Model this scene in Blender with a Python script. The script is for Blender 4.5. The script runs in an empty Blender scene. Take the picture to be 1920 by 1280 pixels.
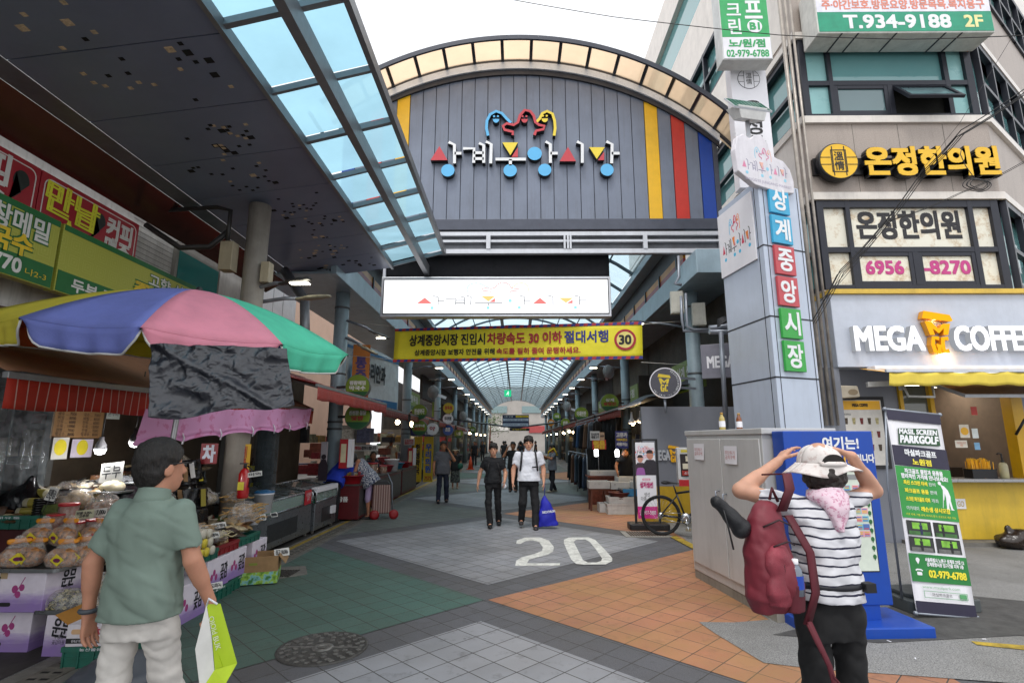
import bpy,math,random
import numpy as np
from mathutils import Vector,Matrix,noise as MN
rnd=random.Random(7)
SC=bpy.context.scene
COL=SC.collection
R=math.radians
# ---------------------------------------------------------------- camera, world, sun, exposure
F=980.0                       # focal length in photo pixels (1920 wide)
TH=math.atan((826-640)/F)   # pitch
PSI=math.atan(8/F*math.cos(TH))
CAMH=1.65
cd=bpy.data.cameras.new('camera')
cam=bpy.data.objects.new('camera',cd);COL.objects.link(cam)
cd.sensor_width=36;cd.sensor_fit='HORIZONTAL';cd.lens=36*F/1920
cd.clip_start=.05;cd.clip_end=600
cam.location=(0,0,CAMH)
cam.rotation_euler=(R(90)+TH,0,PSI)
SC.camera=cam
wd=bpy.data.worlds.new("World");SC.world=wd;wd.use_nodes=True
nt=wd.node_tree;nt.nodes.clear()
sky=nt.nodes.new('ShaderNodeTexSky');sky.sky_type='NISHITA';sky.sun_disc=False
sky.sun_elevation=R(62);sky.sun_rotation=R(200);sky.dust_density=4;sky.air_density=1.2
hs=nt.nodes.new('ShaderNodeHueSaturation');hs.inputs['Saturation'].default_value=.22
nt.links.new(sky.outputs[0],hs.inputs['Color'])
# overcast: even white cloud over the clear sky
mxw=nt.nodes.new('ShaderNodeMix');mxw.data_type='RGBA';mxw.inputs[0].default_value=.6
nt.links.new(hs.outputs[0],mxw.inputs[6]);mxw.inputs[7].default_value=(12.2,12.4,12.8,1)
bg=nt.nodes.new('ShaderNodeBackground');bg.inputs[1].default_value=.125
nt.links.new(mxw.outputs[2],bg.inputs[0])
wo=nt.nodes.new('ShaderNodeOutputWorld');nt.links.new(bg.outputs[0],wo.inputs[0])
sd=bpy.data.lights.new('sun','SUN');sd.energy=1.0;sd.angle=R(14);sd.color=(1,.97,.92)
sun=bpy.data.objects.new('sun',sd);COL.objects.link(sun)
sun.rotation_euler=(R(28),0,R(-20))
SC.view_settings.view_transform='Standard';SC.view_settings.look='None'
SC.view_settings.gamma=1;SC.view_settings.use_curve_mapping=False
SC.view_settings.exposure=0.32
SC.cycles.max_bounces=8;SC.cycles.transparent_max_bounces=24
SC.cycles.diffuse_bounces=4;SC.cycles.caustics_reflective=False;SC.cycles.caustics_refractive=False
SC.cycles.sample_clamp_indirect=6
# ---------------------------------------------------------------- pixel of the photo -> point of the place
def ray(px,py):
 a=(px-960)/F;b=(640-py)/F
 y=math.cos(TH)-b*math.sin(TH);z=math.sin(TH)+b*math.cos(TH)
 c,s=math.cos(PSI),math.sin(PSI)
 return Vector((a*c-y*s,a*s+y*c,z))
def at(px,py,Y=None,X=None,Z=None):
 d=ray(px,py)
 t=Y/d.y if Y is not None else (X/d.x if X is not None else (Z-CAMH)/d.z)
 return Vector((d.x*t,d.y*t,CAMH+d.z*t))
def gp(px,py):return at(px,py,Z=0)
# ---------------------------------------------------------------- materials
def lin(h):
 if not isinstance(h,str):return tuple(h)+(1,) if len(h) == 3 else h
 h=h.lstrip('#')
 f=lambda v:v/12.92 if v <= .04045 else ((v+.055)/1.055) ** 2.4
 return tuple(f(int(h[i:i+2],16)/255) for i in (0,2,4))+(1,)
_M={}
class NT:
 def __init__(s,name):
  s.m=bpy.data.materials.new(name);s.m.use_nodes=True;s.t=s.m.node_tree;s.t.nodes.clear()
  s.out=s.n('OutputMaterial')
 def n(s,typ,**kw):
  nd=s.t.nodes.new('ShaderNode' +typ)
  for k,v in kw.items():
   if k in nd.inputs:s.put(nd,k,v)
   else:setattr(nd,k,v)
  return nd
 def put(s,nd,k,v):
  if isinstance(v,bpy.types.NodeSocket):s.t.links.new(v,nd.inputs[k])
  else:nd.inputs[k].default_value=v
 def coord(s,scale=(1,1,1),rot=(0,0,0)):
  tc=s.n('TexCoord');mp=s.n('Mapping');mp.inputs['Scale'].default_value=scale;mp.inputs['Rotation'].default_value=rot
  s.t.links.new(tc.outputs['Object'],mp.inputs[0]);return mp.outputs[0]
 def noise(s,co,scale,detail=4,rough=.6):
  nd=s.n('TexNoise',Scale=scale,Detail=detail,Roughness=rough);s.t.links.new(co,nd.inputs['Vector']);return nd.outputs[0]
 def ramp(s,fac,stops):
  r=s.n('ValToRGB');s.t.links.new(fac,r.inputs[0]);e=r.color_ramp.elements
  while len(e)<len(stops):e.new(.5)
  for el,(p,c) in zip(e,stops):el.position=p;el.color=lin(c) if not isinstance(c,(int,float)) else (c,c,c,1)
  return r.outputs[0]
 def mix(s,fac,a,b,mode='MIX'):
  m=s.n('Mix',data_type='RGBA',blend_type=mode)
  for i,v in ((0,fac),(6,a),(7,b)):
   if isinstance(v,bpy.types.NodeSocket):s.t.links.new(v,m.inputs[i])
   else:m.inputs[i].default_value=v
  return m.outputs[2]
 def bump(s,h,strength=.3,dist=.01):
  b=s.n('Bump',Strength=strength,Distance=dist);s.t.links.new(h,b.inputs['Height']);return b.outputs[0]
 def bsdf(s,col,rough=.5,**kw):
  b=s.n('BsdfPrincipled');s.put(b,'Base Color',col);s.put(b,'Roughness',rough)
  for k,v in kw.items():s.put(b,k.replace('_',' '),v)
  return b
 def done(s,sh):s.t.links.new(sh if isinstance(sh,bpy.types.NodeSocket) else sh.outputs[0],s.out.inputs[0]);return s.m
def mat(name,col,rough=.55,metal=0.,var=.1,scale=5.,bump=0.,bscale=90.,spec=.5,dirt=0.,coat=0.):
 """painted / plastic / cloth surface: colour with uneven tone, worn roughness, optional dirt and grain"""
 key=(name,str(col))
 if key in _M:return _M[key]
 T=NT(name);c=lin(col);co=T.coord()
 n1=T.noise(co,scale,5,.65)
 a=tuple(max(0,v*(1-var*1.6)) for v in c[:3])+(1,);b=tuple(min(1,v*(1+var)) for v in c[:3])+(1,)
 cc=T.mix(T.ramp(n1,[(.3,0.),(.7,1.)]),a,b)
 if dirt:
  n3=T.noise(T.coord((1.3,1.3,.35)),2.6,8,.7)
  cc=T.mix(T.ramp(n3,[(.5,0.),(.78,dirt)]),cc,lin('#47433d'));n5=T.noise(T.coord((11,11,.5)),1.7,6,.7);cc=T.mix(T.ramp(n5,[(.52,0.),(.8,dirt*.8)]),cc,lin('#4b4740'))
 rr=T.n('MapRange');T.t.links.new(T.noise(co,scale*3.1,4),rr.inputs[0]);rr.inputs[3].default_value=max(.04,rough-.12);rr.inputs[4].default_value=min(1,rough+.12)
 kw=dict(Metallic=metal,Specular_IOR_Level=spec,Coat_Weight=coat)
 if bump:kw['Normal']=T.bump(T.noise(co,bscale,3),bump,.006)
 _M[key]=T.done(T.bsdf(cc,rr.outputs[0],**kw));return _M[key]
def wrinkle(T,weave=420,amt=.5):
 """creases plus weave, as one bump normal"""
 r=T.n('TexNoise',noise_type='RIDGED_MULTIFRACTAL',Scale=5.5,Detail=3.,Roughness=.5);T.t.links.new(T.coord((1,1,1.7),(.5,.3,0)),r.inputs['Vector'])
 a=T.n('Bump',Strength=amt,Distance=.018);T.t.links.new(r.outputs[0],a.inputs['Height'])
 b=T.n('Bump',Strength=.2,Distance=.002);T.t.links.new(T.noise(T.coord(),weave,2),b.inputs['Height']);T.t.links.new(a.outputs[0],b.inputs['Normal']);return b.outputs[0]
def cloth(c,sc=1.):
 k='cloth_' +c[1:]
 if k in _M:return _M[k]
 T=NT(k);n1=T.noise(T.coord(),5,5);v=lin(c);_M[k]=T.done(T.bsdf(T.mix(T.ramp(n1,[(.3,0.),(.7,1.)]),tuple(x*.78 for x in v[:3])+(1,),tuple(min(1,x*1.1) for x in v[:3])+(1,)),.85,Normal=wrinkle(T)));return _M[k]
def emi(name,col,strength):
 if name in _M:return _M[name]
 T=NT(name);e=T.n('Emission',Color=lin(col),Strength=strength);_M[name]=T.done(e);return _M[name]
def film(name,tint='#ffffff',opacity=.25,rough=.12,crinkle=0.):
 """thin clear plastic or window film: mostly lets light through, with a gloss"""
 if name in _M:return _M[name]
 T=NT(name);tr=T.n('BsdfTransparent',Color=lin(tint));co=T.coord()
 kw={}
 if crinkle:kw['Normal']=T.bump(T.noise(co,22,4,.6),crinkle,.02)
 b=T.bsdf(lin(tint),rough,Specular_IOR_Level=.8,**kw)
 m=T.n('MixShader',Fac=opacity);T.t.links.new(tr.outputs[0],m.inputs[1]);T.t.links.new(b.outputs[0],m.inputs[2])
 if crinkle:
  f=T.n('MapRange');T.t.links.new(T.noise(co,14,5,.7),f.inputs[0]);f.inputs[1].default_value=.35;f.inputs[2].default_value=.75
  f.inputs[3].default_value=opacity*.4;f.inputs[4].default_value=min(1,opacity*2.2);T.t.links.new(f.outputs[0],m.inputs[0])
 _M[name]=T.done(m);return _M[name]
def glazing(name,tint,through=.5,lines=0):
 """translucent polycarbonate sheet"""
 if name in _M:return _M[name]
 T=NT(name);co=T.coord()
 c=T.mix(T.ramp(T.noise(co,.9,5,.6),[(.3,0.),(.75,1.)]),lin(tint),tuple(v*.8 for v in lin(tint)[:3])+(1,))
 if lines:
  w=T.n('TexWave',wave_type='BANDS',bands_direction='Y',Scale=lines);T.t.links.new(co,w.inputs[0])
  c=T.mix(w.outputs[1],c,T.mix(.12,c,(0,0,0,1)))
 tl=T.n('BsdfTranslucent');T.put(tl,'Color',c);tr=T.n('BsdfTransparent');T.put(tr,'Color',c)
 m=T.n('MixShader',Fac=through);T.t.links.new(tl.outputs[0],m.inputs[1]);T.t.links.new(tr.outputs[0],m.inputs[2])
 g=T.n('BsdfGlossy',Roughness=.25);m2=T.n('MixShader',Fac=.035)
 T.t.links.new(m.outputs[0],m2.inputs[1]);T.t.links.new(g.outputs[0],m2.inputs[2])
 _M[name]=T.done(m2);return _M[name]
def glass(name,tint,dark=.5,rough=.05):
 """window pane: dark tinted glass with a mirror gloss"""
 if name in _M:return _M[name]
 T=NT(name);co=T.coord()
 c=T.mix(T.noise(co,.6,3),lin(tint),tuple(v*.7 for v in lin(tint)[:3])+(1,))
 _M[name]=T.done(T.bsdf(c,rough,Specular_IOR_Level=.9,Normal=T.bump(T.noise(co,1.3,2),.02,.05)));return _M[name]
# ---------------------------------------------------------------- mesh builder
class MB:
 def __init__(s,root=None):
  s.v=[];s.f=[];s.sm=[];s.mi=[];s.cur=0
  s.T=ROOTM[root.name].inverted() if root is not None else None   # given a root: points are world points
  s.L=None
 def add(s,vs,fs,smooth=False):
  o=len(s.v)
  for p in vs:
   p=Vector(p)
   if s.L is not None:p=s.L @ p
   if s.T is not None:p=s.T @ p
   s.v.append(p)
  for f in fs:s.f.append([i+o for i in f]);s.sm.append(smooth);s.mi.append(s.cur)
  return s
 def box(s,x0,y0,z0,x1,y1,z1):
  x0,x1=min(x0,x1),max(x0,x1);y0,y1=min(y0,y1),max(y0,y1);z0,z1=min(z0,z1),max(z0,z1)
  return s.add([(x0,y0,z0),(x1,y0,z0),(x1,y1,z0),(x0,y1,z0),(x0,y0,z1),(x1,y0,z1),(x1,y1,z1),(x0,y1,z1)],
              [(0,3,2,1),(4,5,6,7),(0,1,5,4),(1,2,6,5),(2,3,7,6),(3,0,4,7)])
 def bar(s,p,q,w,h,up=(0,0,1)):
  """rectangular bar from p to q, w across, h along up"""
  p,q=Vector(p),Vector(q);d=(q-p).normalized();u=Vector(up);sd_=d.cross(u)
  if sd_.length<1e-4:sd_=d.cross(Vector((0,1,0)))
  sd_.normalize();u=sd_.cross(d)
  vs=[]
  for c in (p,q):
   for a,b in ((-1,-1),(1,-1),(1,1),(-1,1)):vs.append(c+sd_*(a*w/2)+u*(b*h/2))
  return s.add(vs,[(3,2,1,0),(4,5,6,7),(0,1,5,4),(1,2,6,5),(2,3,7,6),(3,0,4,7)])
 def cyl(s,p,q,r,r2=None,n=14,caps=True):
  return s.tube([p,q],[r,r if r2 is None else r2],n,caps)
 def tube(s,path,r,n=8,caps=True,closed=False):
  path=[Vector(p) for p in path];m=len(path);rs=list(r) if hasattr(r,'__len__') else [r]*m
  tang=[]
  for i in range(m):
   a=path[i-1] if (i or closed) else path[i];b=path[(i+1) % m] if (i<m-1 or closed) else path[i]
   t=(b-a);tang.append(t.normalized() if t.length>1e-9 else Vector((0,0,1)))
  u=tang[0].orthogonal().normalized();vs=[]
  for i in range(m):
   t=tang[i];u=(u-t*u.dot(t));u=u.normalized() if u.length>1e-6 else t.orthogonal().normalized()
   w=t.cross(u)
   for k in range(n):
    a=2*math.pi*k/n;vs.append(path[i]+(u*math.cos(a)+w*math.sin(a))*rs[i])
  fs=[]
  for i in range(m if closed else m-1):
   j=(i+1) % m
   for k in range(n):l=(k+1) % n;fs.append((i*n+k,i*n+l,j*n+l,j*n+k))
  s.add(vs,fs,True)
  if caps and not closed:
   o=len(s.v)-m*n
   for f in (list(range(n))[::-1],list(range((m-1)*n,m*n))):s.f.append([o+i for i in f]);s.sm.append(False);s.mi.append(s.cur)
  return s
 def lathe(s,prof,c=(0,0,0),n=20,ax='z',caps=True):
  vs=[];c=Vector(c)
  for r,h in prof:
   for k in range(n):
    a=2*math.pi*k/n;x,y=r*math.cos(a),r*math.sin(a)
    vs.append(c+(Vector((x,y,h)) if ax == 'z' else (Vector((x,h,y)) if ax == 'y' else Vector((h,x,y)))))
  fs=[(i*n+k,i*n+(k+1) % n,(i+1)*n+(k+1) % n,(i+1)*n+k) for i in range(len(prof)-1) for k in range(n)]
  if ax == 'y':fs=[f[::-1] for f in fs]
  s.add(vs,fs,True)
  if caps:
   o=len(s.v)-len(prof)*n
   a,b=list(range(n))[::-1],list(range((len(prof)-1)*n,len(prof)*n))
   if ax == 'y':a,b=a[::-1],b[::-1]
   for f,pr in ((a,prof[0]),(b,prof[-1])):
    if pr[0]>1e-5:s.f.append([o+i for i in f]);s.sm.append(False);s.mi.append(s.cur)
  return s
 def prism(s,poly,a,b,plane='xz'):
  """closed outline swept from a to b across its plane"""
  P={'xz':lambda p,t:(p[0],t,p[1]),'xy':lambda p,t:(p[0],p[1],t),'yz':lambda p,t:(t,p[0],p[1])}[plane]
  n=len(poly);vs=[P(p,a) for p in poly]+[P(p,b) for p in poly]
  ar=sum(poly[i][0]*poly[(i+1) % n][1]-poly[(i+1) % n][0]*poly[i][1] for i in range(n))
  flip=(ar>0) ^ (b>a) ^ (plane == 'xz')
  fs=[tuple(range(n))[::-1],tuple(range(n,2*n))]+[(i,(i+1) % n,n+(i+1) % n,n+i) for i in range(n)]
  if flip:fs=[f[::-1] for f in fs]
  return s.add(vs,fs)
 def poly(s,pts):return s.add(pts,[tuple(range(len(pts)))])
 def grid(s,nu,nv,fn,smooth=True):
  vs=[fn(i/nu,j/nv) for j in range(nv+1) for i in range(nu+1)]
  return s.add(vs,[(j*(nu+1)+i,j*(nu+1)+i+1,(j+1)*(nu+1)+i+1,(j+1)*(nu+1)+i) for j in range(nv) for i in range(nu)],smooth)
 def sph(s,c,r,n=14,m=9):
  r=(r,r,r) if not hasattr(r,'__len__') else r
  vs=[Vector(c)+Vector((r[0]*math.sin(math.pi*j/m)*math.cos(2*math.pi*i/n),r[1]*math.sin(math.pi*j/m)*math.sin(2*math.pi*i/n),-r[2]*math.cos(math.pi*j/m))) for j in range(m+1) for i in range(n)]
  return s.add(vs,[(j*n+i,j*n+(i+1) % n,(j+1)*n+(i+1) % n,(j+1)*n+i) for j in range(m) for i in range(n)],True)
 def ribbon(s,path,w,a,b,plane='xz',closed=False):
  """flat stroke of width w along a 2-D path, given thickness from a to b"""
  m=len(path);L=[];Rr=[]
  for i in range(m):
   p0=path[i-1] if (i or closed) else path[i];p1=path[(i+1) % m] if (i<m-1 or closed) else path[i]
   dx,dz=p1[0]-p0[0],p1[1]-p0[1];l=math.hypot(dx,dz) or 1;nx,nz=-dz/l,dx/l
   ww=w[i] if hasattr(w,'__len__') else w
   L.append((path[i][0]+nx*ww/2,path[i][1]+nz*ww/2));Rr.append((path[i][0]-nx*ww/2,path[i][1]-nz*ww/2))
  for i in range(m if closed else m-1):
   j=(i+1) % m;s.prism([L[i],Rr[i],Rr[j],L[j]],a,b,plane)
  return s
 def build(s,name,m,parent=None,bevel=0.,solid=0.,subsurf=0):
  me=bpy.data.meshes.new(name);me.from_pydata([tuple(p) for p in s.v],[],s.f)
  me.polygons.foreach_set('use_smooth',s.sm)
  for mm in (m if isinstance(m,(list,tuple)) else [m]):me.materials.append(mm)
  if isinstance(m,(list,tuple)):me.polygons.foreach_set('material_index',s.mi)
  me.update()
  o=bpy.data.objects.new(name,me);COL.objects.link(o);o.parent=parent
  if parent is None:ROOTM[o.name]=Matrix()
  if solid:md=o.modifiers.new('solid','SOLIDIFY');md.thickness=solid
  if subsurf:md=o.modifiers.new('sub','SUBSURF');md.levels=md.render_levels=subsurf
  if bevel:md=o.modifiers.new('bevel','BEVEL');md.width=bevel;md.segments=2;md.limit_method='ANGLE'
  return o
def each(mb,name,m,parent=None,**kw):
 """build every separate piece of mb as an object of its own"""
 n=len(mb.v);up=list(range(n))
 def fd(i):
  while up[i] != i:up[i]=up[up[i]];i=up[i]
  return i
 for f in mb.f:
  for i in f[1:]:up[fd(i)]=fd(f[0])
 gr={}
 for k,f in enumerate(mb.f):gr.setdefault(fd(f[0]),[]).append(k)
 for ks in gr.values():
  q=MB();ix={}
  for k in ks:
   for i in mb.f[k]:
    if i not in ix:ix[i]=len(q.v);q.v.append(mb.v[i])
   q.f.append([ix[i] for i in mb.f[k]]);q.sm.append(mb.sm[k]);q.mi.append(0)
  o=q.build(name,m,parent,**kw)
 return o
ROOTM={}
def thing(name,label,cat,loc=(0,0,0),rz=0.,group=None):
 o=bpy.data.objects.new(name,None);COL.objects.link(o);o.empty_display_size=.1
 o.location=loc;o.rotation_euler=(0,0,R(rz));ROOTM[o.name]=Matrix.Translation(Vector(loc)) @ Matrix.Rotation(R(rz),4,'Z')
 o['label']=label;o['category']=cat
 if group:o['group']=group
 return o
def tag(o,label,cat,group=None):
 o['label']=label;o['category']=cat
 if group:o['group']=group
 return o
def struct(o,kind='structure'):o['kind']=kind;return o
def copytree(o,loc,rz=0.,label=None,parent=None):
 def rec(src,par):
  c=src.copy();COL.objects.link(c);c.parent=par
  for ch in src.children:rec(ch,c)
  return c
 c=rec(o,parent);c.location=loc;c.rotation_euler=(0,0,R(rz))
 ROOTM[c.name]=Matrix.Translation(Vector(loc)) @ Matrix.Rotation(R(rz),4,'Z')
 if label:c['label']=label
 return c
TEXTS=[]
def text(body,parent,cx,cz,w,h,m,y=-.01,ext=.003,bold=0.,name='lettering',rot=0.,plane='xz',slant=0.,lead=1.):
 """writing fitted to a w x h box centred at (cx, cz) of its parent's frame, facing -y (xz) or up (xy)"""
 c=bpy.data.curves.new(name,'FONT');c.body=body;c.size=1;c.resolution_u=3;c.align_x='CENTER';c.space_line=lead
 o=bpy.data.objects.new(name,c);COL.objects.link(o)
 TEXTS.append((o,parent,cx,cz,w,h,m,y,ext,bold,name,rot,plane,slant));return o
def flush_texts():
 """turn every piece of writing into a mesh of its own under its sign"""
 dg=bpy.context.evaluated_depsgraph_get()
 for (o,parent,cx,cz,w,h,m,y,ext,bold,name,rot,plane,slant) in TEXTS:
  me=bpy.data.meshes.new_from_object(o.evaluated_get(dg));n=len(me.vertices)
  if n == 0:continue
  co=np.empty(n*3);me.vertices.foreach_get('co',co);co=co.reshape(-1,3)
  fs=[list(p.vertices) for p in me.polygons]
  lo,hi=co.min(0),co.max(0);sz=np.maximum(hi-lo,1e-6)
  sx,sz_=w/sz[0],h/sz[1]
  if h <= 0:sz_=sx
  if w <= 0:sx=sz_
  x=(co[:,0]-(lo[0]+hi[0])/2)*sx;z=(co[:,1]-(lo[1]+hi[1])/2)*sz_
  x=x+slant*z
  V=[];Fc=[];offs=[(0,0)] if not bold else [(-bold,-bold),(bold,bold),(bold,-bold),(-bold,bold)]
  cr,sr=math.cos(rot),math.sin(rot)
  # outer boundary edges for the sides
  cnt={}
  for f in fs:
   for a,b in zip(f,f[1:]+f[:1]):cnt[(a,b)]=1
  rim=[(a,b) for a,b in cnt if (b,a) not in cnt]
  for k,(ox,oz) in enumerate(offs):
   bx=cx+(x+ox)*cr-(z+oz)*sr;bz=cz+(x+ox)*sr+(z+oz)*cr
   yy=y-ext-.0004*k;o0=len(V)
   if plane == 'xz':fr=[(a,yy,b) for a,b in zip(bx,bz)];bk=[(a,y,b) for a,b in zip(bx,bz)]
   else:fr=[(a,b,y+ext+.0004*k) for a,b in zip(bx,bz)];bk=[(a,b,y) for a,b in zip(bx,bz)]
   V+=fr;Fc+=[[i+o0 for i in f] for f in fs]
   if ext>.0045:
    o1=len(V);V+=bk;Fc+=[[b+o0,a+o0,a+o1,b+o1] for a,b in rim]
  nm=bpy.data.meshes.new(name);nm.from_pydata([tuple(map(float,p)) for p in V],[],Fc);nm.materials.append(m);nm.update()
  q=bpy.data.objects.new(name,nm);COL.objects.link(q);q.parent=parent
  bpy.data.meshes.remove(me)
 for t in TEXTS:bpy.data.objects.remove(t[0])
 TEXTS.clear()
def rrect(cx,cz,w,h,r,n=5):
 P=[]
 for (sx,sz,a0) in ((1,1,0),(-1,1,90),(-1,-1,180),(1,-1,270)):
  for k in range(n+1):
   a=R(a0+90*k/n);P.append((cx+sx*(w/2-r)+r*math.cos(a),cz+sz*(h/2-r)+r*math.sin(a)))
 return P
def disc(cx,cz,r,n=28,r2=None):return [(cx+r*math.cos(2*math.pi*k/n),cz+(r2 or r)*math.sin(2*math.pi*k/n)) for k in range(n)]
# ---------------------------------------------------------------- soft bodies: distance field + surface nets
def _fold(p,amp,k,seed,st=(1,1,1)):
 g=random.Random(seed);d=0
 for i in range(4):
  w=[g.uniform(-1,1)*k*st[j] for j in range(3)];u=[g.uniform(-1,1)*k*.6 for j in range(3)]
  d=d+1.5*(.6-np.abs(np.sin(.5*(p[0]*w[0]+p[1]*w[1]+p[2]*w[2])+g.uniform(0,6)+1.1*np.sin(p[0]*u[0]+p[1]*u[1]+p[2]*u[2]))))
 return d*amp/3
class SDF:
 def __init__(s):s.pr=[];s.cut=[];s.disp=None
 def cone(s,a,b,ra,rb=None,k=.02,flat=None,sub=False):
  """round cone; flat=(axis, factor) squeezes it along an axis"""
  s.pr.append(('c',Vector(a),Vector(b),ra,ra if rb is None else rb,k,flat,sub));return s
 def ell(s,c,r,k=.02,M=None,sub=False):s.pr.append(('e',Vector(c),r,M,k,sub));return s
 def loft(s,p0,p1,lat,prof,k=.03):s.pr.append(('l',Vector(p0),Vector(p1),Vector(lat),prof,k));return s
 def half(s,p,n):s.cut.append((Vector(p),Vector(n).normalized()));return s      # cuts away the side n points to
 def bb(s,q):
  if q[0] == 'c':
   r=max(q[3],q[4])*(1.25);return [min(a,b)-r for a,b in zip(q[1],q[2])],[max(a,b)+r for a,b in zip(q[1],q[2])]
  if q[0] == 'e':r=max(q[2]);return [a-r for a in q[1]],[a+r for a in q[1]]
  ax=q[2]-q[1];r=max(max(t[1],t[2]) for t in q[4])+.05;a=q[1]+ax*q[4][0][0];b=q[1]+ax*q[4][-1][0]
  return [min(u,v)-r for u,v in zip(a,b)],[max(u,v)+r for u,v in zip(a,b)]
 def ev(s,q,X,Y,Z):
  if q[0] == 'c':
   _,a,b,ra,rb,k,fl,_s=q;ba=b-a;l2=max(ba.length_squared,1e-9)
   px,py,pz=X-a.x,Y-a.y,Z-a.z
   t=np.clip((px*ba.x+py*ba.y+pz*ba.z)/l2,0,1)
   dx,dy,dz=px-t*ba.x,py-t*ba.y,pz-t*ba.z
   if fl is not None:
    n,f=fl;dn=dx*n[0]+dy*n[1]+dz*n[2];g=f-1
    dx,dy,dz=dx+n[0]*dn*g,dy+n[1]*dn*g,dz+n[2]*dn*g
   return np.sqrt(dx*dx+dy*dy+dz*dz)-(ra+(rb-ra)*t)
  if q[0] == 'e':
   _,c,r,M,k,_s=q;x,y,z=X-c.x,Y-c.y,Z-c.z
   if M is not None:
    m=M.transposed();x,y,z=(m[0][0]*x+m[0][1]*y+m[0][2]*z,m[1][0]*x+m[1][1]*y+m[1][2]*z,m[2][0]*x+m[2][1]*y+m[2][2]*z)
   k0=np.sqrt((x/r[0]) ** 2+(y/r[1]) ** 2+(z/r[2]) ** 2);k1=np.sqrt((x/r[0] ** 2) ** 2+(y/r[1] ** 2) ** 2+(z/r[2] ** 2) ** 2)
   return k0*(k0-1)/np.maximum(k1,1e-6)
  _,p0,p1,lat,prof,k=q;ax=p1-p0;L=ax.length;ax=ax/L;la=(lat-ax*lat.dot(ax)).normalized();de=ax.cross(la)
  x,y,z=X-p0.x,Y-p0.y,Z-p0.z
  t=(x*ax.x+y*ax.y+z*ax.z)/L;u=x*la.x+y*la.y+z*la.z;v=x*de.x+y*de.y+z*de.z
  ts=[e[0] for e in prof];rx=np.interp(t,ts,[e[1] for e in prof]);ry=np.interp(t,ts,[e[2] for e in prof]);oy=np.interp(t,ts,[e[3] if len(e)>3 else 0 for e in prof])
  v=v-oy;pw=2.4
  k0=(np.abs(u/rx) ** pw+np.abs(v/ry) ** pw) ** (1/pw)
  d=(k0-1)*np.minimum(rx,ry)
  return np.maximum(d,np.maximum((t-ts[-1])*L,(ts[0]-t)*L))
 def mesh(s,h):
  B=[s.bb(q) for q in s.pr];pad=3*h+.03
  lo=np.array([min(b[0][i] for b in B) for i in range(3)])-pad;hi=np.array([max(b[1][i] for b in B) for i in range(3)])+pad
  n=np.ceil((hi-lo)/h).astype(int)+1
  ax=[lo[i]+h*np.arange(n[i]) for i in range(3)]
  D=np.full(tuple(n),.08,np.float32)
  for q,b in zip(s.pr,B):
   k=q[5] if q[0] in 'cl' else q[4];sub=q[-1] is True
   i0=[max(0,int((b[0][i]-k-2*h-lo[i])/h)) for i in range(3)];i1=[min(n[i],int((b[1][i]+k+2*h-lo[i])/h)+2) for i in range(3)]
   sl=tuple(slice(a,c) for a,c in zip(i0,i1))
   X,Y,Z=np.meshgrid(*[ax[i][sl[i]] for i in range(3)],indexing='ij',sparse=True)
   d=s.ev(q,X,Y,Z).astype(np.float32);e=D[sl]
   if sub:
    hh=np.clip(.5-.5*(e+d)/k,0,1);D[sl]=e+(-d-e)*hh+k*hh*(1-hh)
   else:
    hh=np.clip(.5+.5*(e-d)/k,0,1);D[sl]=e+(d-e)*hh-k*hh*(1-hh)
  if s.disp is not None or s.cut:
   X,Y,Z=np.meshgrid(*ax,indexing='ij',sparse=True)
   if s.disp is not None:D=D+s.disp((X,Y,Z)).astype(np.float32)
   for p,nn in s.cut:D=np.maximum(D,((X-p.x)*nn.x+(Y-p.y)*nn.y+(Z-p.z)*nn.z).astype(np.float32))
  return surfnet(D,lo,h)
def surfnet(D,lo,h):
 I=D<0;N=np.array(D.shape)
 sh=lambda A,o:A[o[0]:A.shape[0]-1+o[0],o[1]:A.shape[1]-1+o[1],o[2]:A.shape[2]-1+o[2]]
 cs=[(i,j,k) for i in (0,1) for j in (0,1) for k in (0,1)]
 cnt=sum(sh(I,c).astype(np.int8) for c in cs);mask=(cnt>0) & (cnt<8)
 idx=np.full(mask.shape,-1,np.int64);nv=int(mask.sum());idx[mask]=np.arange(nv)
 cell=np.argwhere(mask).astype(np.float64);val={c:sh(D,c)[mask].astype(np.float64) for c in cs}
 pos=np.zeros((nv,3));num=np.zeros(nv)
 for a in cs:
  for i in range(3):
   if a[i] == 0:
    b=list(a);b[i]=1;b=tuple(b);da,db=val[a],val[b];cr=(da<0) != (db<0)
    t=np.where(cr,da/np.where(cr,da-db,1),0)
    pt=np.array(a,float)[None,:]+t[:,None]*(np.array(b)-np.array(a))[None,:]
    pos+=np.where(cr[:,None],pt,0);num+=cr
 V=lo+h*(cell+pos/np.maximum(num,1)[:,None]);Fs=[]
 for i in range(3):
  j,k=(i+1) % 3,(i+2) % 3
  A=np.moveaxis(I,(i,j,k),(0,1,2));C=np.moveaxis(idx,(i,j,k),(0,1,2))
  s0,s1=A[:-1,1:-1,1:-1],A[1:,1:-1,1:-1]
  c00,c10,c11,c01=C[:,:-1,:-1],C[:,1:,:-1],C[:,1:,1:],C[:,:-1,1:]
  for m,fl in ((s0 & ~s1,False),(~s0 & s1,True)):
   q=np.stack([c00[m],c10[m],c11[m],c01[m]],1);Fs.append(q[:,::-1] if fl else q)
 return V,np.concatenate(Fs)
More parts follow.
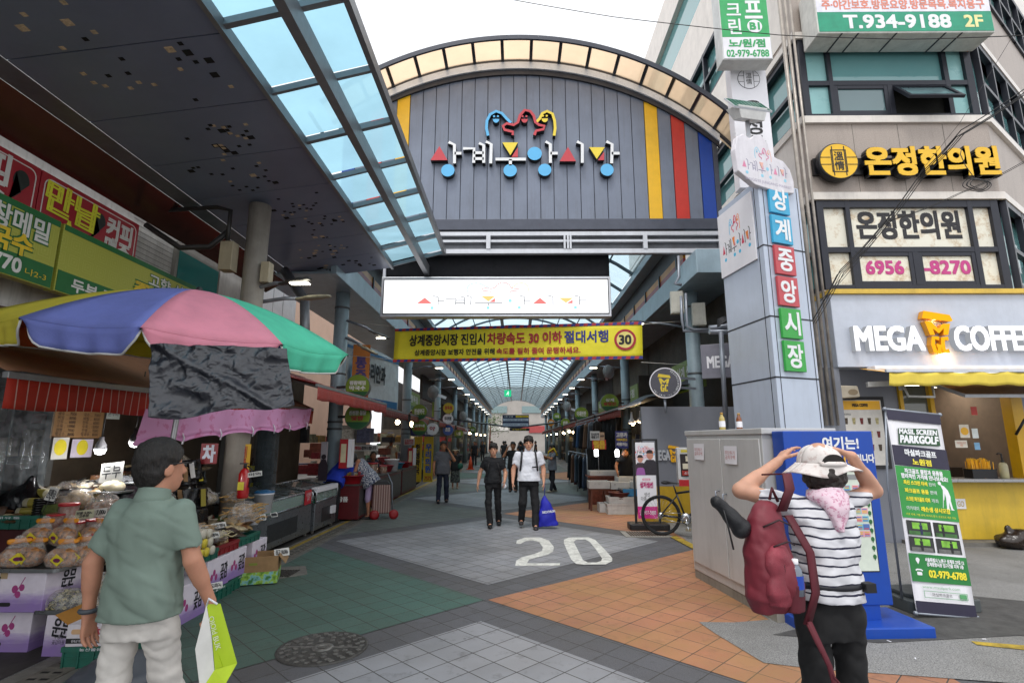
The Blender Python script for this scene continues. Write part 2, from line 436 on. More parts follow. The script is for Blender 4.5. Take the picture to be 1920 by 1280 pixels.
def soft(sdf,h,name,m,parent=None,T=None):
 V,Fq=sdf.mesh(h);me=bpy.data.meshes.new(name)
 me.vertices.add(len(V));me.vertices.foreach_set('co',V.astype(np.float32).ravel())
 me.loops.add(Fq.size);me.loops.foreach_set('vertex_index',Fq.astype(np.int32).ravel())
 me.polygons.add(len(Fq));me.polygons.foreach_set('loop_start',np.arange(0,Fq.size,4,dtype=np.int32))
 me.polygons.foreach_set('use_smooth',np.ones(len(Fq),bool))
 me.update(calc_edges=True);me.validate()
 for mm in (m if isinstance(m,(list,tuple)) else [m]):me.materials.append(mm)
 o=bpy.data.objects.new(name,me);COL.objects.link(o);o.parent=parent
 if parent is None:ROOTM[o.name]=Matrix()
 return o
# ---------------------------------------------------------------- ground
def asphalt_mat():
 T=NT('asphalt');co=T.coord();n=T.noise(co,95,5,.85);n2=T.noise(co,.8,6,.65)
 c=T.mix(T.ramp(n,[(.38,0.),(.62,1.)]),lin('#48484a'),lin('#a3a29f'));c=T.mix(T.ramp(n2,[(.4,0.),(.7,.55)]),c,lin('#5a5855'))
 n4=T.noise(co,3.2,6,.7);c=T.mix(T.ramp(n4,[(.62,0.),(.74,.5)]),c,lin('#36332f'))
 return T.done(T.bsdf(c,.9,Normal=T.bump(n,.5,.004)))
def tile_mat(name,c1,c2,rowed=1,wear=.5,tint=None):
 """concrete paver: square grid at 45 degrees, grout, per-tile tone, scuffs and gum spots"""
 T=NT(name);co=T.coord((1,1,1),(0,0,R(45)))
 b=T.n('TexBrick',offset=0.,Scale=1.);T.t.links.new(co,b.inputs['Vector'])
 b.inputs['Color1'].default_value=lin(c1);b.inputs['Color2'].default_value=lin(c2);b.inputs['Mortar'].default_value=lin('#211f1d')
 b.inputs['Mortar Size'].default_value=.005;b.inputs['Mortar Smooth'].default_value=.35;b.inputs['Bias'].default_value=0.
 b.inputs['Brick Width'].default_value=.245;b.inputs['Row Height'].default_value=.245
 fine=T.noise(co,190,3,.7);mid=T.noise(T.coord(),5.5,8,.72);big=T.noise(T.coord(),.55,5,.6)
 c=T.mix(T.ramp(fine,[(.35,0.),(.75,.4)]),b.outputs[0],lin('#8f8d8a'))
 c=T.mix(T.ramp(mid,[(.55,0.),(.72,wear)]),c,lin('#3c3936'))
 c=T.mix(T.ramp(big,[(.38,0.),(.7,.45)]),c,lin('#4a443a'))
 if tint:c=T.mix(T.ramp(T.noise(T.coord(),.9,5,.65),[(.42,0.),(.6,.75)]),c,T.mix(.6,c,lin(tint)))
 v=T.n('TexVoronoi',Scale=3.1);T.t.links.new(T.coord(),v.inputs['Vector'])
 c=T.mix(T.ramp(v.outputs['Distance'],[(.03,.5),(.05,0.)]),c,lin('#2a2725'))
 h=T.n('Math',operation='MULTIPLY_ADD');T.t.links.new(fine,h.inputs[0]);h.inputs[1].default_value=.25
 inv=T.n('Math',operation='SUBTRACT');inv.inputs[0].default_value=1;T.t.links.new(b.outputs['Fac'],inv.inputs[1]);T.t.links.new(inv.outputs[0],h.inputs[2])
 return T.done(T.bsdf(c,.72,Specular_IOR_Level=.35,Normal=T.bump(h.outputs[0],.55,.006)))
m_asph=asphalt_mat()
def sheet(name,pts,z,m):
 o=MB().poly([(p[0],p[1],z) for p in pts]).build(name,m);return struct(o)
sheet('ground',[(-120,-30),(120,-30),(120,220),(-120,220)],0,m_asph)
m_dark=tile_mat('paver_charcoal','#4a4b52','#55565d');m_light=tile_mat('paver_grey','#8a8c92','#98999e');m_grn=tile_mat('paver_green','#345f54','#40695e',wear=.5)
m_org=tile_mat('paver_orange','#ad6d4b','#ba7d57',wear=.45,tint='#97794a');m_gg=tile_mat('paver_greygreen','#56605c','#646c68')
sheet('paving',[(-3.15,-1),(3.9,-1),(3.9,4.2),(2.72,8.9),(2.9,11),(2.9,78),(-3.15,78)],.004,m_dark)
CX=-.33
for k in range(-1,11):
 c=5.91+6.63*k;zz=.008
 if k >= 0 or True:
  y0,y1=c+.58,c+6.63-.66;ym=(y0+y1)/2;hw=(y1-y0)/2
  sheet('light_paving',[(CX,y0),(CX+hw,ym),(CX,y1),(CX-hw,ym)],zz,m_light)
 if k >= 0:
  w=2.8 if k else 2.8
  sheet('left_paving',[(CX-.01,c),(-3.14,c+2.81),(-3.14,c-2.81)],zz,m_grn if k in (0,3,5) else m_gg)
  w=3.4 if k == 0 else 3.2
  sheet('right_paving',[(CX+.03,c),(CX+w,c-w),(CX+w,c+(2.9 if k == 0 else w))],zz,m_org if k in (0,1,3) else m_gg)
sheet('asphalt_patch',[(2.36,5.3),(2.0,5.22),(1.68,5.23),(1.72,4.95),(1.8,4.6),(1.86,4.33),(2.2,4.22),(2.8,4.12),(3.45,4.0),(9,3.6),(9,9.2),(2.78,9.2),(2.76,8.4),(2.25,6.9)],.012,m_asph)
sheet('patch',[(2.2,4.9),(3.0,4.72),(4.3,4.9),(5.4,4.6),(5.9,5.6),(4.6,6.2),(3.8,5.7)],.016,mat('asphalt_dark_patch','#4b4a49',.9,var=.25,scale=7,bump=.5,bscale=300))
m_conc=mat('worn_concrete','#77746e',.9,var=.25,scale=3,bump=.4,bscale=120,dirt=.7)
m_floor=mat('stall_floor','#3a3733',.7,var=.3,scale=2.2,bump=.3,bscale=60,dirt=.5)
sheet('stall_floor',[(-8,-1),(-3.62,-1),(-3.62,78),(-8,78)],.004,m_floor)
sheet('gutter_strip',[(-3.6,-1),(-3.16,-1),(-3.16,78),(-3.6,78)],.004,m_conc)
m_yel=mat('worn_yellow_paint','#a98f2e',.8,var=.35,scale=9,dirt=.75)
sheet('yellow_line',[(-3.55,7.3),(-3.45,7.3),(-3.4,30),(-3.5,30)],.009,m_yel)
sheet('kerb_line',[(2.74,8.15),(2.9,8.1),(2.8,9.62),(2.66,9.62)],.017,m_yel)
g=gp(1890,1225);sheet('road_mark',[(g.x-.12,g.y+.14),(g.x+.6,g.y-.12),(g.x+.7,g.y+.02),(g.x-.1,g.y+.22)],.017,m_yel)
# drain channel with slotted covers
t=thing('drain_channel','slotted concrete drain channel running along the left edge of the paving','drain',(-3.3,8,0))
mb=MB(t)
for k in range(22):mb.box(-3.46,3.6+k*.6,.006,-3.24,3.6+k*.6+.585,.013)
mb.build('cover',mat('drain_concrete','#6f6a62',.9,var=.25,scale=8,dirt=.6),t)
mb=MB(t)
for k in range(22):
 for j in range(5):
  for i in (-1,1):yy=3.66+k*.6+j*.11;mb.box(-3.35+i*.045-.03,yy,.0135,-3.35+i*.045+.03,yy+.028,.0142)
struct(mb.build('slot',mat('drain_slot','#14120f',.9),t),'stuff')
# speed marking 20
m_paint=mat('white_road_paint','#d8d8d2',.75,var=.16,scale=14,dirt=.65,bump=.2)
mb=MB();W_=.2
def P2(pts):return [(p[0],p[1]) for p in pts]
q=[gp(x,y) for x,y in ((968,1018),(982,1012),(1006,1012),(1024,1019),(1031,1029),(1024,1037),(1000,1043),(980,1050),(972,1058),(1049,1058))]
two=[gp(x,y) for x,y in ((968,1020),(969,1014),(984,1008.5),(1012,1008),(1029,1014),(1038.5,1026),(1037,1035),(1026,1041),(1005,1046),(992,1050),(988,1057),(1050,1057),(1049.5,1061),(966,1061.5),(968,1052),(978,1046),(1000,1040),(1016,1034),(1018,1027),(1011,1017),(1000,1014),(986,1015),(976,1020))]
mb.prism(P2(two),.009,.013,'xy')
out=[gp(x,y) for x,y in ((1058,1012),(1066,1008.5),(1104,1008),(1116,1013),(1134,1031),(1148,1047),(1148,1053),(1136,1059),(1096,1060),(1080,1058),(1071,1050),(1063,1033),(1057,1018))]
inn=[gp(x,y) for x,y in ((1076,1016),(1080,1013),(1098,1012.5),(1106,1017),(1119,1033),(1129,1048),(1127,1053),(1118,1055.5),(1102,1055.5),(1093,1051),(1085,1035),(1078,1021),(1076,1018))]
n=len(out);mb.add([(p.x,p.y,.013) for p in out+inn],[(i,(i+1) % n,n+(i+1) % n,n+i) for i in range(n)])
tag(mb.build('speed_marking',m_paint),'white painted number 20 on the grey paving','road marking')
# manhole cover
g=gp(605,1216);t=thing('manhole_cover','round cast iron manhole cover between green and grey paving','manhole',(g.x,g.y,0))
m_iron=mat('cast_iron','#4f4d4a',.6,.35,var=.3,scale=18,bump=.3,dirt=.4)
MB().lathe([(.355,.004),(.355,.014),(.335,.016),(.33,.012),(.0,.012)],n=48,caps=False).build('frame',m_iron,t)
mb=MB()
for r_,n_ in ((.085,1),(.15,10),(.21,14),(.27,18),(.31,22)):
 if n_ == 1:mb.lathe([(.04,.012),(.045,.018),(.08,.018),(.085,.012)],n=24,caps=False);continue
 for k in range(n_):
  a=2*math.pi*k/n_+r_*5
  if abs(math.sin(a))<.08:continue
  mb.L=Matrix.Translation((r_*math.cos(a),r_*math.sin(a),.012)) @ Matrix.Rotation(a+(.3 if k % 2 else -.25),4,'Z')
  mb.prism([(-.02,-.018),(.006,-.02),(.02,-.004),(.014,.02),(-.01,.012),(-.018,.02)],0,.006,'xy')
mb.L=None;mb.box(-.32,-.012,.012,.32,.012,.0175);mb.build('raised_pattern',mat('worn_iron','#7a7874',.5,.5,var=.3,scale=22),t)
# square drain grate by the bicycle
t=thing('drain_grate','rusty square drain grate set in concrete under the bicycle wheel','drain',(2.3,9.82,0))
MB(t).prism([(1.9,9.55),(2.72,9.55),(2.72,10.12),(1.9,10.12)],.005,.018,'xy').build('frame',mat('grate_concrete','#8f8b84',.9,dirt=.4),t)
mb=MB(t)
for k in range(14):mb.box(2.0+k*.046,9.62,.0185,2.025+k*.046,10.05,.026)
mb.build('bar',mat('rusty_iron','#4f3a2c',.8,.3,var=.3,scale=20),t)
t=thing('drain_grate','low concrete rimmed drain grate beside the open cardboard box','drain',(-3.0,6.9,0))
MB(t).prism([(-3.15,6.5),(-2.62,6.95),(-2.8,7.35),(-3.15,7.3)],.005,.02,'xy').build('frame',m_conc,t)
mb=MB(t)
for k in range(9):mb.box(-3.08+k*.035,6.78,.0205,-3.06+k*.035,7.12,.027)
mb.build('bar',mat('dark_iron','#3b3733',.7,.4),t)
# ---------------------------------------------------------------- arcade: columns, eaves, vaulted roof
m_steel=mat('arcade_steel','#8fa0a8',.42,.15,var=.08,scale=3,dirt=.22)
m_eave=mat('eave_sheet','#93a7b2',.35,.25,var=.1,scale=2,dirt=.2)
m_sof=mat('soffit_sheet','#8b8a86',.5,.1,var=.12,scale=2,dirt=.4)
m_darkp=mat('eave_dark_panel','#3e4046',.5,var=.15)
m_rib=mat('rib_steel','#56636b',.45,.2,var=.1)
m_poly=glazing('roof_polycarbonate','#cfe6ef',.8)
ARC=thing('market_arcade','long vaulted market arcade with translucent roof on rows of grey round columns','arcade',(0,11,0))
YA,YB=10.95,78.
mb0=MB()
for side in (-1,1):
 x=3.62*side
 mb=MB(ARC);mb.box(x,YA-.9,4.95,x+.12*side,YB,5.43);mb.box(x+.121*side,YA-.9,4.95,5.3*side,YB,5.0);mb.build('eave_beam',m_eave,ARC,bevel=.01)
 mb=MB(ARC);mb.box(x+.05*side,YA,5.74,x+.12*side,YB,6.2);mb.build('upper_panel',m_darkp,ARC)
 for nm,c_,z0,z1 in (('amber_panel','#d28a1c',5.585,5.74),('red_panel','#9b2430',5.43,5.584)):
  mb=MB(ARC);mb.box(x+.04*side,YA,z0,x+.1*side,YB,z1);mb.build(nm,mat(nm,c_,.35,var=.12,scale=1.5,dirt=.2),ARC)
 for k in range(46):yy=YA+.4+k*1.45;MB(ARC).box(x+.01*side,yy,5.43,x+.045*side,yy+.07,5.76).build('panel_post',m_rib,ARC)
 mb=MB(ARC);mb.box(3.36*side,YA,6.16,3.66*side,YB,6.36);mb.build('wall_plate',m_eave,ARC,bevel=.01)
 for k in range(9):
  yy=11.5+7.4*k;cx=3.95*side
  o=MB(ARC).cyl((cx,yy,0),(cx,yy,5.4),.155,n=20).build('column',m_steel,ARC)
  for zz in (1.9,2.05,3.1,4.6):MB(ARC).lathe([(.157,-.02),(.166,-.02),(.166,.02),(.157,.02)],(cx,yy,zz),20,caps=False).build('strap',mat('strap_steel','#5d5f60',.5,.5),o)
RISE,SPR=1.15,3.42
Rr=(SPR ** 2+RISE ** 2)/(2*RISE)
def vault(x,dz=0):return 6.36+dz+math.sqrt(max(0,Rr*Rr-x*x))-(Rr-RISE)
mb=MB(ARC)
for a in range(18):
 x0,x1=-SPR+2*SPR*a/18,-SPR+2*SPR*(a+1)/18
 mb.poly([(x0,YA,vault(x0,.1)),(x1,YA,vault(x1,.1)),(x1,YB,vault(x1,.1)),(x0,YB,vault(x0,.1))])
mb.build('roof_glazing',m_poly,ARC)
for k in range(40):
 yy=YA+.2+k*1.7
 mb=MB(ARC)
 for a in range(14):
  x0,x1=-SPR+2*SPR*a/14,-SPR+2*SPR*(a+1)/14
  mb.bar((x0,yy,vault(x0)),(x1,yy,vault(x1)),.07,.08)
 mb.build('rib',m_rib,ARC)
for x in (-2.75,-2.0,-1.3,1.3,2.0,2.75):MB(ARC).bar((x,YA,vault(x,.04)),(x,YB,vault(x,.04)),.035,.04).build('purlin',m_rib,ARC)
for x in (-.7,.7):MB(ARC).bar((x,YA,vault(x,.0)),(x,YB,vault(x,.0)),.16,.06).build('ridge_beam',mat('ridge_steel','#a7b0b2',.4,.2),ARC)
# ---------------------------------------------------------------- entrance gate
GY=10.8
GATE=thing('entrance_gate','arched grey metal market entrance sign wall with coloured stripes and market name','gate',(.12,GY,0))
GX,GR=at(1345,412,Y=GY).x-.02,6.45
GCX=(at(1345,412,Y=GY).x+at(1345,412,Y=GY).x-2*4.38)/2
def garc(x,r=0):return 10.3-GR+math.sqrt(max(0,(GR+r) ** 2-(x-GCX) ** 2))
m_clad=mat('grey_cladding','#747c8c',.38,.2,var=.08,scale=1.2,dirt=.3)
W0=.298;XR=at(1345,412,Y=GY).x
cols={0:('blue_stripe','#1443a0'),2:('red_stripe','#c43a30'),4:('yellow_stripe','#e8b41f')}
NS=28;mbc=MB(GATE);zb=at(1000,412,Y=GY).z
for k in range(NS):
 x1=XR-k*W0;x0=x1-W0+.014;pl=[(x0,zb),(x1,zb),(x1,garc(x1)-.12),(x0,garc(x0)-.12)]
 kk=k if k<8 else NS-1-k
 if kk in cols:MB(GATE).prism(pl,GY-.012,GY+.05).build(cols[kk][0],mat(cols[kk][0],cols[kk][1],.35,.1,var=.05,dirt=.12),GATE)
 else:mbc.prism(pl,GY-.005,GY+.05)
mbc.build('cladding',m_clad,GATE,bevel=.004)
XL=XR-NS*W0;zt=at(1000,432,Y=GY).z
mb=MB(GATE);mb.prism([(XL,zb)]+[(XL+(XR-XL)*i/24,garc(XL+(XR-XL)*i/24)-.1) for i in range(25)]+[(XR,zb)],GY+.055,GY+.14)
mb.box(XL-.02,GY-.05,zt,XR+.02,GY+.14,zb-.002);mb.box(XR+.005,GY-.03,zb,XR+.11,GY+.14,garc(XR)-.25);mb.build('backing',mat('gate_trim','#4c505c',.4,.3),GATE,bevel=.006)
xs=[XL-.1+(XR+.16-XL+.1)*i/40 for i in range(41)]
mb=MB(GATE)
for a,b in zip(xs,xs[1:]):mb.prism([(a,garc(a)-.19),(b,garc(b)-.19),(b,garc(b)-.02),(a,garc(a)-.02)],GY-.1,GY-.02)
mb.build('arch_trim',mat('silver_trim','#e2e8f0',.3,.1,var=.05),GATE)
mb=MB(GATE)
for a,b in zip(xs,xs[1:]):mb.prism([(a,garc(a)-.32),(b,garc(b)-.32),(b,garc(b)-.191),(a,garc(a)-.191)],GY-.06,GY-.013)
mb.build('arch_shade_strip',mat('gate_dark','#2c2e36',.5),GATE)  # solid strip, its dark colour stands for the shade below the arch trim
PR=.78   # projecting canopy following the arch
xs2=[XL-.25+(XR+.75-XL+.25)*i/44 for i in range(45)]
mbp=MB(GATE)
for a,b in zip(xs2,xs2[1:]):mbp.poly([(a,GY-PR,garc(a)+.05),(b,GY-PR,garc(b)+.05),(b,GY+.1,garc(b)+.05),(a,GY+.1,garc(a)+.05)])
mbp.build('canopy_glazing',glazing('bronze_polycarbonate','#ecd0b0',.35),GATE)
for yy,h in ((GY-PR,.1),(GY-.06,.09)):
 mb=MB(GATE)
 for a,b in zip(xs2,xs2[1:]):mb.bar((a,yy,garc(a)+.03),(b,yy,garc(b)+.03),.05,h)
 mb.build('canopy_rail',mat('canopy_rail','#3d4049',.4,.3),GATE)
for k in range(17):
 a=math.asin(max(-1,min(1,(XR-GCX)/GR))) ;th=-a*1.02+2.17*a*k/16;x=GCX+GR*math.sin(th);z=10.3-GR+GR*math.cos(th)
 MB(GATE).bar((x,GY-PR+.02,z+.02),(x,GY,z+.02),.07,.07,up=(math.sin(th),0,math.cos(th))).build('canopy_bracket',mat('bracket_dark','#2f3138',.45,.3),GATE)
# white louvre frame under the panel
m_alu=mat('white_aluminium','#c9ccd2',.35,.3,var=.06,dirt=.15);m_grille=mat('vent_grey','#6d7076',.5,.2,var=.2,scale=3,dirt=.4)
Zr=[at(1000,y,Y=GY).z for y in (437,444,452,456,469,477)]
mb=MB(GATE);XLb,XRb=-4.4,at(1352,455,Y=GY).x
for a,b in ((0,1),(2,3),(4,5)):mb.box(XLb,GY-.08,Zr[b],XRb,GY+.02,Zr[a])
for px in (916,1058,1064,1069,1208,1350):x=at(px,455,Y=GY).x;mb.box(x-.045 if px not in (1058,1064,1069) else x-.02,GY-.1,Zr[4]-.001,x+.045 if px not in (1058,1064,1069) else x+.02,GY+.0,Zr[1]+.001)
for px in (775,640):x=at(px,455,Y=GY).x;mb.box(x-.045,GY-.1,Zr[4]-.001,x+.045,GY,Zr[1]+.001)
mb.build('louvre_frame',m_alu,GATE)
mb=MB(GATE);mb.box(XLb,GY+.03,Zr[5],XRb,GY+.06,Zr[0]);mb.build('louvre_panel',m_grille,GATE)
# market name and emblem, standing off the cladding
def pxw(x,y,Y):p=at(x,y,Y=Y);return (p.x,p.z)
LY=GY-.1
m_lw=mat('letter_white','#e6e8ea',.3,var=.03);m_lr=mat('letter_red','#c23b45',.35,var=.03);m_lb=mat('letter_blue','#5bb4e6',.35,var=.03);m_ly=mat('letter_yellow','#ecd23c',.35,var=.03);m_lk=mat('letter_return','#17181b',.4)
LOGO_TRI=[((823.7,273.5),(807,300),(839,300),'r'),((942,267),(971,267),(957,291),'y'),((971,276),(971,294),(959,294),'r'),((1065,275),(1049.5,302),(1080,302),'r'),((1105,276),(1134,276),(1119,298),'y'),((1133,284),(1133,300),(1121,300),'r')]
LOGO_STR=[[(841,266),(852,271),(852,306)],[(852,287),(865,287)],[(868,278),(889,278),(888,305)],[(898,268),(907,272),(907,305)],[(888,286),(907,286)],[(888,297),(907,297)],[(911,265),(921,270),(920,306)],[(929,298),(986,298)],[(957,298),(957,310)],
   [(1023,265),(1032,270),(1032,305)],[(1032,287),(1046,287)],[(1082,265),(1092,270),(1092,305)],[(1137,265),(1148,270),(1147,306)],[(1147,287),(1162,287)]]
LOGO_DOT=[(839.5,319,12.5),(956.5,319,12.5),(1002.5,287.5,13.5),(1021.5,318,12.2),(1138.5,318,12.2)]
LOGO_FIG=[([(915,254),(912,240),(913,226),(919,214),(930,208),(941,212),(950,222),(958,230)],'b'),
   ([(961,253),(962,247),(946,243),(943,236),(950,231),(963,234),(971,229),(975,216),(984,206),(994,208),(1001,217),(1004,229),(1011,234),(1021,236),(1019,242),(1005,245),(1002,253)],'r'),
   ([(1005,229),(1012,222),(1017,212),(1026,208),(1036,213),(1040,226),(1041,240),(1039,254)],'y')]
LOGO_FACE=[(930,222,'b'),(983.5,222,'r'),(1021.5,221,'y')]
LM={'r':m_lr,'y':m_ly,'b':m_lb}
def logo(root,Fm,s,y,d,face=True,mats=LM,white=None,back=True,names=('letter_shape','letter_stroke','letter_dot','emblem_figure')):
 """the market's mark: Fm maps photo pixels of the big sign to the sign's own x,z; s = size of a pixel"""
 bk=MB()
 def put(nm,col,fn,off=0):
  mb=MB();fn(mb,y-d-off,y-d+.004 if back else y);mb.build(nm,col,root)
  if back:fn(bk,y-d+.005,y)
 for *t3,c in LOGO_TRI:put(names[0],mats[c],lambda mb,a,b,t3=t3:mb.prism([Fm(*p) for p in t3],a,b),off=.006 if c == 'y' else 0)
 def strokes(mb,a,b):
  for st in LOGO_STR:
   mb.ribbon([Fm(*p) for p in st],5.6*s,a,b)
 put(names[1],white or m_lw,strokes)
 for x,yy,r in LOGO_DOT:put(names[2],mats['b'],lambda mb,a,b,x=x,yy=yy,r=r:mb.prism(disc(*Fm(x,yy),r*s),a,b))
 for st,c in LOGO_FIG:put(names[3],mats[c],lambda mb,a,b,st=st:mb.ribbon([Fm(*p) for p in st],5.2*s,a,b),off=.003 if c == 'r' else 0)
 if face:
  for x,yy,c in LOGO_FACE:
   def fc(mb,a,b,x=x,yy=yy):
    for ox in (-3.6,3.6):mb.prism(disc(*Fm(x+ox,yy-4),2.1*s,14),a,b)
    mb.prism([Fm(x+6*math.cos(R(-k*180/10)),yy+1+7*math.sin(R(k*180/10))) for k in range(11)],a,b)
   put('emblem_face',mats[c],fc,off=.004)
 if back:bk.build('letter_returns',m_lk,root)
_gi=ROOTM[GATE.name].inverted()
def Fgate(x,y):p=at(x,y,Y=LY-.06);return (p.x-.12,p.z)
logo(GATE,Fgate,(at(1001,300,Y=LY-.06).x-at(1000,300,Y=LY-.06).x),LY-GY+.09,.14)
# black fabric strip and LED screen hung under the gate
tl,br=at(716,519,Y=10.9),at(1147,593,Y=10.9)
t=thing('led_screen','wide white LED screen with grey frame under the gate','screen',((tl.x+br.x)/2,10.9,br.z))
w_,h_=br.x-tl.x,tl.z-br.z
mb=MB();mb.box(-w_/2,0,0,w_/2,.25,h_);mb.build('housing',m_alu,t,bevel=.01)
MB().box(-w_/2+.045,-.004,.05,w_/2-.045,-.001,h_-.05).build('bezel',mat('black_bezel','#16181c',.5),t)
MB().box(-w_/2+.065,-.01,.075,w_/2-.065,-.005,h_-.075).build('display',emi('lit_display','#fbfcff',1.15),t)
LE={'r':emi('led_red','#f08a86',.9),'y':emi('led_yellow','#f3d58a',.95),'b':emi('led_cyan','#9fe3f0',.98)}
# on the screen the mark is stretched sideways
def Fscr(x,y):X=(x-985)*.0103+.13;return (X,h_*.5+(268-y)*.005)
logo(t,Fscr,.0026,-.0106,.0012,face=False,mats=LE,white=emi('led_ink','#5d6168',.6),back=False)
a,b=at(718,481,Y=11.0),at(1143,519,Y=11.0)
mb=MB();mb.grid(30,6,lambda u,v:(a.x+(b.x-a.x)*u,11.02+.012*math.sin(u*40+3*v)*math.sin(v*3),a.z+.12+(b.z-a.z-.12)*v))
tag(mb.build('black_cloth',mat('black_fabric','#14161c',.85,var=.2,bump=.3),solid=.01),'black fabric strip stretched above the LED screen','cloth')
mb=MB()
for px in (1138,):p=at(px,481,Y=10.95);mb.bar((p.x,10.98,p.z+.1),(p.x,10.98,tl.z-.05),.06,.06,up=(0,1,0))
p=at(722,481,Y=10.95);mb.bar((p.x,10.98,p.z+.1),(p.x,10.98,tl.z-.05),.06,.06,up=(0,1,0))
each(mb,'hanger',m_alu,t).matrix_parent_inverse=ROOTM[t.name].inverted()
# ---------------------------------------------------------------- canopy over the left shops
CAN=thing('shop_canopy','dark perforated metal canopy with pale glass strip over the left shops','canopy',(-3.4,6.6,0))
ZL,ZR_,ZO=5.0,5.26,5.55;XLc,XRc,XOc=-4.56,-2.66,-1.52;YE=10.6
m_can=mat('canopy_metal','#727c92',.34,.12,var=.06,scale=1.5,dirt=.08);m_frm=mat('canopy_frame','#7f8286',.4,.4,var=.08)
hole_d=mat('hole_dark','#08080a',.9);hole_t=mat('hole_wood','#c8b496',.7,var=.3,scale=30)
ys=[YE-.93*k for k in range(15)]
for k,y1 in enumerate(ys[:-1]):
 y0=ys[k+1]+.012;mb=MB(CAN);mb.cur=0
 f=lambda x:ZL+(ZR_-ZL)*(x-XLc)/(XRc-XLc)
 mb.add([(XLc,y0,ZL),(XRc,y0,ZR_),(XRc,y1,ZR_),(XLc,y1,ZL),(XLc,y0,ZL+.06),(XRc,y0,ZR_+.06),(XRc,y1,ZR_+.06),(XLc,y1,ZL+.06)],[(0,3,2,1),(4,5,6,7),(0,1,5,4),(1,2,6,5),(2,3,7,6),(3,0,4,7)])
 g=random.Random(k*7+3)
 for c in range(4):
  cx,cy=g.uniform(XLc+.5,XRc-.35),g.uniform(y0+.12,y1-.12)
  for j in range(g.randint(3,8)):
   s_=g.choice((.045,.045,.045,.075));x=cx+round(g.gauss(0,.17)/.062)*.062;yy=min(max(cy+round(g.gauss(0,.13)/.062)*.062,y0+.05),y1-.05)
   if not XLc+.1<x<XRc-.1:continue
   mb.cur=2 if g.random()<.32 else 1
   mb.poly([(x-s_/2,yy-s_/2,f(x-s_/2)-.0012-.0004*j),(x-s_/2,yy+s_/2,f(x-s_/2)-.0012-.0004*j),(x+s_/2,yy+s_/2,f(x+s_/2)-.0012-.0004*j),(x+s_/2,yy-s_/2,f(x+s_/2)-.0012-.0004*j)])
 mb.build('soffit_panel',[m_can,hole_d,hole_t],CAN)
mb=MB(CAN);mb.box(XLc,ys[-1],ZR_+.1,XOc,YE,ZR_+.16) if False else None
MB(CAN).add([(XLc,ys[-1],ZL+.07),(XRc,ys[-1],ZR_+.07),(XRc,YE,ZR_+.07),(XLc,YE,ZL+.07)],[(0,1,2,3)]).build('soffit_backing',hole_d,CAN)
m_blue=glazing('canopy_polycarbonate','#9fcbdc',.16,40)
for k,y1 in enumerate(ys[:-1]):
 y0=ys[k+1]
 MB(CAN).poly([(XRc,y0+.03,ZR_+.12),(XOc,y0+.03,ZO+.12),(XOc,y1-.03,ZO+.12),(XRc,y1-.03,ZR_+.12)]).build('glass_pane',m_blue,CAN)
 MB(CAN).bar((XRc+.02,y1-.05,ZR_+.04),(XOc,y1-.05,ZO+.04),.06 if k % 2 else .04,.07).build('cross_bar',m_frm,CAN)
mb=MB(CAN);mb.bar((XOc,ys[-1],ZO+.04),(XOc,YE,ZO+.04),.06,.13);mb.build('outer_rail',m_frm,CAN)
mb=MB(CAN);xm=-1.96;mb.bar((xm,ys[-1],5.33),(xm,YE+.5,5.33),.1,.22);mb.build('middle_rail',m_frm,CAN)
mb=MB(CAN);mb.bar((XRc+.04,ys[-1],ZR_+.02),(XRc+.04,YE,ZR_+.02),.05,.12);mb.build('inner_rail',m_frm,CAN)
m_red=mat('polished_dark_sheet','#7a5a52',.2,.8,var=.06,scale=2)
mb=MB(CAN);mb.add([(XLc-.01,ys[-1],ZL),(XLc-.01,YE,ZL),(-4.82,YE,4.98),(-4.82,ys[-1],4.98)],[(0,1,2,3)]);mb.build('inner_fascia',mat('canopy_fascia','#606268',.35,.2),CAN)
mb=MB(CAN);mb.add([(-4.83,ys[-1],4.98),(-4.83,YE,4.98),(-5.28,YE,4.72),(-5.28,ys[-1],4.72)],[(0,1,2,3)]);mb.build('sloped_sheet',m_red,CAN)
p=at(432,880,Y=7.2);q=at(459,520,Y=7.2);cxx=p.x-.02
o=MB(CAN).cyl((-3.78,7.2,0),(-3.78,7.2,5.06),.15,n=20).build('column',mat('canopy_column','#a39c92',.5,.1,var=.1,dirt=.3),CAN)
for a in ((-4.17,6.95,4.0,-3.99,7.12,4.42),(-3.62,7.05,3.85,-3.5,7.2,4.15)):MB(CAN).box(*a).build('junction_box',mat('beige_metal','#b5aa90',.5,dirt=.3),o,bevel=.006)
mb=MB(CAN)
mb.tube([(-4.1,7.0,4.42),(-4.1,7.0,4.9),(-4.3,7.0,4.95),(-5.2,7.0,4.9)],.03);mb.tube([(-4.1,7.02,4.6),(-4.35,7.0,4.35),(-4.7,6.9,4.3),(-5.15,6.8,4.6)],.04);each(mb,'conduit',mat('black_conduit','#2b2a2a',.5),o)
mb=MB(CAN);mb.tube([(-3.7,9.0,3.2),(-3.9,9.3,4.2),(-4.5,9.7,4.9)],.09);mb.build('brace',m_frm,CAN)
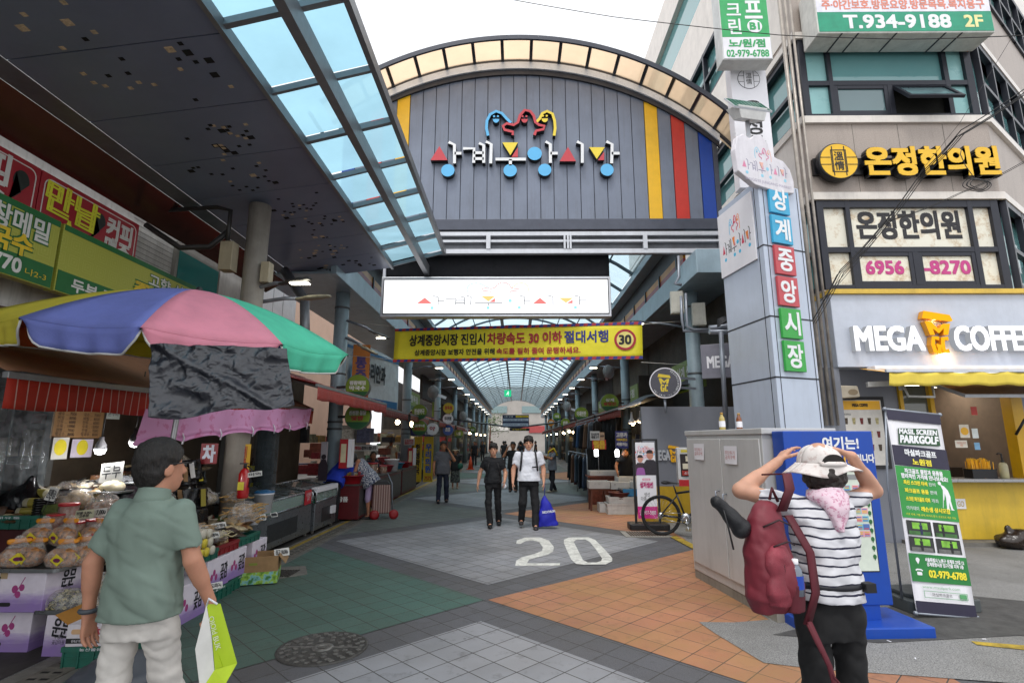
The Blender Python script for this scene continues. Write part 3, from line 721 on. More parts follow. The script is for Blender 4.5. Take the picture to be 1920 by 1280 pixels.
# ---------------------------------------------------------------- left shop building
m_wall=mat('white_tile_wall','#bcbcb8',.5,var=.12,scale=3,dirt=.5)
LB=thing('shop_building','low shop building with white wall behind the yellow and red signboards on the left','building',(-5.4,5,0))
mb=MB(LB);mb.box(-9,-2.5,2.9,-5.4,10.6,6.2);mb.box(-9,-2.5,0,-8.2,10.6,2.9);mb.box(-8.2,10.5,0,-5.4,10.6,2.9);mb.build('wall',m_wall,LB)
mb=MB(LB)
for k in range(40):zz=3.1+k*.075;mb.box(-5.402,6.9,zz,-5.396,8.0,zz+.006)
mb.build('tile_joint',mat('grout','#8d8c88',.8),LB)
mb=MB(LB);mb.box(-5.4,7.78,3.5,-5.34,9.0,4.75);f_=mb.build('window',mat('window_frame_alu','#8d8b84',.4,.4),LB)
MB(LB).box(-5.338,7.84,3.56,-5.332,8.94,4.62).build('pane',glass('teal_window','#3f8a86'),f_)
mb=MB(LB)
for z_ in (1.9,):mb.box(-8.1,-2,z_,-7.6,10,z_+.04)
mb.box(-8.1,9.9,.2,-5.6,10.3,2.1);mb.box(-7.6,3,0,-7.2,9.6,2.4);mb.build('shelf',mat('dark_shelving','#3a342c',.7,var=.4,scale=5),LB)
g=random.Random(5);mb=MB(LB);mb.cur=0
for k in range(150):
 y=g.uniform(3.2,9.6);z=g.choice((.1,.55,1.0,1.45,1.9));s_=g.uniform(.06,.16);mb.cur=g.randint(0,5);mb.box(-7.15+g.uniform(0,.25),y,z,-7.15+g.uniform(.25,.5),y+s_,z+g.uniform(.1,.38))
o=mb.build('shelf_stock',[mat('stock%d' % i,c,.5,var=.3,scale=12) for i,c in enumerate(('#7a6a4a','#8a2a24','#3a4a32','#b0a890','#30405a','#4a3020'))],LB);struct(o,'stuff')
# white wall of the house further along
WH=thing('white_house','white panelled house wall seen between canopy and umbrella','building',(-6.2,14,0))
MB(WH).box(-10,10.8,2.7,-6.1,14,7.5).build('wall',mat('white_panel','#d9dadd',.5,var=.06,dirt=.25),WH)
mb=MB(WH)
for k in range(5):mb.box(-6.1,11+k*.55,2.7,-6.092,11.015+k*.55,7.5)
mb.build('panel_joint',mat('panel_joint','#a7a8aa',.6),WH)
r_=thing('wall_lettering','red painted character on the white house wall beyond the green umbrella edge','lettering',(-6.08,13.35,3.85),90)
text('고',r_,0,.45,.75,.85,mat('red_paint','#c8384a',.5),y=-.005,bold=.015)
# ---------------------------------------------------------------- right corner building
m_gran=mat('pink_granite','#a89c93',.5,var=.16,scale=60,bump=.1,bscale=200,dirt=.25)
m_gran2=mat('polished_pale_stone','#dcd5cd',.4,var=.07,scale=2.5,dirt=.2)
m_wf=mat('window_frame_dark','#2a2c35',.4,.3,var=.06)
m_teal=glass('teal_pane','#6fa3a5');m_tealf=mat('frosted_pane','#8fc0c0',.3,var=.06,scale=1.5);m_paper=None
RB=thing('corner_building','granite clad corner building with dark framed windows above the coffee shop','building',(5.45,9,0))
FY=9.0;X0,X1=5.45,8.9;D2=Vector((.82,.57,0));
ZB=[0,2.89,4.2,4.28,5.98,7.65,9.34,11.1,12.7,14.4,17.5]
FD=7.0
E1=(X1+FD*.82,FY+FD*.57)
def mass(z0,z1,m,inset=0.,nm='wall'):
 i=inset;poly=[(X0+i,FY+i),(X1-i*.4,FY+i),(E1[0]-i,E1[1]+i),(E1[0],24),(X0+i,24)]
 return MB(RB).prism(poly,z0,z1,'xy').build(nm,m,RB)
for z0,z1 in ((5.98,7.53),(9.48,11.1)):MB(RB).box(X0-.02,FY+.35,z0+.15,X0-.002,24,z1).build('side_cladding',m_gran2,RB)
mass(5.98,7.65,m_gran);mass(9.34,11.1,m_gran);mass(12.7,14.4,m_gran2);mass(16.1,17.5,m_gran2);mass(3.9,4.28,m_gran)
for z0,z1 in ((4.28,5.98),(7.65,9.34),(11.1,12.7),(14.4,16.1)):mass(z0,z1,m_teal,.16,'window_glass')
for z0 in (5.98,7.53,9.34): # sills
 i=-.06;MB(RB).prism([(X0+i,FY+i),(X1-i*.4,FY+i),(E1[0]-i,E1[1]+i),(E1[0]+.1,24),(X0+i,24)],z0,z0+.14,'xy').build('sill',m_gran2,RB)
def window_front(z0,z1,kind):
 """frame, mullions, panes and casements of one storey on the chamfered front"""
 fx=lambda px:at(px,450,Y=FY).x
 xa=[5.5,5.62,6.02,6.1,8.24,8.33,8.66,8.8]
 zs=z0+(z1-z0)*.44
 mb=MB(RB);y0,y1=FY-.02,FY+.1
 for a,b in ((0,1),(2,3),(4,5),(6,7)):mb.box(xa[a],y0,z0,xa[b],y1,z1)
 for a,b in ((z0,z0+.09),(zs-.05,zs+.05),(z1-.14,z1)):mb.box(xa[0]+.001,y0+.004,a,xa[7]-.001,y1-.002,b)
 mb.box(7.12,y0+.002,z0+.09,7.22,y1,zs-.05);fr=mb.build('window_frame',m_wf,RB,bevel=.004)
 def pane(x0,x1,za,zb,m):MB(RB).box(x0,FY+.05,za,x1,FY+.058,zb).build('pane',m,fr)
 pane(xa[1],xa[2],zs+.05,z1-.14,kind[0]);pane(xa[3],xa[4],zs+.05,z1-.14,kind[1]);pane(xa[5],xa[6],zs+.05,z1-.14,kind[0])
 pane(xa[1],xa[2],z0+.09,zs-.05,kind[0]);pane(xa[5],xa[6],z0+.09,zs-.05,kind[0])
 for k,(a,b) in enumerate(((6.1,7.12),(7.22,8.24))):
  op=kind[2] and k == 1;h=zs-.05-z0-.09
  mb=MB();
  mb.box(0,0,-h,.07,.06,0);mb.box(b-a-.07,0,-h,b-a,.06,0);mb.box(.071,0.002,-.07,b-a-.071,.058,0);mb.box(.071,.002,-h,b-a-.071,.058,-h+.07)
  o=mb.build('casement',m_wf,RB,bevel=.004);loc=_rbi @ Vector((a,FY-.012,zs-.052));o.location=loc
  o.rotation_euler=(R(-38) if op else 0,0,0)
  pn=MB().box(.07,.03,-h+.07,b-a-.07,.036,-.07).build('pane',kind[3],o)
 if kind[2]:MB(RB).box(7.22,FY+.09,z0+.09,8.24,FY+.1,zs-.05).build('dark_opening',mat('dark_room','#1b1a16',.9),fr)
 # side runs: arcade side and right facet
 mb=MB(RB);mp=MB(RB)
 n=9
 for k in range(n+1):yy=FY+.1+13*k/n;mb.box(X0-.01,yy,z0,X0+.12,yy+.08,z1)
 for za,zb in ((z0,z0+.09),(zs-.04,zs+.04),(z1-.12,z1)):mb.box(X0-.006,FY+.18,za,X0+.11,22.2,zb)
 for k in range(8):
  c=Vector((X1,FY,0))+D2*(.06+k*.95);mb.bar((c.x,c.y,z0),(c.x,c.y,z1),.08,.1,up=(.57,-.82,0))
 for za,zb in ((z0,z0+.09),(zs-.04,zs+.04),(z1-.12,z1)):
  c=Vector((X1,FY,(za+zb)/2));e=c+D2*7;mb.bar(c+D2*.05,e,.1,zb-za)
 mb.build('side_frame',m_wf,RB)
_rbi=ROOTM[RB.name].inverted()
for x in (6.35,7.2,8.05):
 for z0,z1 in ((6.13,7.52),(9.49,11.1)):MB(RB).box(x-.004,FY-.003,z0,x+.004,FY+.01,z1).build('stone_joint',m_conc,RB)
T=NT('stained_paper');co=T.coord();e_=T.noise(co,4.5,8,.75);m_paper=T.done(T.bsdf(T.mix(T.ramp(e_,[(.5,0.),(.68,.85)]),lin('#e6e2d2'),lin('#b08a55')),.6))
window_front(4.28,5.98,(m_paper,m_paper,False,m_paper))
window_front(7.65,9.34,(m_tealf,m_teal,True,glass('smoky_pane','#6a8488')))
window_front(11.1,12.7,(m_tealf,m_teal,False,m_teal))
text('온정한의원',RB,7.17-X0,5.52,1.86,.52,mat('black_vinyl','#2b2a2e',.6,var=.3,scale=30),y=.048,bold=.018)
text('6956',RB,6.61-X0,4.70,.66,.24,mat('magenta_vinyl','#c03c84',.5),y=-.003+.018,bold=.012);text('-8270',RB,7.72-X0,4.70,.82,.24,mat('magenta_vinyl','#c03c84',.5),y=-.003+.018,bold=.012)
# yellow clinic lettering on a black rail
cl=thing('clinic_sign','yellow three dimensional clinic lettering with round emblem on granite band','sign',(5.75,FY-.06,6.62))
MB().box(-.25,-.02,-.16,3.0,.06,.16).build('rail',m_lk,cl)
mb=MB();mb.lathe([(.36,0),(.36,-.14),(.345,-.15)],(.12,-.02,.02),36,ax='y');mb.build('emblem_case',m_lk,cl)
m_cy=mat('sign_yellow','#e9b822',.35,var=.05)
MB().lathe([(.335,-.172),(.335,-.178)],(.12,0,.02),36,ax='y').build('emblem_face',m_cy,cl)
mb=MB()
for x in (-.11,.11):mb.box(x-.008+.12,-.183,-.29+.02,x+.008+.12,-.1785,.31)
for z in (-.05,.09):mb.box(.12-.33,-.1835,z-.006 ,.12-.15,-.1785,z+.006);mb.box(.12+.15,-.1835,z-.006,.12+.33,-.1785,z+.006)
for x0,z0,x1,z1 in ((-.14,-.2,-.125,.24),(.125,-.2,.14,.24),(-.14,.225,.14,.24),(-.14,-.2,.14,-.185)):mb.box(x0+.12,-.1845,z0,x1+.12,-.1785,z1)
mb.build('emblem_lattice',m_lk,cl)
text('溫\n情',cl,.12,.02,.17,.36,m_lk,y=-.1785,ext=.004,bold=.003)
MB().box(.0,-.1782,-.17,.24,-.1784+.0001,.21).build('emblem_plate',m_cy,cl)
text('온정한의원',cl,1.82,.03,2.42,.56,m_lk,y=-.02,ext=.12,bold=.022,name='letter_return');text('온정한의원',cl,1.82,.03,2.4,.54,m_cy,y=-.1425,ext=.012,bold=.02,name='letter_face')
# white/green lightbox over the upper window
lb=thing('lightbox_sign','white and green lightbox sign with phone number above the upper window','sign',(7.2,FY-.55,at(1660,62,Y=FY-.55).z))
MB().box(-1.62,0,0,1.62,.5,1.1).build('case',mat('white_case','#cfcfc9',.5,dirt=.3),lb,bevel=.02)
MB().box(-1.6,-.006,.03,1.6,-.001,.44).build('green_band',mat('sign_green','#1f9472',.4),lb);MB().box(-1.6,-.006,.445,1.6,-.001,1.09).build('white_band',mat('sign_white','#e4e3ee',.4),lb)
text('T.934-9188',lb,-.15,.235,1.95,.27,m_lw,y=-.006,bold=.012);text('2F',lb,1.25,.235,.33,.24,mat('sign_cream','#e8e2a0',.4),y=-.006,bold=.01)
text('주·야간보호.방문요양.방문목욕.복지용구',lb,0,.6,3.0,.2,mat('sign_salmon','#e08c78',.4),y=-.006,bold=.006)
mb=MB()
for x in (-1.2,-.9,-.2,.7,1.0):MB().box(x,.0,-.006,x+.03,.5,-.001).build('clip',m_wf,lb)
# ================================================================ right side
m_pyl=mat('pylon_metal','#bac4d4',.35,.1,var=.05,scale=1.5,dirt=.12);m_seam=mat('seam_dark','#2d2f35',.7)
m_wht=mat('white_print','#e6e5ea',.45,var=.03);m_blk=mat('black_plastic','#1b1b1e',.5,var=.15);m_ink=mat('black_ink','#1a1a1c',.6)
m_galv=mat('galvanised_pipe','#9096a0',.4,.5,var=.1,dirt=.2);m_grey=mat('grey_panel','#7c7f88',.4,.1,var=.05,scale=1.2,dirt=.12)
m_mgy=mat('cup_yellow','#f0b31c',.4,var=.04);m_wire=mat('black_cable','#141416',.5)
# ---- market pylon
PA,PB,PC=(3.567,8.66),(3.73,7.5),(4.53,7.82);PD=(4.4,8.95);PH=5.62
PY=thing('market_pylon','tall grey metal pylon with six coloured character tiles beside the market gate','pylon',(3.73,7.5,0))
MB(PY).prism([PA,PB,PC,PD],0,PH,'xy').build('body',m_pyl,PY,bevel=.012)
pyi=ROOTM[PY.name].inverted()
mb=MB(PY)
for z in (1.2,2.55,3.45,4.55):
 for a,b in ((PA,PB),(PB,PC)):
  d=Vector((b[0]-a[0],b[1]-a[1],0)).normalized();n_=Vector((d.y,-d.x,0))*.001
  mb.bar(Vector((a[0],a[1],z))+n_,Vector((b[0],b[1],z))+n_,.006,.022)
for a,b,f in ((PB,PC,.1),(PB,PC,.93),(PA,PB,.9)):
 x,y=a[0]+(b[0]-a[0])*f,a[1]+(b[1]-a[1])*f;mb.bar((x,y,.1),(x,y,PH-.02),.014,.006,up=(b[0]-a[0],b[1]-a[1],0))
mb.build('panel_joint',m_seam,PY)
ang=math.degrees(math.atan2(PC[1]-PB[1],PC[0]-PB[0]))
def face_empty(name,par,p,rz,label=None):
 return None
def local_rot(o,root,p,rz):
 o.location=ROOTM[root.name].inverted() @ Vector(p);o.rotation_euler=(0,0,R(rz));return o
dF=Vector((PC[0]-PB[0],PC[1]-PB[1],0)).normalized()
zt_,zb_=5.56,2.62;th_=(zt_-zb_)/6
for k,(ch,c_) in enumerate(zip('상계중앙시장',('#3aa6cf','#3aa6cf','#bf4a52','#bf4a52','#37a344','#37a344'))):
 z=zt_-th_*(k+.5);p=Vector((PB[0],PB[1],z))+dF*.36
 o=MB().box(-.2,-.055,-th_/2+.02,.2,-.012,th_/2-.02).build('character_tile',mat('tile_' +c_[1:],c_,.45,var=.06),PY,bevel=.004);local_rot(o,PY,p,ang)
 text(ch,o,0,0,.29,.34,m_lw,y=-.0555,ext=.006,bold=.008)
 for s in (-.1,.1):pass
dL=Vector((PB[0]-PA[0],PB[1]-PA[1],0)).normalized();angL=math.degrees(math.atan2(dL.y,dL.x))
o=MB().box(-.52,-.03,-.56,.5,-.006,.56).build('logo_board',m_wht,PY,bevel=.004);p=Vector((PA[0],PA[1],4.72+.22))+dL*.52;local_rot(o,PY,p,angL)
def Fb(x,y):return ((x-985)*.00235,-.02+(270-y)*.0058+.02)
PL={'r':mat('print_red','#d23a5a',.5),'y':mat('print_orange','#ec8a3a',.5),'b':mat('print_cyan','#4cb9e0',.5)}
logo(o,Fb,.0026,-.0303,.0012,face=True,mats=PL,white=m_ink,back=False)
for a in o.children:a.name=a.name
# scalloped crown board
CR=thing('crown_sign','white scalloped crown board with market mark on top of the pylon','sign',(PB[0]+.1,PB[1]+.0,5.5),ang)
mb=MB();cp=[(-.52,.15),(-.55,.5),(-.48,.72),(-.36,.8),(-.22,.74),(-.14,.82),(.02,.86),(.14,.74),(.18,.56),(.3,.52),(.44,.5),(.56,.38),(.62,.18),(.6,-.02),(.3,-.06),(-.2,-.02)]
mb.prism(cp,-.02,.08);mb.build('board',mat('crown_white','#d9d6dc',.45,var=.06,dirt=.25),CR,bevel=.012)
def Fc(x,y):return ((x-985)*.0026+.03,.22+(290-y)*.0042+.06)
PL2={'r':mat('print_pink','#d883a4',.5),'y':mat('print_peach','#e6b0a0',.5),'b':mat('print_sky','#8fcbe0',.5)}
logo(CR,Fc,.0022,-.0203,.0012,face=True,mats=PL2,white=mat('print_lilac','#8a86a0',.5),back=False)
text('SANGGYE JUNGANG MARKET',CR,.08,.05,.95,.06,mat('print_grey','#a7a0b4',.5),y=-.0203,ext=.001)
# solar lamp
p=at(1405,205,Y=8.05);SL=thing('solar_light','small tilted solar panel lamp on a pole above the crown board','lamp',p,12)
mb=MB();mb.add([(-.36,-.12,-.02),(.36,-.12,-.02),(.36,.26,.12),(-.36,.26,.12),(-.36,-.12,.01),(.36,-.12,.01),(.36,.26,.15),(-.36,.26,.15)],[(0,3,2,1),(4,5,6,7),(0,1,5,4),(1,2,6,5),(2,3,7,6),(3,0,4,7)]);mb.build('frame',m_alu,SL).rotation_euler=(R(32),0,0)
mb=MB()
for i in range(9):
 for j in range(2):x=-.34+i*.0765;mb.add([(x,-.118+.0,-.0205),(x+.07,-.118,-.0205),(x+.07,-.06,.0),(x,-.06,.0)],[(0,1,2,3)])
 mb.add([(x,-.11,.0142+0),(x+.07,-.11,.0142),(x+.07,.25,.148),(x,.25,.148)],[(0,1,2,3)])
mb.build('cell',mat('solar_cell','#1f6a55',.2,.2,var=.2,scale=20),SL).rotation_euler=(R(32),0,0)
mb=MB();mb.add([(-.22,-.07,-.24),(.22,-.07,-.24),(.2,.16,-.14),(-.2,.16,-.14),(-.28,-.1,-.01),(.28,-.1,-.01),(.28,.24,.11),(-.28,.24,.11)],[(0,3,2,1),(4,5,6,7),(0,1,5,4),(1,2,6,5),(2,3,7,6),(3,0,4,7)]);mb.build('lamp_body',mat('lamp_white','#c6c6c4',.4,dirt=.2),SL,bevel=.01)
MB().cyl((0,.08,-1.6),(0,.08,-.15),.035).build('pole',m_alu,SL)
# ---- projecting signs on the building corner
def px_sign(name,label,x0,x1,y0,y1,Y,dep=.3,rz=0):
 a,b=at(x0,y1,Y=Y),at(x1,y1,Y=Y);zt=at((x0+x1)/2,y0,Y=Y).z
 t=thing(name,label,'sign',((a.x+b.x)/2,Y,a.z),rz);return t,b.x-a.x,zt-a.z
t,w,h=px_sign('projecting_sign','green and white projecting sign marked B1 on the building corner',1356,1450,-160,112,8.35)
MB().box(-w/2,0,0,w/2,.3,h).build('case',mat('sign_case','#c9cbc9',.45,dirt=.25),t,bevel=.01)
gr=mat('bright_green','#33a45f',.45)
MB().box(-w/2+.02,-.006,.46,w/2-.02,-.001,h-.02).build('green_face',gr,t);MB().box(-w/2+.02,-.006,.02,w/2-.02,-.001,.455).build('white_face',m_wht,t)
text('노/원/점',t,.0,.33,w*.72,.16,gr,y=-.0062,bold=.007);text('02-979-6788',t,0,.12,w*.84,.14,gr,y=-.0062,bold=.004)
MB().prism(disc(.17,.68,.135,24),-.009,-.0062).build('badge',m_wht,t);text('B1',t,.17,.68,.17,.14,gr,y=-.0092,bold=.008)
text('스\n크\n린',t,-.19,1.02,.25,1.0,m_lw,y=-.0062,bold=.006);text('골\n프',t,.17,1.3,.3,.9,m_lw,y=-.0062,bold=.012)
t,w,h=px_sign('projecting_sign','white projecting clinic sign with round lattice emblem below the green sign',1388,1458,120,352,8.75)
MB().box(-w/2,0,0,w/2,.22,h).build('case',m_wht,t,bevel=.01)
zc=h-.32;mb=MB();mb.prism(disc(0,zc,.21,28),-.004,-.001);o=mb.build('emblem',m_seam,t);MB().prism(disc(0,zc,.2,28),-.007,-.0042).build('emblem_ground',m_wht,o)
mb=MB()
for x in (-.09,.09):mb.box(x-.004,-.009,zc-.18,x+.004,-.0072,zc+.18)
for z in (-.06,.06):mb.box(-.19,-.0092,zc+z-.004,-.09,-.0072,zc+z+.004);mb.box(.09,-.0092,zc+z-.004,.19,-.0072,zc+z+.004)
mb.build('lattice',m_seam,o);text('溫\n情',o,0,zc,.11,.24,m_ink,y=-.0072)
text('온\n정\n한\n의\n원',t,.03,(h-.6)/2-.1,.34,h-.75,m_ink,y=-.002,bold=.006)
# ---- coffee shop front
CS=thing('coffee_shop','grey and yellow coffee shop front with serving window and lit fascia sign','shop',(7.2,9.0,0))
FX=at(1566,640,Y=8.72).x;m_fas=mat('fascia_grey','#c2c8d4',.4,.05,var=.04,dirt=.08)
mb=MB(CS);mb.box(FX,8.72,2.86,10.6,9.3,4.12);mb.prism([(9.2,8.72),(10.6,8.72),(14,11.2),(13.4,12.)],2.86,4.12,'xy');mb.build('fascia',m_fas,CS,bevel=.01)
MB(CS).box(FX-.02,8.66,4.121,10.6,9.2,4.2).build('top_strip',mat('yellow_trim','#d9b545',.4,dirt=.2),CS)
mb=MB(CS);mb.box(5.5,9.05,0,6.55,9.25,2.86);mb.box(8.62,9.05,0,13,9.25,2.86);mb.build('wall',m_grey,CS)
mb=MB(CS);mb.box(6.551,9.0,0.08,8.619,9.2,.99);mb.build('yellow_base',mat('yellow_panel','#d9b63c',.4,var=.05,dirt=.2),CS)
mb=MB(CS)
for a,b in ((6.551,6.61),(7.06,7.13),(8.42,8.61)):mb.box(a,9.0,.995,b,9.2,2.6)
mb.box(6.551,8.995,2.601,8.61,9.2,2.7);mb.build('window_frame',mat('yellow_frame','#d4a414',.4,var=.05,dirt=.15),CS,bevel=.004)
mb=MB(CS);mb.box(6.4,8.78,.992,8.72,9.3,1.04);mb.build('counter',mat('steel_counter','#a7a8aa',.3,.6,var=.06),CS,bevel=.005)
mb=MB(CS);mb.box(6.6,11,.0,8.6,11.1,2.9);mb.box(6.55,9.2,2.75,8.6,11,2.8);mb.box(6.5,9.25,.0,6.55,11,2.8);mb.box(8.62,9.25,0,8.67,11,2.8);mb.build('interior',mat('brown_interior','#84746a',.7,var=.1),CS)
mb=MB(CS);mb.box(6.9,10.3,.1,8.5,10.8,1.15);mb.box(7.3,10.35,1.16,7.8,10.7,1.7);mb.build('back_counter',mat('interior_dark','#3a3029',.6),CS)
for k in range(3):MB(CS).box(6.75+k*.62,9.9,2.69,7.2+k*.62,10.5,2.74).build('ceiling_light',emi('shop_light','#fff2d8',5),CS)
o=MB(CS).box(7.16,10.97,1.95,8.1,10.99,2.55).build('menu_board',mat('menu_teal','#6fa39a',.4,var=.1),CS)
for k,(l_,r_) in enumerate((('282','276'),('352','332'),('286','280'))):text(l_+'   ' +r_,CS,7.75-7.2,2.42-k*.16,.5,.09,m_ink,y=1.968)
text('MEGA COFFEE',CS,.7,1.75,.8,.1,mat('brown_ink','#3f3028',.6),y=1.99,bold=.008)
# raised flap window
mb=MB();mb.box(0,-.03,-.62,1.5,.0,0);o=mb.build('flap_window',mat('flap_brown','#8a6a48',.4,var=.1),CS);o.location=ROOTM[CS.name].inverted() @ Vector((7.13,8.98,2.58));o.rotation_euler=(R(-68),0,0)
mb=MB();
for a in ((-.01,-.04,-.66,1.51,.01,-.62),(-.012,-.041,-.621,.02,.01,0),(1.49,-.041,-.621,1.52,.01,0)):mb.box(*a)
q=mb.build('flap_frame',m_alu,o)
mb=MB(CS);mb.cyl((8.36,8.95,1.75),(8.5,8.55,2.42),.012);mb.cyl((8.36,8.95,1.75),(8.41,8.8,2.0),.02);each(mb,'gas_strut',m_blk,CS)
MB(CS).box(6.62,9.06,1.9,7.05,9.08,2.58).build('side_pane',glass('cafe_pane','#5f6258'),CS)
# awning
AW=thing('yellow_awning','yellow cloth awning with striped top over the coffee shop window','awning',(8.2,8.0,2.6))
m_aw=mat('awning_yellow','#e0c84e',.7,var=.08,scale=2,dirt=.1)
aX=at(1664,700,Y=8.05).x;aZ=at(1700,698,Y=8.05).z
mb=MB(AW);mb.grid(40,4,lambda u,v:(aX+.03*(1-v)+3.6*u,8.05+.012*math.sin(u*60),aZ-.2*v-.012*math.sin(u*47)));mb.build('valance',m_aw,AW,solid=.004)
mb=MB(AW)
for k in range(36):
 mb.cur=k % 2;x0=aX+k*.1;mb.add([(x0,8.05,aZ+.004),(x0+.1,8.05,aZ+.004),(x0+.1,8.7,2.83),(x0,8.7,2.83)],[(0,1,2,3)])
mb.build('striped_top',[mat('awning_orange','#d49a28',.7),mat('awning_white','#d8d2c4',.7)],AW)
MB(AW).box(aX-.02,8.035,aZ+.006,aX+3.6,8.075,aZ+.05).build('front_rail',m_alu,AW)
mb=MB(AW);mb.box(5.85,8.5,2.79,10,8.7,2.855);mb.build('cassette',m_wht,AW,bevel=.01)
mb=MB(AW);mb.bar((5.72,8.55,2.55),(6.9,8.3,2.58),.07,.08);mb.bar((6.2,8.45,2.66),(6.2,8.45,2.45),.06,.06,up=(0,1,0));mb.tube([(6.2,8.4,2.5),(6.22,8.35,2.34),(6.6,8.32,2.33),(6.62,8.35,2.5)],.02);each(mb,'folding_arm',mat('arm_white','#b9b9b6',.4,dirt=.3),AW)
# fascia letters, lit
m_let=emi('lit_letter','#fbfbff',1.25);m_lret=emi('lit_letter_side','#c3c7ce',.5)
cs2=thing('fascia_lettering','white lit block letters with orange cup emblem on the coffee shop fascia','sign',(7.2,8.72,3.4))
def fx(px):return at(px,630,Y=8.6).x-7.2
z0,z1=at(1660,656,Y=8.6).z-3.4,at(1660,612,Y=8.6).z-3.4
cup=fx(1762)
for s,a,b in (('MEGA',1604,1731),('COFFEE',1791,1938)):
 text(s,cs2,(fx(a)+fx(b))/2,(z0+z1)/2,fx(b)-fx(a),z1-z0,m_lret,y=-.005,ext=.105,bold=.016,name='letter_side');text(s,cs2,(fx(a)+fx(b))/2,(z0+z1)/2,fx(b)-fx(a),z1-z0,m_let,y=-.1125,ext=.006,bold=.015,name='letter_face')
def cup_logo(root,cx,cz,s,m,y,d,ink):
 """takeaway cup outline with M over GC; s = height"""
 mb=MB();q=lambda pts:[(cx+a*s,cz+b*s) for a,b in pts]
 mb.prism(q([(-.33,.33),(-.27,.5),(.3,.4),(.35,.27),(.3,.25)]),y-d,y)
 mb.prism(q([(-.28,.26),(-.2,-.06),(-.1,-.06),(-.13,.1),(0,-.02),(.13,.1),(.1,-.06),(.2,-.06),(.28,.2),(.14,.2),(0,.08),(-.15,.25)]),y-d,y)
 mb.ribbon(q([(-.02,-.14),(-.14,-.12),(-.17,-.28),(-.14,-.44),(-.05,-.46),(-.03,-.3),(-.09,-.3)]),.085*s,y-d,y)
 mb.ribbon(q([(.19,-.14),(.07,-.14),(.05,-.3),(.06,-.44),(.17,-.42)]),.085*s,y-d,y)
 return mb.build('cup_emblem',m,root)
cup_logo(cs2,cup,(z0+z1)/2+.1,.74,mat('cup_return','#e59a1d',.4),-.01,.1,None);cup_logo(cs2,cup,(z0+z1)/2+.1,.74,emi('cup_lit','#ffb321',1.0),-.1125,.006,None)
for k,(zz,e) in enumerate(((z0-.02,4.),(z1+.08,3.))):
 ld=bpy.data.lights.new('halo_lamp','POINT');ld.energy=e;ld.color=(1,.6,.2);ld.shadow_soft_size=.04;lo=bpy.data.objects.new('halo_lamp',ld);COL.objects.link(lo);lo.parent=cs2;lo.location=(cup+(.0 if k else .1),-.05,zz-.03*(1-k)*2+.05*k)
# small things at the shop front
def poster(name,label,x,z,w,h,Y,mface,rz=0,frame=None,cat='poster'):
 t=thing(name,label,cat,(x,Y,z),rz)
 if frame:MB().prism(rrect(0,0,w,h,.008),0,.03).build('frame',frame,t,bevel=.004);MB().box(-w/2+.06,-.004,-h/2+.06,w/2-.06,-.001,h/2-.06).build('sheet',mface,t)
 else:MB().box(-w/2,0,-h/2,w/2,.004,h/2).build('sheet',mface,t)
 return t
a=at(1614,790,Y=9.02);t=poster('menu_poster','framed coffee menu poster with rows of cups on the grey wall',a.x,a.z-.18,.84,1.2,9.0,mat('poster_white','#d9d4cc',.4),frame=m_blk)
MB().box(-.34,-.008,.38,.34,-.0042,.53).build('header',m_mgy,t);text('MEGA COFFEE',t,0,.455,.26,.05,m_ink,y=-.0082,bold=.003);text('COFFEE',t,-.24,.3,.14,.028,m_ink,y=-.0042)
for r_ in range(3):
 for k in range(5):
  mb=MB();x=-.26+k*.13;z=.19-r_*.22;mb.cur=(k+r_) % 3;mb.prism([(x-.02,z-.055),(x+.02,z-.055),(x+.03,z+.05),(x-.03,z+.05)],-.0065,-.0042)
  mb.build('cup_picture',[mat('cup_brown','#4a3a26',.5,var=.4,scale=40),mat('cup_cream','#b8ac78',.5,var=.4,scale=40),mat('cup_red','#6d1a1a',.5,var=.3,scale=40)],t)
a=at(1586,736,Y=8.9);t=thing('wall_speaker','small beige loudspeaker mounted under the awning bracket','speaker',(a.x,8.8,a.z),-18)
MB().prism([(-.15,-.1),(.15,-.08),(.13,.1),(-.13,.12)],0,.2).build('cabinet',mat('speaker_beige','#b7ac98',.5,dirt=.3),t,bevel=.015);MB().prism(disc(.05,0,.07,20,.05),-.006,-.001).build('grille',mat('speaker_grille','#8a7a62',.8,bump=.5),t)
a=at(1878,875,Y=8.95);t=thing('pump_bottle','clear soap bottle with black pump on the serving counter','bottle',(at(1885,898,Y=8.92).x,8.92,1.041))
MB().lathe([(.0,0),(.06,0),(.062,.02),(.062,.2),(.05,.24),(.02,.26)],n=16).build('body',film('clear_bottle','#e8e2c0',.4),t);MB().lathe([(.0,.004),(.055,.005),(.055,.1),(0,.1)],n=16).build('liquid',mat('soap_yellow','#a39a48',.2),t)
mb=MB();mb.cyl((0,0,.26),(0,0,.4),.012);mb.lathe([(.02,.262),(.024,.27),(.024,.29),(.015,.3)],n=12);mb.tube([(0,0,.4),(-.05,0,.405),(-.07,0,.39)],.012);mb.build('pump',m_blk,t)
bx=at(1843,898,Y=9.0).x;t=thing('straw_holder','black box packed with yellow straws on the serving counter','straw box',(bx,9.03,1.041))
mb=MB();mb.box(-.2,-.09,0,.2,-.082,.15);mb.box(-.2,.082,0,.2,.09,.15);mb.box(-.2,-.081,0,-.19,.081,.15);mb.box(.19,-.081,0,.2,.081,.15);mb.box(-.189,-.081,0,.189,.081,.01);mb.build('box',m_blk,t)
g=random.Random(2);mb=MB()
for k in range(90):x,y=g.uniform(-.18,.18),g.uniform(-.07,.07);mb.cyl((x,y,.012),(x+g.uniform(-.012,.012),y+g.uniform(-.01,.01),.24+g.uniform(0,.09)),.006,n=5)
struct(mb.build('straw',m_mgy,t),'stuff')
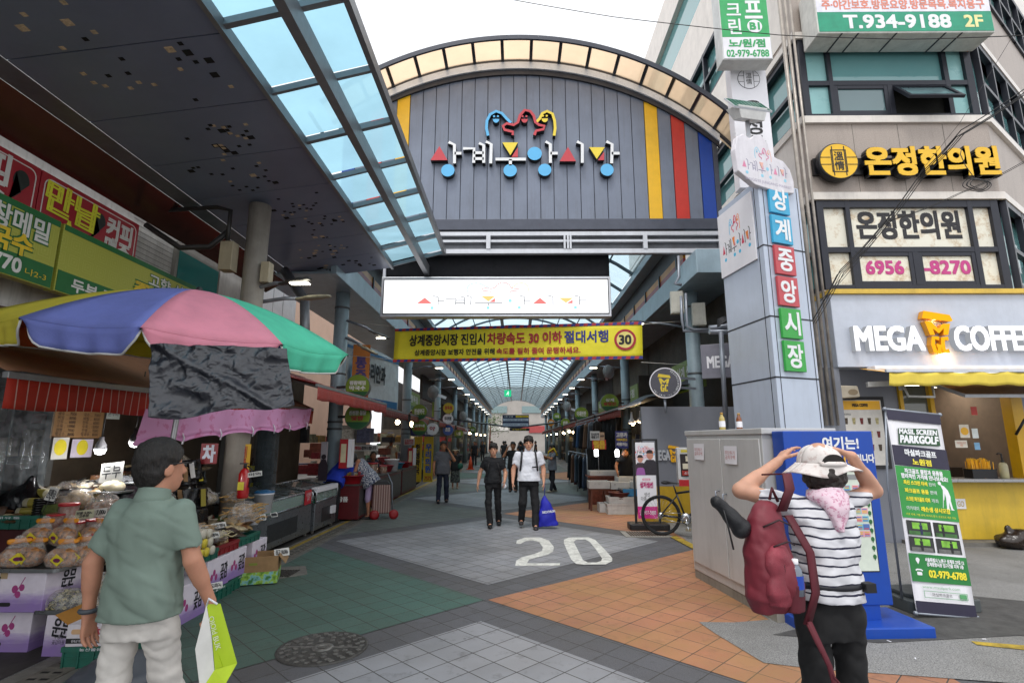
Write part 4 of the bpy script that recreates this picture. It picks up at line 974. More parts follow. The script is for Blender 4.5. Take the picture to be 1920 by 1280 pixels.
for i,(px,py,w,h,c,txt,lab) in enumerate(((1808,808,.16,.22,'#e3d9c8',None,'white sheet with a yellow disc stuck on the serving window'),(1826,770,.1,.14,'#c7372c',None,'red sticker on the right post of the serving window'),(1828,812,.1,.16,'#dfe6e4','Wi-Fi','pale sticker on the yellow window post'),(1802,832,.2,.12,'#e6dfd0',None,'white note with orange lines inside the serving window'),(1832,836,.09,.12,'#7fb0d4',None,'blue and white sticker on the window post'))):
 a=at(px,py,Y=8.98);t=poster('sticker',lab,a.x,a.z,w,h,8.975,mat('sticker_' +c[1:],c,.4),cat='sticker')
 if i == 0:MB().prism(disc(0,0,.065,20),-.003,-.0005).build('disc',m_mgy,t)
 if i == 3:text('주문하실 분은\n벨을',t,0,0,.15,.07,mat('orange_ink','#d06a20',.5),y=-.001)
a=at(1800,944,Y=8.99);t=poster('go_sign','small white sign reading GO on the yellow counter front',a.x-.06,a.z,.3,.16,8.985,m_wht,cat='sign');text('TO GO',t,.0,0,.24,.09,mat('gold_ink','#b79a3a',.5),y=-.001)
# plinth, rubbish bags, cardboard
t=struct(MB().box(6.3,8.75,0,13,9.05,.07).build('kerb',m_conc),'structure')
m_bag=mat('dark_bin_bag','#2a2019',.25,var=.3,scale=9,bump=.5,bscale=30)
for i,(x,lab) in enumerate(((7.75,'brown black rubbish bag at the foot of the yellow counter, left of two'),(8.2,'brown black rubbish bag at the foot of the yellow counter, right of two'))):
 s=SDF();s.ell((0,0,.13),(.3,.17,.13),.05);s.ell((.05,-.02,.2),(.16,.12,.11),.05);s.ell((-.1,0,.26),(.05,.04,.1),.04)
 s.disp=lambda p,i=i:_fold(p,.016,26,5+i)+_fold(p,.006,70,9+i)
 o=tag(soft(s,.016,'rubbish_bag',m_bag),lab,'bag','rubbish bags');o.location=(x,8.6,.005)
a=gp(1915,1010);t=thing('cardboard_box','brown cardboard box at the right edge beside the rubbish bags','box',(8.72,8.3,0),15)
mb=MB();mb.box(0,0,0,.4,.3,.36);mb.build('carton',mat('cardboard','#a58a68',.8,var=.12,dirt=.2),t);mb=MB();mb.add([(0,0,.362),(.4,0,.362),(.42,-.14,.44),(-.02,-.14,.44)],[(0,1,2,3)]);mb.build('flap',mat('cardboard','#a58a68',.8,var=.12,dirt=.2),t,solid=.005)
# ---- grey utility cabinet
C1,C2=(2.195,6.875),(2.39,5.2);CBH=at(1297,808,Y=6.87).z
CB=thing('utility_cabinet','grey metal utility cabinet with two doors and padlock between bicycle and woman','cabinet',(2.3,6.0,0))
C3,C4=(3.15,5.3),(2.95,6.98);m_cab=mat('cabinet_grey','#c4c4c3',.42,.1,var=.06,scale=1.4,dirt=.16)
MB(CB).prism([C1,C2,C3,C4],.1,CBH-.06,'xy').build('body',m_cab,CB,bevel=.006)
def off(c,d):cx,cy=2.67,6.09;v=Vector((c[0]-cx,c[1]-cy));v=v*(1+d/v.length);return (cx+v.x,cy+v.y)
MB(CB).prism([off(c,.03) for c in (C1,C2,C3,C4)],CBH-.059,CBH,'xy').build('lid',m_cab,CB,bevel=.008)
MB(CB).prism([off(c,-.01) for c in (C1,C2,C3,C4)],.0,.099,'xy').build('plinth',mat('cabinet_base','#8f8a80',.7,dirt=.6),CB)
dC=Vector((C2[0]-C1[0],C2[1]-C1[1],0));LC=dC.length;aC=math.degrees(math.atan2(dC.y,dC.x))
for i,(u0,u1) in enumerate(((.03,.88),(.9,LC-.03))):
 o=MB().box(u0,-.016,.2,u1,-.001,CBH-.1).build('door',m_cab,CB,bevel=.005);local_rot(o,CB,(C1[0],C1[1],0),aC)
 mb=MB()
 if i == 0:mb.tube([(.8,-.017,.95),(.8,-.06,.95),(.8,-.06,1.1),(.8,-.017,1.1)],.009);mb.box(.82,-.045,.93,.86,-.02,.99)
 else:mb.tube([(.96,-.017,.95),(.96,-.06,.95),(.96,-.06,1.08),(.96,-.017,1.08)],.009)
 mb.build('handle',m_galv,o)
 if i == 1:mb=MB();[mb.box(u1-.01,-.03,z,u1+.015,-.0165,z+.12) for z in (.4,1.25)];each(mb,'hinge',m_galv,o)
for i,(u,z,lab) in enumerate(((.38,1.52,'small printed notice taped high on the left cabinet door'),(1.12,1.5,'small printed notice taped high on the right cabinet door'))):
 p=Vector((C1[0],C1[1],z))+dC.normalized()*u+Vector((dC.y,-dC.x,0)).normalized()*.019
 t=thing('notice',lab,'notice',p,aC);MB().grid(6,6,lambda a,b:((a-.5)*.27,-.004-.012*(1-b) ** 2*a,(b-.5)*.19)).build('sheet',m_wht,t);text('무단투기\n금지구역',t,0,0,.2,.09,mat('red_ink','#b65a58',.5),y=-.012)
for i,(x,y,c,lab) in enumerate(((2.62,6.75,'#c9b46c','plastic bottle with tan cap standing on the cabinet'),(2.9,6.9,'#8a5030','brown bottle half hidden by the pipe on the cabinet'))):
 t=thing('drink_bottle',lab,'bottle',(x,y,CBH));MB().lathe([(0,0),(.036,.003),(.038,.02),(.037,.13),(.03,.17),(.017,.19),(.016,.205)],n=14).build('body',film('bottle_' +c[1:],c,.75),t);MB().lathe([(.0,.206),(.018,.206),(.018,.232),(0,.232)],n=12).build('cap',mat('cap_tan','#a8803a',.5),t);MB().lathe([(.0385,.05),(.0385,.125)],n=14,caps=False).build('label',m_wht,t)
# ---- blue information kiosk
kr=gp(1756,1203);KX=3.0;m_kb=mat('kiosk_blue','#1748a8',.38,.1,var=.05,scale=2,dirt=.12)
K=thing('information_kiosk','blue market map kiosk on a blue slab base behind the woman','kiosk',(2.98,5.02,0),3)
MB().box(-.5,-.22,.0,.56,.34,.1).build('base',m_kb,K,bevel=.012);MB().box(-.3,-.02,.101,.24,.14,.22).build('foot',m_kb,K)
MB().box(-.5,-.03,.22,.36,.17,1.74).build('body',m_kb,K,bevel=.01)
MB().box(-.26,-.034,.50,.27,-.031,1.38).build('map_frame',m_ink,K);MB().box(-.25,-.038,.51,.26,-.0345,1.37).build('map_sheet',mat('map_ground','#d3ddd0',.4),K)
text('여기는!',K,.04,1.63,.34,.11,m_lw,y=-.0305,bold=.004);text('상계중앙',K,-.18,1.49,.34,.085,m_lw,y=-.0305,bold=.003);text('시장',K,.08,1.49,.16,.09,m_mgy,y=-.0305,bold=.004);text('입니다',K,.26,1.49,.17,.075,m_lw,y=-.0305,bold=.003)
mb=MB();g=random.Random(4)
pal=[mat('map_' +c,'#' +c,.4) for c in ('7cc0cf','e2a6b0','5a78b8','d9b34a','c9584e','6a9a86','8d8f90')]
mb.cur=6;mb.box(-.25,-.0405,1.3,.26,-.0385,1.345)
for z in (1.2,1.1,1.0,.93,.86,.8):
 for x in (-.2,-.12,.02,.1,.16):
  mb.cur=g.choice((0,0,1,1,2));mb.box(x,-.0405,z,x+.06,-.0385,z+.05)
  for j in range(3):mb.cur=g.choice((2,3,4));mb.box(x+.005,-.0415,z+.006+j*.014,x+.05,-.0406,z+.014+j*.014)
mb.build('map_block',pal,K)
for zz in range(9):mb=MB();mb.prism(disc(.235,.63+zz*.075,.016,10,.02),-.0415,-.0385);mb.box(.232,-.0415,.6+zz*.075,.238,-.039,.62+zz*.075);mb.build('map_tree',mat('map_green','#2f6a3a',.5),K)
text('안\n내\n도',K,-.03,.86,.045,.26,m_ink,y=-.0385);mb=MB();mb.prism([(-.06,.68),(.1,.68),(.1,.71),(.02,.74),(-.06,.71)],-.0415,-.0385);mb.build('map_gate',mat('map_green','#2f6a3a',.5),K);text('시장입구',K,.02,.7,.08,.02,m_lw,y=-.042)
def Fk(x,y):return (.02+(x-985)*.00098,.36+(300-y)*.0011)
logo(K,Fk,.0011,-.0305,.003,face=False,mats=LM,white=m_lw,back=False)
# ---- roll-up style park golf banner
B=thing('standing_banner','tall green and white screen golf standing banner leaning beside the blue kiosk','banner',(4.06,5.36,.03),0)
B.rotation_euler=(R(-8),R(5.5),R(5));bw,bh=.6,1.94
MB().grid(8,20,lambda u,v:((u-.5)*bw,.006*math.sin(v*7+u*3),v*bh)).build('cloth',m_wht,B,solid=.002)
gB=mat('banner_green','#2d8f3d',.45);dk=mat('banner_dark','#26223a',.5);gl=mat('banner_lime','#cfe04a',.5)
Y_=-.0095
def band(nm,z0,z1,m,x0=-.3,x1=.3,y=Y_):MB().box(x0+.001,y,z0,x1-.001,y+.0015,z1).build(nm,m,B)
band('dark_strip',1.84,1.94,dk);band('dark_strip',0,.11,dk)
mb=MB();mb.prism([(-.22,1.585),(.245,1.61),(.245,1.79),(-.2,1.755)],Y_,Y_+.0015);mb.build('title_plate',mat('banner_deepgreen','#174a24',.45),B)
text('MASIL SCREEN',B,.015,1.735,.42,.05,m_lw,y=Y_-.0002,bold=.003,rot=.05,slant=.2);text('PARKGOLF',B,.015,1.655,.42,.075,m_lw,y=Y_-.0002,bold=.005,rot=.05,slant=.2)
band('name_band',1.37,1.575,dk);text('마실파크골프',B,0,1.51,.34,.065,m_lw,y=Y_-.0002,bold=.003);text('노원점',B,0,1.42,.2,.06,mat('banner_yellow','#efe03a',.5),y=Y_-.0002,bold=.003)
band('green_field',.86,1.365,gB)
yl=mat('banner_yellow','#efe03a',.5)
text('파크골프 클럽과 용품을\n합리적인 가격에 만나보세요!',B,0,1.295,.5,.1,m_lw,y=Y_-.0002,bold=.002)
for z,a,b in ((1.205,'최신 스크린 타석','완비'),(1.125,'파크골프 용품','판매'),(1.045,'스크린 파크골프 대회','개최')):text(a,B,-.11,z,.25,.042,yl,y=Y_-.0002,bold=.002);text(b,B,.07,z,.07,.038,m_lw,y=Y_-.0002)
text('아카데미',B,-.18,.955,.13,.04,m_lw,y=Y_-.0002);text('레슨생 상시모집',B,.06,.955,.3,.045,yl,y=Y_-.0002,bold=.002);text('·기초 자세, 기본 규칙, 비거리 증가, 온포인트 레슨 가능',B,0,.895,.53,.022,yl,y=Y_-.0002)
mb=MB()
mb.prism(disc(.155,1.225,.018,14),Y_-.001,Y_);mb.prism([(.16,1.215),(.2,1.2),(.235,1.16),(.25,1.1),(.245,1.06),(.255,.985),(.27,.97),(.235,.97),(.225,1.05),(.215,.985),(.225,.97),(.19,.97),(.2,1.08),(.195,1.13),(.175,1.06),(.165,1.065),(.18,1.16)],Y_-.001,Y_);mb.ribbon([(.168,1.07),(.15,.985)],.005,Y_-.001,Y_);mb.build('golfer_silhouette',m_wht,B)
for i,(x,z) in enumerate(((-.145,.77),(.135,.77),(-.145,.62),(.135,.62))):
 o=MB().box(x-.125,Y_,z-.067,x+.13,Y_+.0015,z+.067).build('photo_print',mat('print_room','#2b2d2c',.5,var=.3,scale=9),B)
 MB().box(x-.07,Y_-.001,z-.01,x+.09,Y_-.0001,z+.05).build('screen_print',mat('print_lawn','#7dbb3d',.5,var=.3,scale=14),o);MB().box(x-.11,Y_-.001,z-.066,x+.11,Y_-.0001,z-.03).build('floor_print',mat('print_floor','#6a6a68' if i>1 else '#3c6a34',.5,var=.3,scale=20),o)
 xx=x+(.02,-.03,.0,.03)[i];mb=MB();mb.prism([(xx-.012,z-.06),(xx-.015,z),(xx-.018,z+.03),(xx+.014,z+.03),(xx+.014,z-.01),(xx+.012,z-.06)],Y_-.002,Y_-.0011);mb.prism(disc(xx,z+.042,.01,10),Y_-.002,Y_-.0011);mb.build('player_print',mat('print_navy','#23264a' if i == 0 else '#1a1a1c',.5),o)
band('address_field',.28,.53,mat('banner_green2','#1f7a36',.45))
text('서울특별시 노원구 상계로 27길 12\n상계중앙시장 입구건물 지하 1층',B,.06,.462,.4,.075,m_lw,y=Y_-.0002,bold=.0015);text('02-979-6788',B,.07,.358,.38,.062,yl,y=Y_-.0002,bold=.003)
mb=MB();mb.prism(disc(-.215,.475,.02,16),Y_-.001,Y_);mb.prism([(-.231,.465),(-.199,.465),(-.215,.435)],Y_-.0012,Y_);mb.prism(rrect(-.215,.352,.05,.03,.008),Y_-.001,Y_);mb.ribbon([(-.25,.378),(-.235,.388),(-.195,.388),(-.18,.378)],.012,Y_-.001,Y_);mb.build('pictogram',m_wht,B)
text('www.masilpark.com',B,-.02,.235,.38,.035,mat('soft_green','#8fb894',.5),y=Y_-.0002);mb=MB()
for a in ((-.2,.145,.24,.149),(-.2,.2,.24,.204),(-.2,.1491,-.196,.1999),(.236,.1491,.24,.1999),(.16,.155,.23,.195)):mb.box(a[0],Y_-.001,a[1],a[2],Y_,a[3])
mb.build('search_box',mat('soft_green2','#5aa06a',.5),B);text('마실파크골프',B,-.02,.175,.2,.03,m_ink,y=Y_-.0002)
mb=MB();mb.cyl((-.31,0,1.95),(.31,0,1.95),.012);mb.cyl((-.31,0,0),(.31,0,0),.012)
for x in (-.31,.31):
 for z in (0,1.95):mb.sph((x,0,z),.022,10,6)
mb.tube([(-.3,0,1.95),(-.3,.12,1.2),(-.26,.2,.1)],.011);mb.tube([(.3,0,1.95),(.28,.14,1.0),(.2,.25,.05)],.011);mb.build('frame',m_galv,B)
t=thing('banner_base','dark grey plastic water base behind the golf banner','banner base',(4.15,5.72,.0),5);mb=MB();mb.prism(rrect(0,0,.75,.5,.06),.012,.13,'xy');mb.prism(rrect(0,.02,.6,.36,.05),.1301,.17,'xy');mb.build('tank',mat('plastic_slate','#4a5052',.5,dirt=.3),t,bevel=.01)
# ---- bicycle
g0=gp(1232,1006);BK=thing('bicycle','black mountain bicycle leaning between the shop banner and the cabinet','bicycle',(g0.x+.1,g0.y+.05,0.018),-16)
m_tyre=mat('tyre','#1a1a1b',.85,bump=.4);m_bkf=mat('bike_frame','#26272b',.3,.3);m_chr=mat('chrome','#b5b7ba',.2,.9)
WR=.34
for wx in (0,1.05):
 tw=[(wx+WR*math.cos(a),0,WR+.0+WR*math.sin(a)) for a in [2*math.pi*k/36 for k in range(36)]]
 o=MB().tube([(wx+(WR-.02)*math.cos(2*math.pi*k/36),0,WR+(WR-.02)*math.sin(2*math.pi*k/36)) for k in range(36)],.024,8,closed=True).build('wheel',m_tyre,BK)
 MB().tube([(wx+(WR-.045)*math.cos(2*math.pi*k/36),0,WR+(WR-.045)*math.sin(2*math.pi*k/36)) for k in range(36)],.011,6,closed=True).build('rim',m_bkf,o)
 mb=MB()
 for k in range(28):a=2*math.pi*k/28;s_=.02 if k % 2 else -.02;mb.cyl((wx,s_,WR),(wx+(WR-.05)*math.cos(a),0,WR+(WR-.05)*math.sin(a)),.0018,n=4)
 mb.cyl((wx,-.05,WR),(wx,.05,WR),.022);mb.build('spokes',m_chr,o)
bb,sc,hd,ht=(.42,0,.3),(.28,0,.72),(.86,0,.82),(.9,0,.68)
mb=MB();mb.tube([bb,sc],.017);mb.tube([sc,hd],.02);mb.tube([bb,ht],.024);mb.tube([hd,ht],.022);
for s_ in (-.06,.06):mb.tube([(0,s_,WR),(bb[0],s_*.6,bb[2])],.011);mb.tube([(0,s_,WR),(sc[0],s_*.4,sc[2]-.05)],.01);mb.tube([(ht[0]+.01,s_,ht[2]-.04),(1.05,s_,WR)],.016)
mb.tube([sc,(.24,0,.86)],.014);mb.build('frame',m_bkf,BK)
s=SDF();s.cone((.1,0,.9),(.32,0,.89),.055,.022,.03,flat=((0,0,1),2.2));s.ell((.1,0,.9),(.075,.085,.028),.03);soft(s,.008,'saddle',m_blk,BK)
mb=MB();mb.tube([hd,(.84,0,.93)],.018);mb.tube([(.84,0,.93),(.8,0,.97)],.018);mb.tube([(.72,-.3,.99),(.8,-.1,.97),(.8,.1,.97),(.72,.3,.99)],.013);mb.build('handlebar',m_bkf,BK)
mb=MB();mb.tube([(.72,-.3,.99),(.69,-.2,.995)],.02);mb.tube([(.72,.3,.99),(.69,.2,.995)],.02);mb.build('grip',m_blk,BK)
mb=MB();mb.lathe([(.03,.0),(.095,.0),(.095,.006),(.03,.006)],(bb[0],-.05,bb[2]),24,'y');mb.lathe([(.012,0),(.05,0),(.05,.02),(.012,.02)],(0,-.055,WR),18,'y');mb.tube([(bb[0],-.06,bb[2]),(bb[0]+.03,-.07,bb[2]-.17)],.012);mb.box(bb[0]-.02,-.15,bb[2]-.19,bb[0]+.07,-.075,bb[2]-.165);mb.tube([(0,-.05,WR+.05),(bb[0],-.05,bb[2]+.09)],.004);mb.tube([(0,-.05,WR-.05),(bb[0],-.05,bb[2]-.09)],.004);mb.tube([(.3,.08,.3),(.2,.22,.02)],.01);mb.build('drivetrain',m_chr,BK)
mb=MB();mb.box(.56,-.03,.455,.8,-.025,.5);mb.build('frame_band',mat('white_decal','#d5d8dc',.4),BK).rotation_euler=(0,0,0)
mb=MB();mb.tube([(.8,-.0,.97),(.92,-.05,.85),(.86,0,.6)],.004);mb.tube([(.78,.05,.97),(.95,.04,.9),(1.0,0,.6)],.004);mb.build('brake_cable',m_blk,BK)
# ---- grey shop wall with letters, poster stand, hydrant box
GW=thing('shop_side_wall','grey side wall of the coffee shop with yellow foot behind the bicycle','wall',(3.3,11.35,0))
wx0=at(1204,800,Y=11.3).x;wz1=at(1230,762,Y=11.3).z
MB(GW).box(wx0,11.3,.72,5.4,11.42,wz1).build('grey_sheet',m_grey,GW);MB(GW).box(wx0,11.3,0,5.4,11.42,.719).build('yellow_foot',mat('foot_yellow','#b8951f',.5,dirt=.3),GW)
def wxx(px):return at(px,850,Y=11.3).x-3.3
zc=at(1250,853,Y=11.3).z
text('MEGA',GW,(wxx(1226)+wxx(1255))/2,zc,wxx(1255)-wxx(1226),.2,m_alu,y=-.055,ext=.03,bold=.006);text('COFFEE',GW,(wxx(1271)+wxx(1318))/2,zc,wxx(1318)-wxx(1271),.2,m_alu,y=-.055,ext=.03,bold=.006);cup_logo(GW,wxx(1263),zc+.03,.36,m_mgy,-.055,.03,None)
hb=at(1288,905,Y=10.3);t=thing('emergency_box','white and red emergency equipment box on the pole behind the bicycle','box',(hb.x+.02,10.3,hb.z-.06),-8)
MB().prism(rrect(0,.36,.34,.72,.03),0,.2).build('case',mat('box_white','#c4c4c4',.4),t,bevel=.01);MB().box(-.165,-.004,.0,.165,-.001,.12).build('red_foot',mat('box_red','#b3222a',.4),t);MB().box(-.12,-.004,.18,.15,-.001,.6).build('window',mat('box_window','#2a2422',.2),t)
mb=MB();mb.box(-.1,-.03,.2,.13,-.0045,.29);mb.build('red_kit',mat('kit_red','#9c2a22',.5),t);text('소화기',t,.02,.245,.16,.05,m_wht,y=-.031);mb=MB();mb.box(-.08,-.02,.32,.1,-.0045,.42);mb.box(-.02,-.02,.46,.12,-.0045,.56);mb.build('kit_label',mat('kit_cream','#cfc6b0',.5),t);MB().box(-.1,-.004,.63,.1,-.001,.68).build('yellow_label',mat('kit_yellow','#c9b838',.5),t)
a,b=at(1186,826,Y=10.45),at(1229,826,Y=10.45);zb=at(1205,991,Y=10.4).z
t=thing('poster_stand','black framed shop poster stand with two stallholders beside the bicycle','poster stand',((a.x+b.x)/2,10.42,0),-3);w=b.x-a.x;H_=a.z
mb=MB()
for x in (-w/2,w/2):mb.box(x-.02,-.02,.12,x+.02,.02,H_)
mb.box(-w/2-.02,-.021,H_,w/2+.02,.021,H_+.035);mb.box(-w/2,-.02,.1,w/2,.02,.13);mb.build('frame',m_blk,t)
MB().prism(rrect(0,0,w+.3,.4,.05),0,.12,'xy').build('base',m_blk,t,bevel=.02)
hw=w/2-.04;MB().box(-hw,-.012,.2,hw,-.008,H_-.03).build('poster',m_wht,t);MB().box(-hw,-.014,.2,hw,-.0122,.42).build('pink_foot',mat('foot_pink','#cf2a86',.5),t)
text('☎ 937-5888',t,0,.31,hw*1.7,.1,m_lw,y=-.0142);text('생선\n각종 소매',t,0,.6,hw*1.3,.16,m_ink,y=-.0122);text('상계생선',t,0,.82,hw*1.3,.11,mat('magenta_ink','#b8206e',.5),y=-.0122,bold=.006)
text('Sanggye\nJungang',t,-.01,1.42,hw*1.7,.26,mat('rose_ink','#e0a3b4',.5),y=-.0122,slant=.25)
def Fp(x,y):return ((x-985)*.0011,H_-.22+(290-y)*.0014)
logo(t,Fp,.0012,-.0123,.001,face=False,mats=PL,white=m_ink,back=False)
for x,z,sc_,c,hc in ((-.1,1.0,.8,'#3d3038','#2a2322'),(.09,1.0,1.0,'#2f2b33','#2a2322')):
 mb=MB();mb.prism([(x-.13*sc_,z),(x+.13*sc_,z),(x+.14*sc_,z+.2*sc_),(x+.07*sc_,z+.29*sc_),(x-.07*sc_,z+.29*sc_),(x-.14*sc_,z+.2*sc_)],-.0145-.001*sc_,-.0125);o=mb.build('figure_print',mat('print_' +c[1:],c,.5,var=.2,scale=30),t)
 MB().prism(disc(x,z+.38*sc_,.065*sc_,18,.085*sc_),-.0162,-.0126).build('face_print',mat('print_skin','#c98d78',.5),o);MB().prism([(x+.07*sc_*math.cos(R(a)),z+.41*sc_+.07*sc_*math.sin(R(a))) for a in range(0,181,20)],-.017,-.0127).build('hair_print',mat('print_hair',hc,.5),o)
MB().prism([(-.19,1.0),(-.01,1.0),(-.03,1.12),(-.06,1.14),(-.14,1.14),(-.17,1.12)],-.0168,-.0155).build('apron_print',mat('print_purple','#9a5aa0',.5),t)
MB().prism(rrect(0,.92,.16,.045,.02),-.0135,-.0122).build('badge_print',mat('rose_ink','#e0a3b4',.5),t);text('Store',t,0,.92,.1,.03,m_wht,y=-.0137)
# round shop sign on the column
c0=at(1247,718,Y=10.85);t=thing('round_sign','round dark grey cup emblem sign on a bracket beside the right column','sign',(c0.x,10.85,c0.z),-14);rr_=.315
MB().lathe([(rr_,-.07),(rr_,.07)],n=40,ax='y').build('drum',m_wht,t);MB().lathe([(rr_-.02,-.0705),(rr_-.02,-.074)],n=40,ax='y').build('face',mat('sign_slate','#46454f',.4),t)
cup_logo(t,-.02,.0,.38,mat('cup_gold','#dcc230',.45),-.0742,.003,None)
for k,ch in enumerate('MEGAMGCCOFFEE'):a=R(62-k*8.0);text(ch,t,(rr_-.055)*math.cos(a),(rr_-.055)*math.sin(a),.022,.034,m_lw,y=-.0742,rot=a-R(90))
for k,ch in enumerate('BIG SIZE TWO SHOT'):
 if ch != ' ':a=R(215+k*7.2);text(ch,t,(rr_-.05)*math.cos(a),(rr_-.05)*math.sin(a),.016,.022,m_lw,y=-.0742,rot=a+R(90))
mb=MB();mb.bar((.3,.02,-.1),(.62,.3,-.1),.03,.05);mb.bar((.3,.02,.1),(.62,.3,.1),.03,.05);mb.cyl((-.02,0,-.33),(-.02,0,-.62),.025);each(mb,'bracket',m_galv,t)
# square MEGA sign between column and pylon
c0=at(1349,676,Y=9.9);t=thing('square_sign','grey square block letter sign behind the pipes beside the pylon','sign',(c0.x,9.9,c0.z),-24);MB().box(-.33,0,-.33,.33,.1,.33).build('panel',mat('sign_grey','#74737f',.4),t,bevel=.008);text('MEGA',t,.02,-.02,.48,.22,m_wht,y=-.001,bold=.008)
# gutter box, pipes, junction boxes at the right of the gate
mb=MB(ARC);mb.box(3.63,10.04,4.951,4.75,10.9,5.45);mb.build('gutter_box',m_eave,ARC,bevel=.01)
PI_=thing('pipe_bundle','grey conduits and black cables bent around the right column and down to the cabinet','pipes',(3.9,9.6,0));mb=MB(PI_)
def pts(Y,*ps):return [at(x,y,Y=Y) for x,y in ps]
mb.tube(pts(10.9,(1277,555),(1279,600),(1281,620),(1345,622),(1395,612)),.032);mb.tube(pts(10.85,(1286,550),(1288,612),(1300,618),(1350,617)),.03)
mb.tube(pts(9.5,(1352,622),(1356,700),(1362,806)),.045);mb.tube(pts(9.6,(1395,598),(1360,612),(1330,615)),.05);mb.tube(pts(9.6,(1398,606),(1362,622),(1330,622)),.05);mb.tube(pts(9.9,(1272,480),(1273,520),(1265,532),(1278,534)),.03);each(mb,'conduit',m_galv,PI_)
mb=MB(PI_)
for k in range(5):mb.tube(pts(9.3-.02*k,(1345,600+k*3),(1358+k*2,594+k),(1370+k*2.5,602),(1374+k*2.2,640),(1376+k*2.4,720),(1384+k*3,802)),.016)
each(mb,'cable',mat('grey_black_cable','#2e3034',.5),PI_)
for px,py,lab in ((1270,566,'white junction box left on the right entrance column'),(1311,588,'beige junction box right of the right entrance column')):
 a=at(px,py,Y=11.1);t=thing('junction_box',lab,'junction box',(a.x,11.1,a.z),-10);MB().box(-.14,0,-.25,.14,.16,.25).build('case',mat('box_offwhite','#c6c4b8',.45,dirt=.25),t,bevel=.012);MB().box(-.12,-.008,-.22,.12,-.001,.22).build('door',mat('box_offwhite','#c6c4b8',.45,dirt=.25),t)
# building pipes on the corner
mb=MB(RB)
for k,x in enumerate((5.1,5.2,5.3)):mb.tube([(x,8.75,1.9),(x,8.75,11)],.035-.006*k,10)
each(mb,'drain_pipe',mat('zinc_pipe','#a79f96',.4,.3,var=.2,dirt=.4),RB)
MB(RB).box(5.05,8.8,0,5.45,9.02,2.86).build('corner_strip',m_grey,RB)
MB(RB).box(5.46,9.6,0,5.6,24,3.88).build('side_wall',mat('dark_shop_wall','#34312e',.7,var=.2),RB)
# ================================================================ left side: stall, parasol, awnings, signboards
m_pg=mat('crate_green','#1c5f50',.5,var=.12,dirt=.3);m_card=mat('corrugated_brown','#9c7c55',.85,var=.12,scale=8,dirt=.15);m_tray=mat('steel_tray','#8e9193',.3,.8,var=.1)
m_clear=film('clear_bag','#f4f2ee',.2,.1,.5);m_paper2=mat('price_paper','#cfcfca',.7,var=.06);m_pen=mat('marker_ink','#1b1b22',.6)
m_cream=mat('cream_plastic','#d8cda8',.5);m_rl=mat('red_lid','#b01f28',.35);m_lil=None
T=NT('lilac_print');co=T.coord();sp=T.n('SeparateXYZ');T.t.links.new(co,sp.inputs[0]);w=T.noise(T.coord((3,3,14)),2.2,5)
ad=T.n('Math',operation='MULTIPLY_ADD');T.t.links.new(w,ad.inputs[0]);ad.inputs[1].default_value=-.12;T.t.links.new(sp.outputs[2],ad.inputs[2])
c=T.ramp(ad.outputs[0],[(.0,'#8d72b0'),(.06,'#b7a5cc'),(.11,'#dcd4df')]);m_lil=T.done(T.bsdf(T.mix(T.ramp(T.noise(co,7,5),[(.4,0.),(.75,.3)]),c,lin('#8f8492')),.75))
m_plum=mat('print_plum','#a03a78',.6);m_cher=mat('print_cherry','#b02a3e',.6)
STALL_G='lilac fruit cartons at the stall'
def carton(label,x0,y0,z0,w,d,h,rz=0,side=True,fruit=None,m=None):
 t=thing('fruit_carton',label,'carton',(x0,y0,z0),rz,STALL_G)
 MB().box(0,0,0,w,d,h).build('box',m or m_lil,t,bevel=.006)
 fruit=fruit or m_plum
 f1=[MB().box(.0,-.001,0,.001,0,.001)]
 def face(par,u0):
  text('운문',par,u0+.17*w/.55,h*.7,.13,.13,m_pen,y=-.001,bold=.003,rot=-.12);text('구룡포\n곶감마을',par,u0+.16*w/.55,h*.42,.1,.07,m_pen,y=-.001)
  mb=MB()
  for dx,dz,r_ in ((.0,.0,.03),(.055,.012,.026),(.03,-.04,.026)):mb.prism(disc(u0+w*.62+dx,h*.58+dz,r_*.8,14,r_),-.002,-.0008)
  mb.ribbon([(u0+w*.62,h*.58-.05),(u0+w*.62+.07,h*.58+.09)],.006,-.0017,-.0007);mb.build('fruit_print',fruit,par)
 face(t,0)
 MB().prism(rrect(w*.52,h*.2,.09,.03,.014),-.0015,.0).build('hand_hole',m_ink,t)
 MB().box(w*.4,-.0012,h-.05,w*.5,-.0002,h+.001).build('packing_tape',mat('packing_tape','#b39b78',.3),t)
 if side:
  e=MB().box(0,-.0012,.006,.004,-.0006,.01).build('side_print',m_pen,t);e.location=(w,0,0);e.rotation_euler=(0,0,R(90));face(e,.03)
 return t
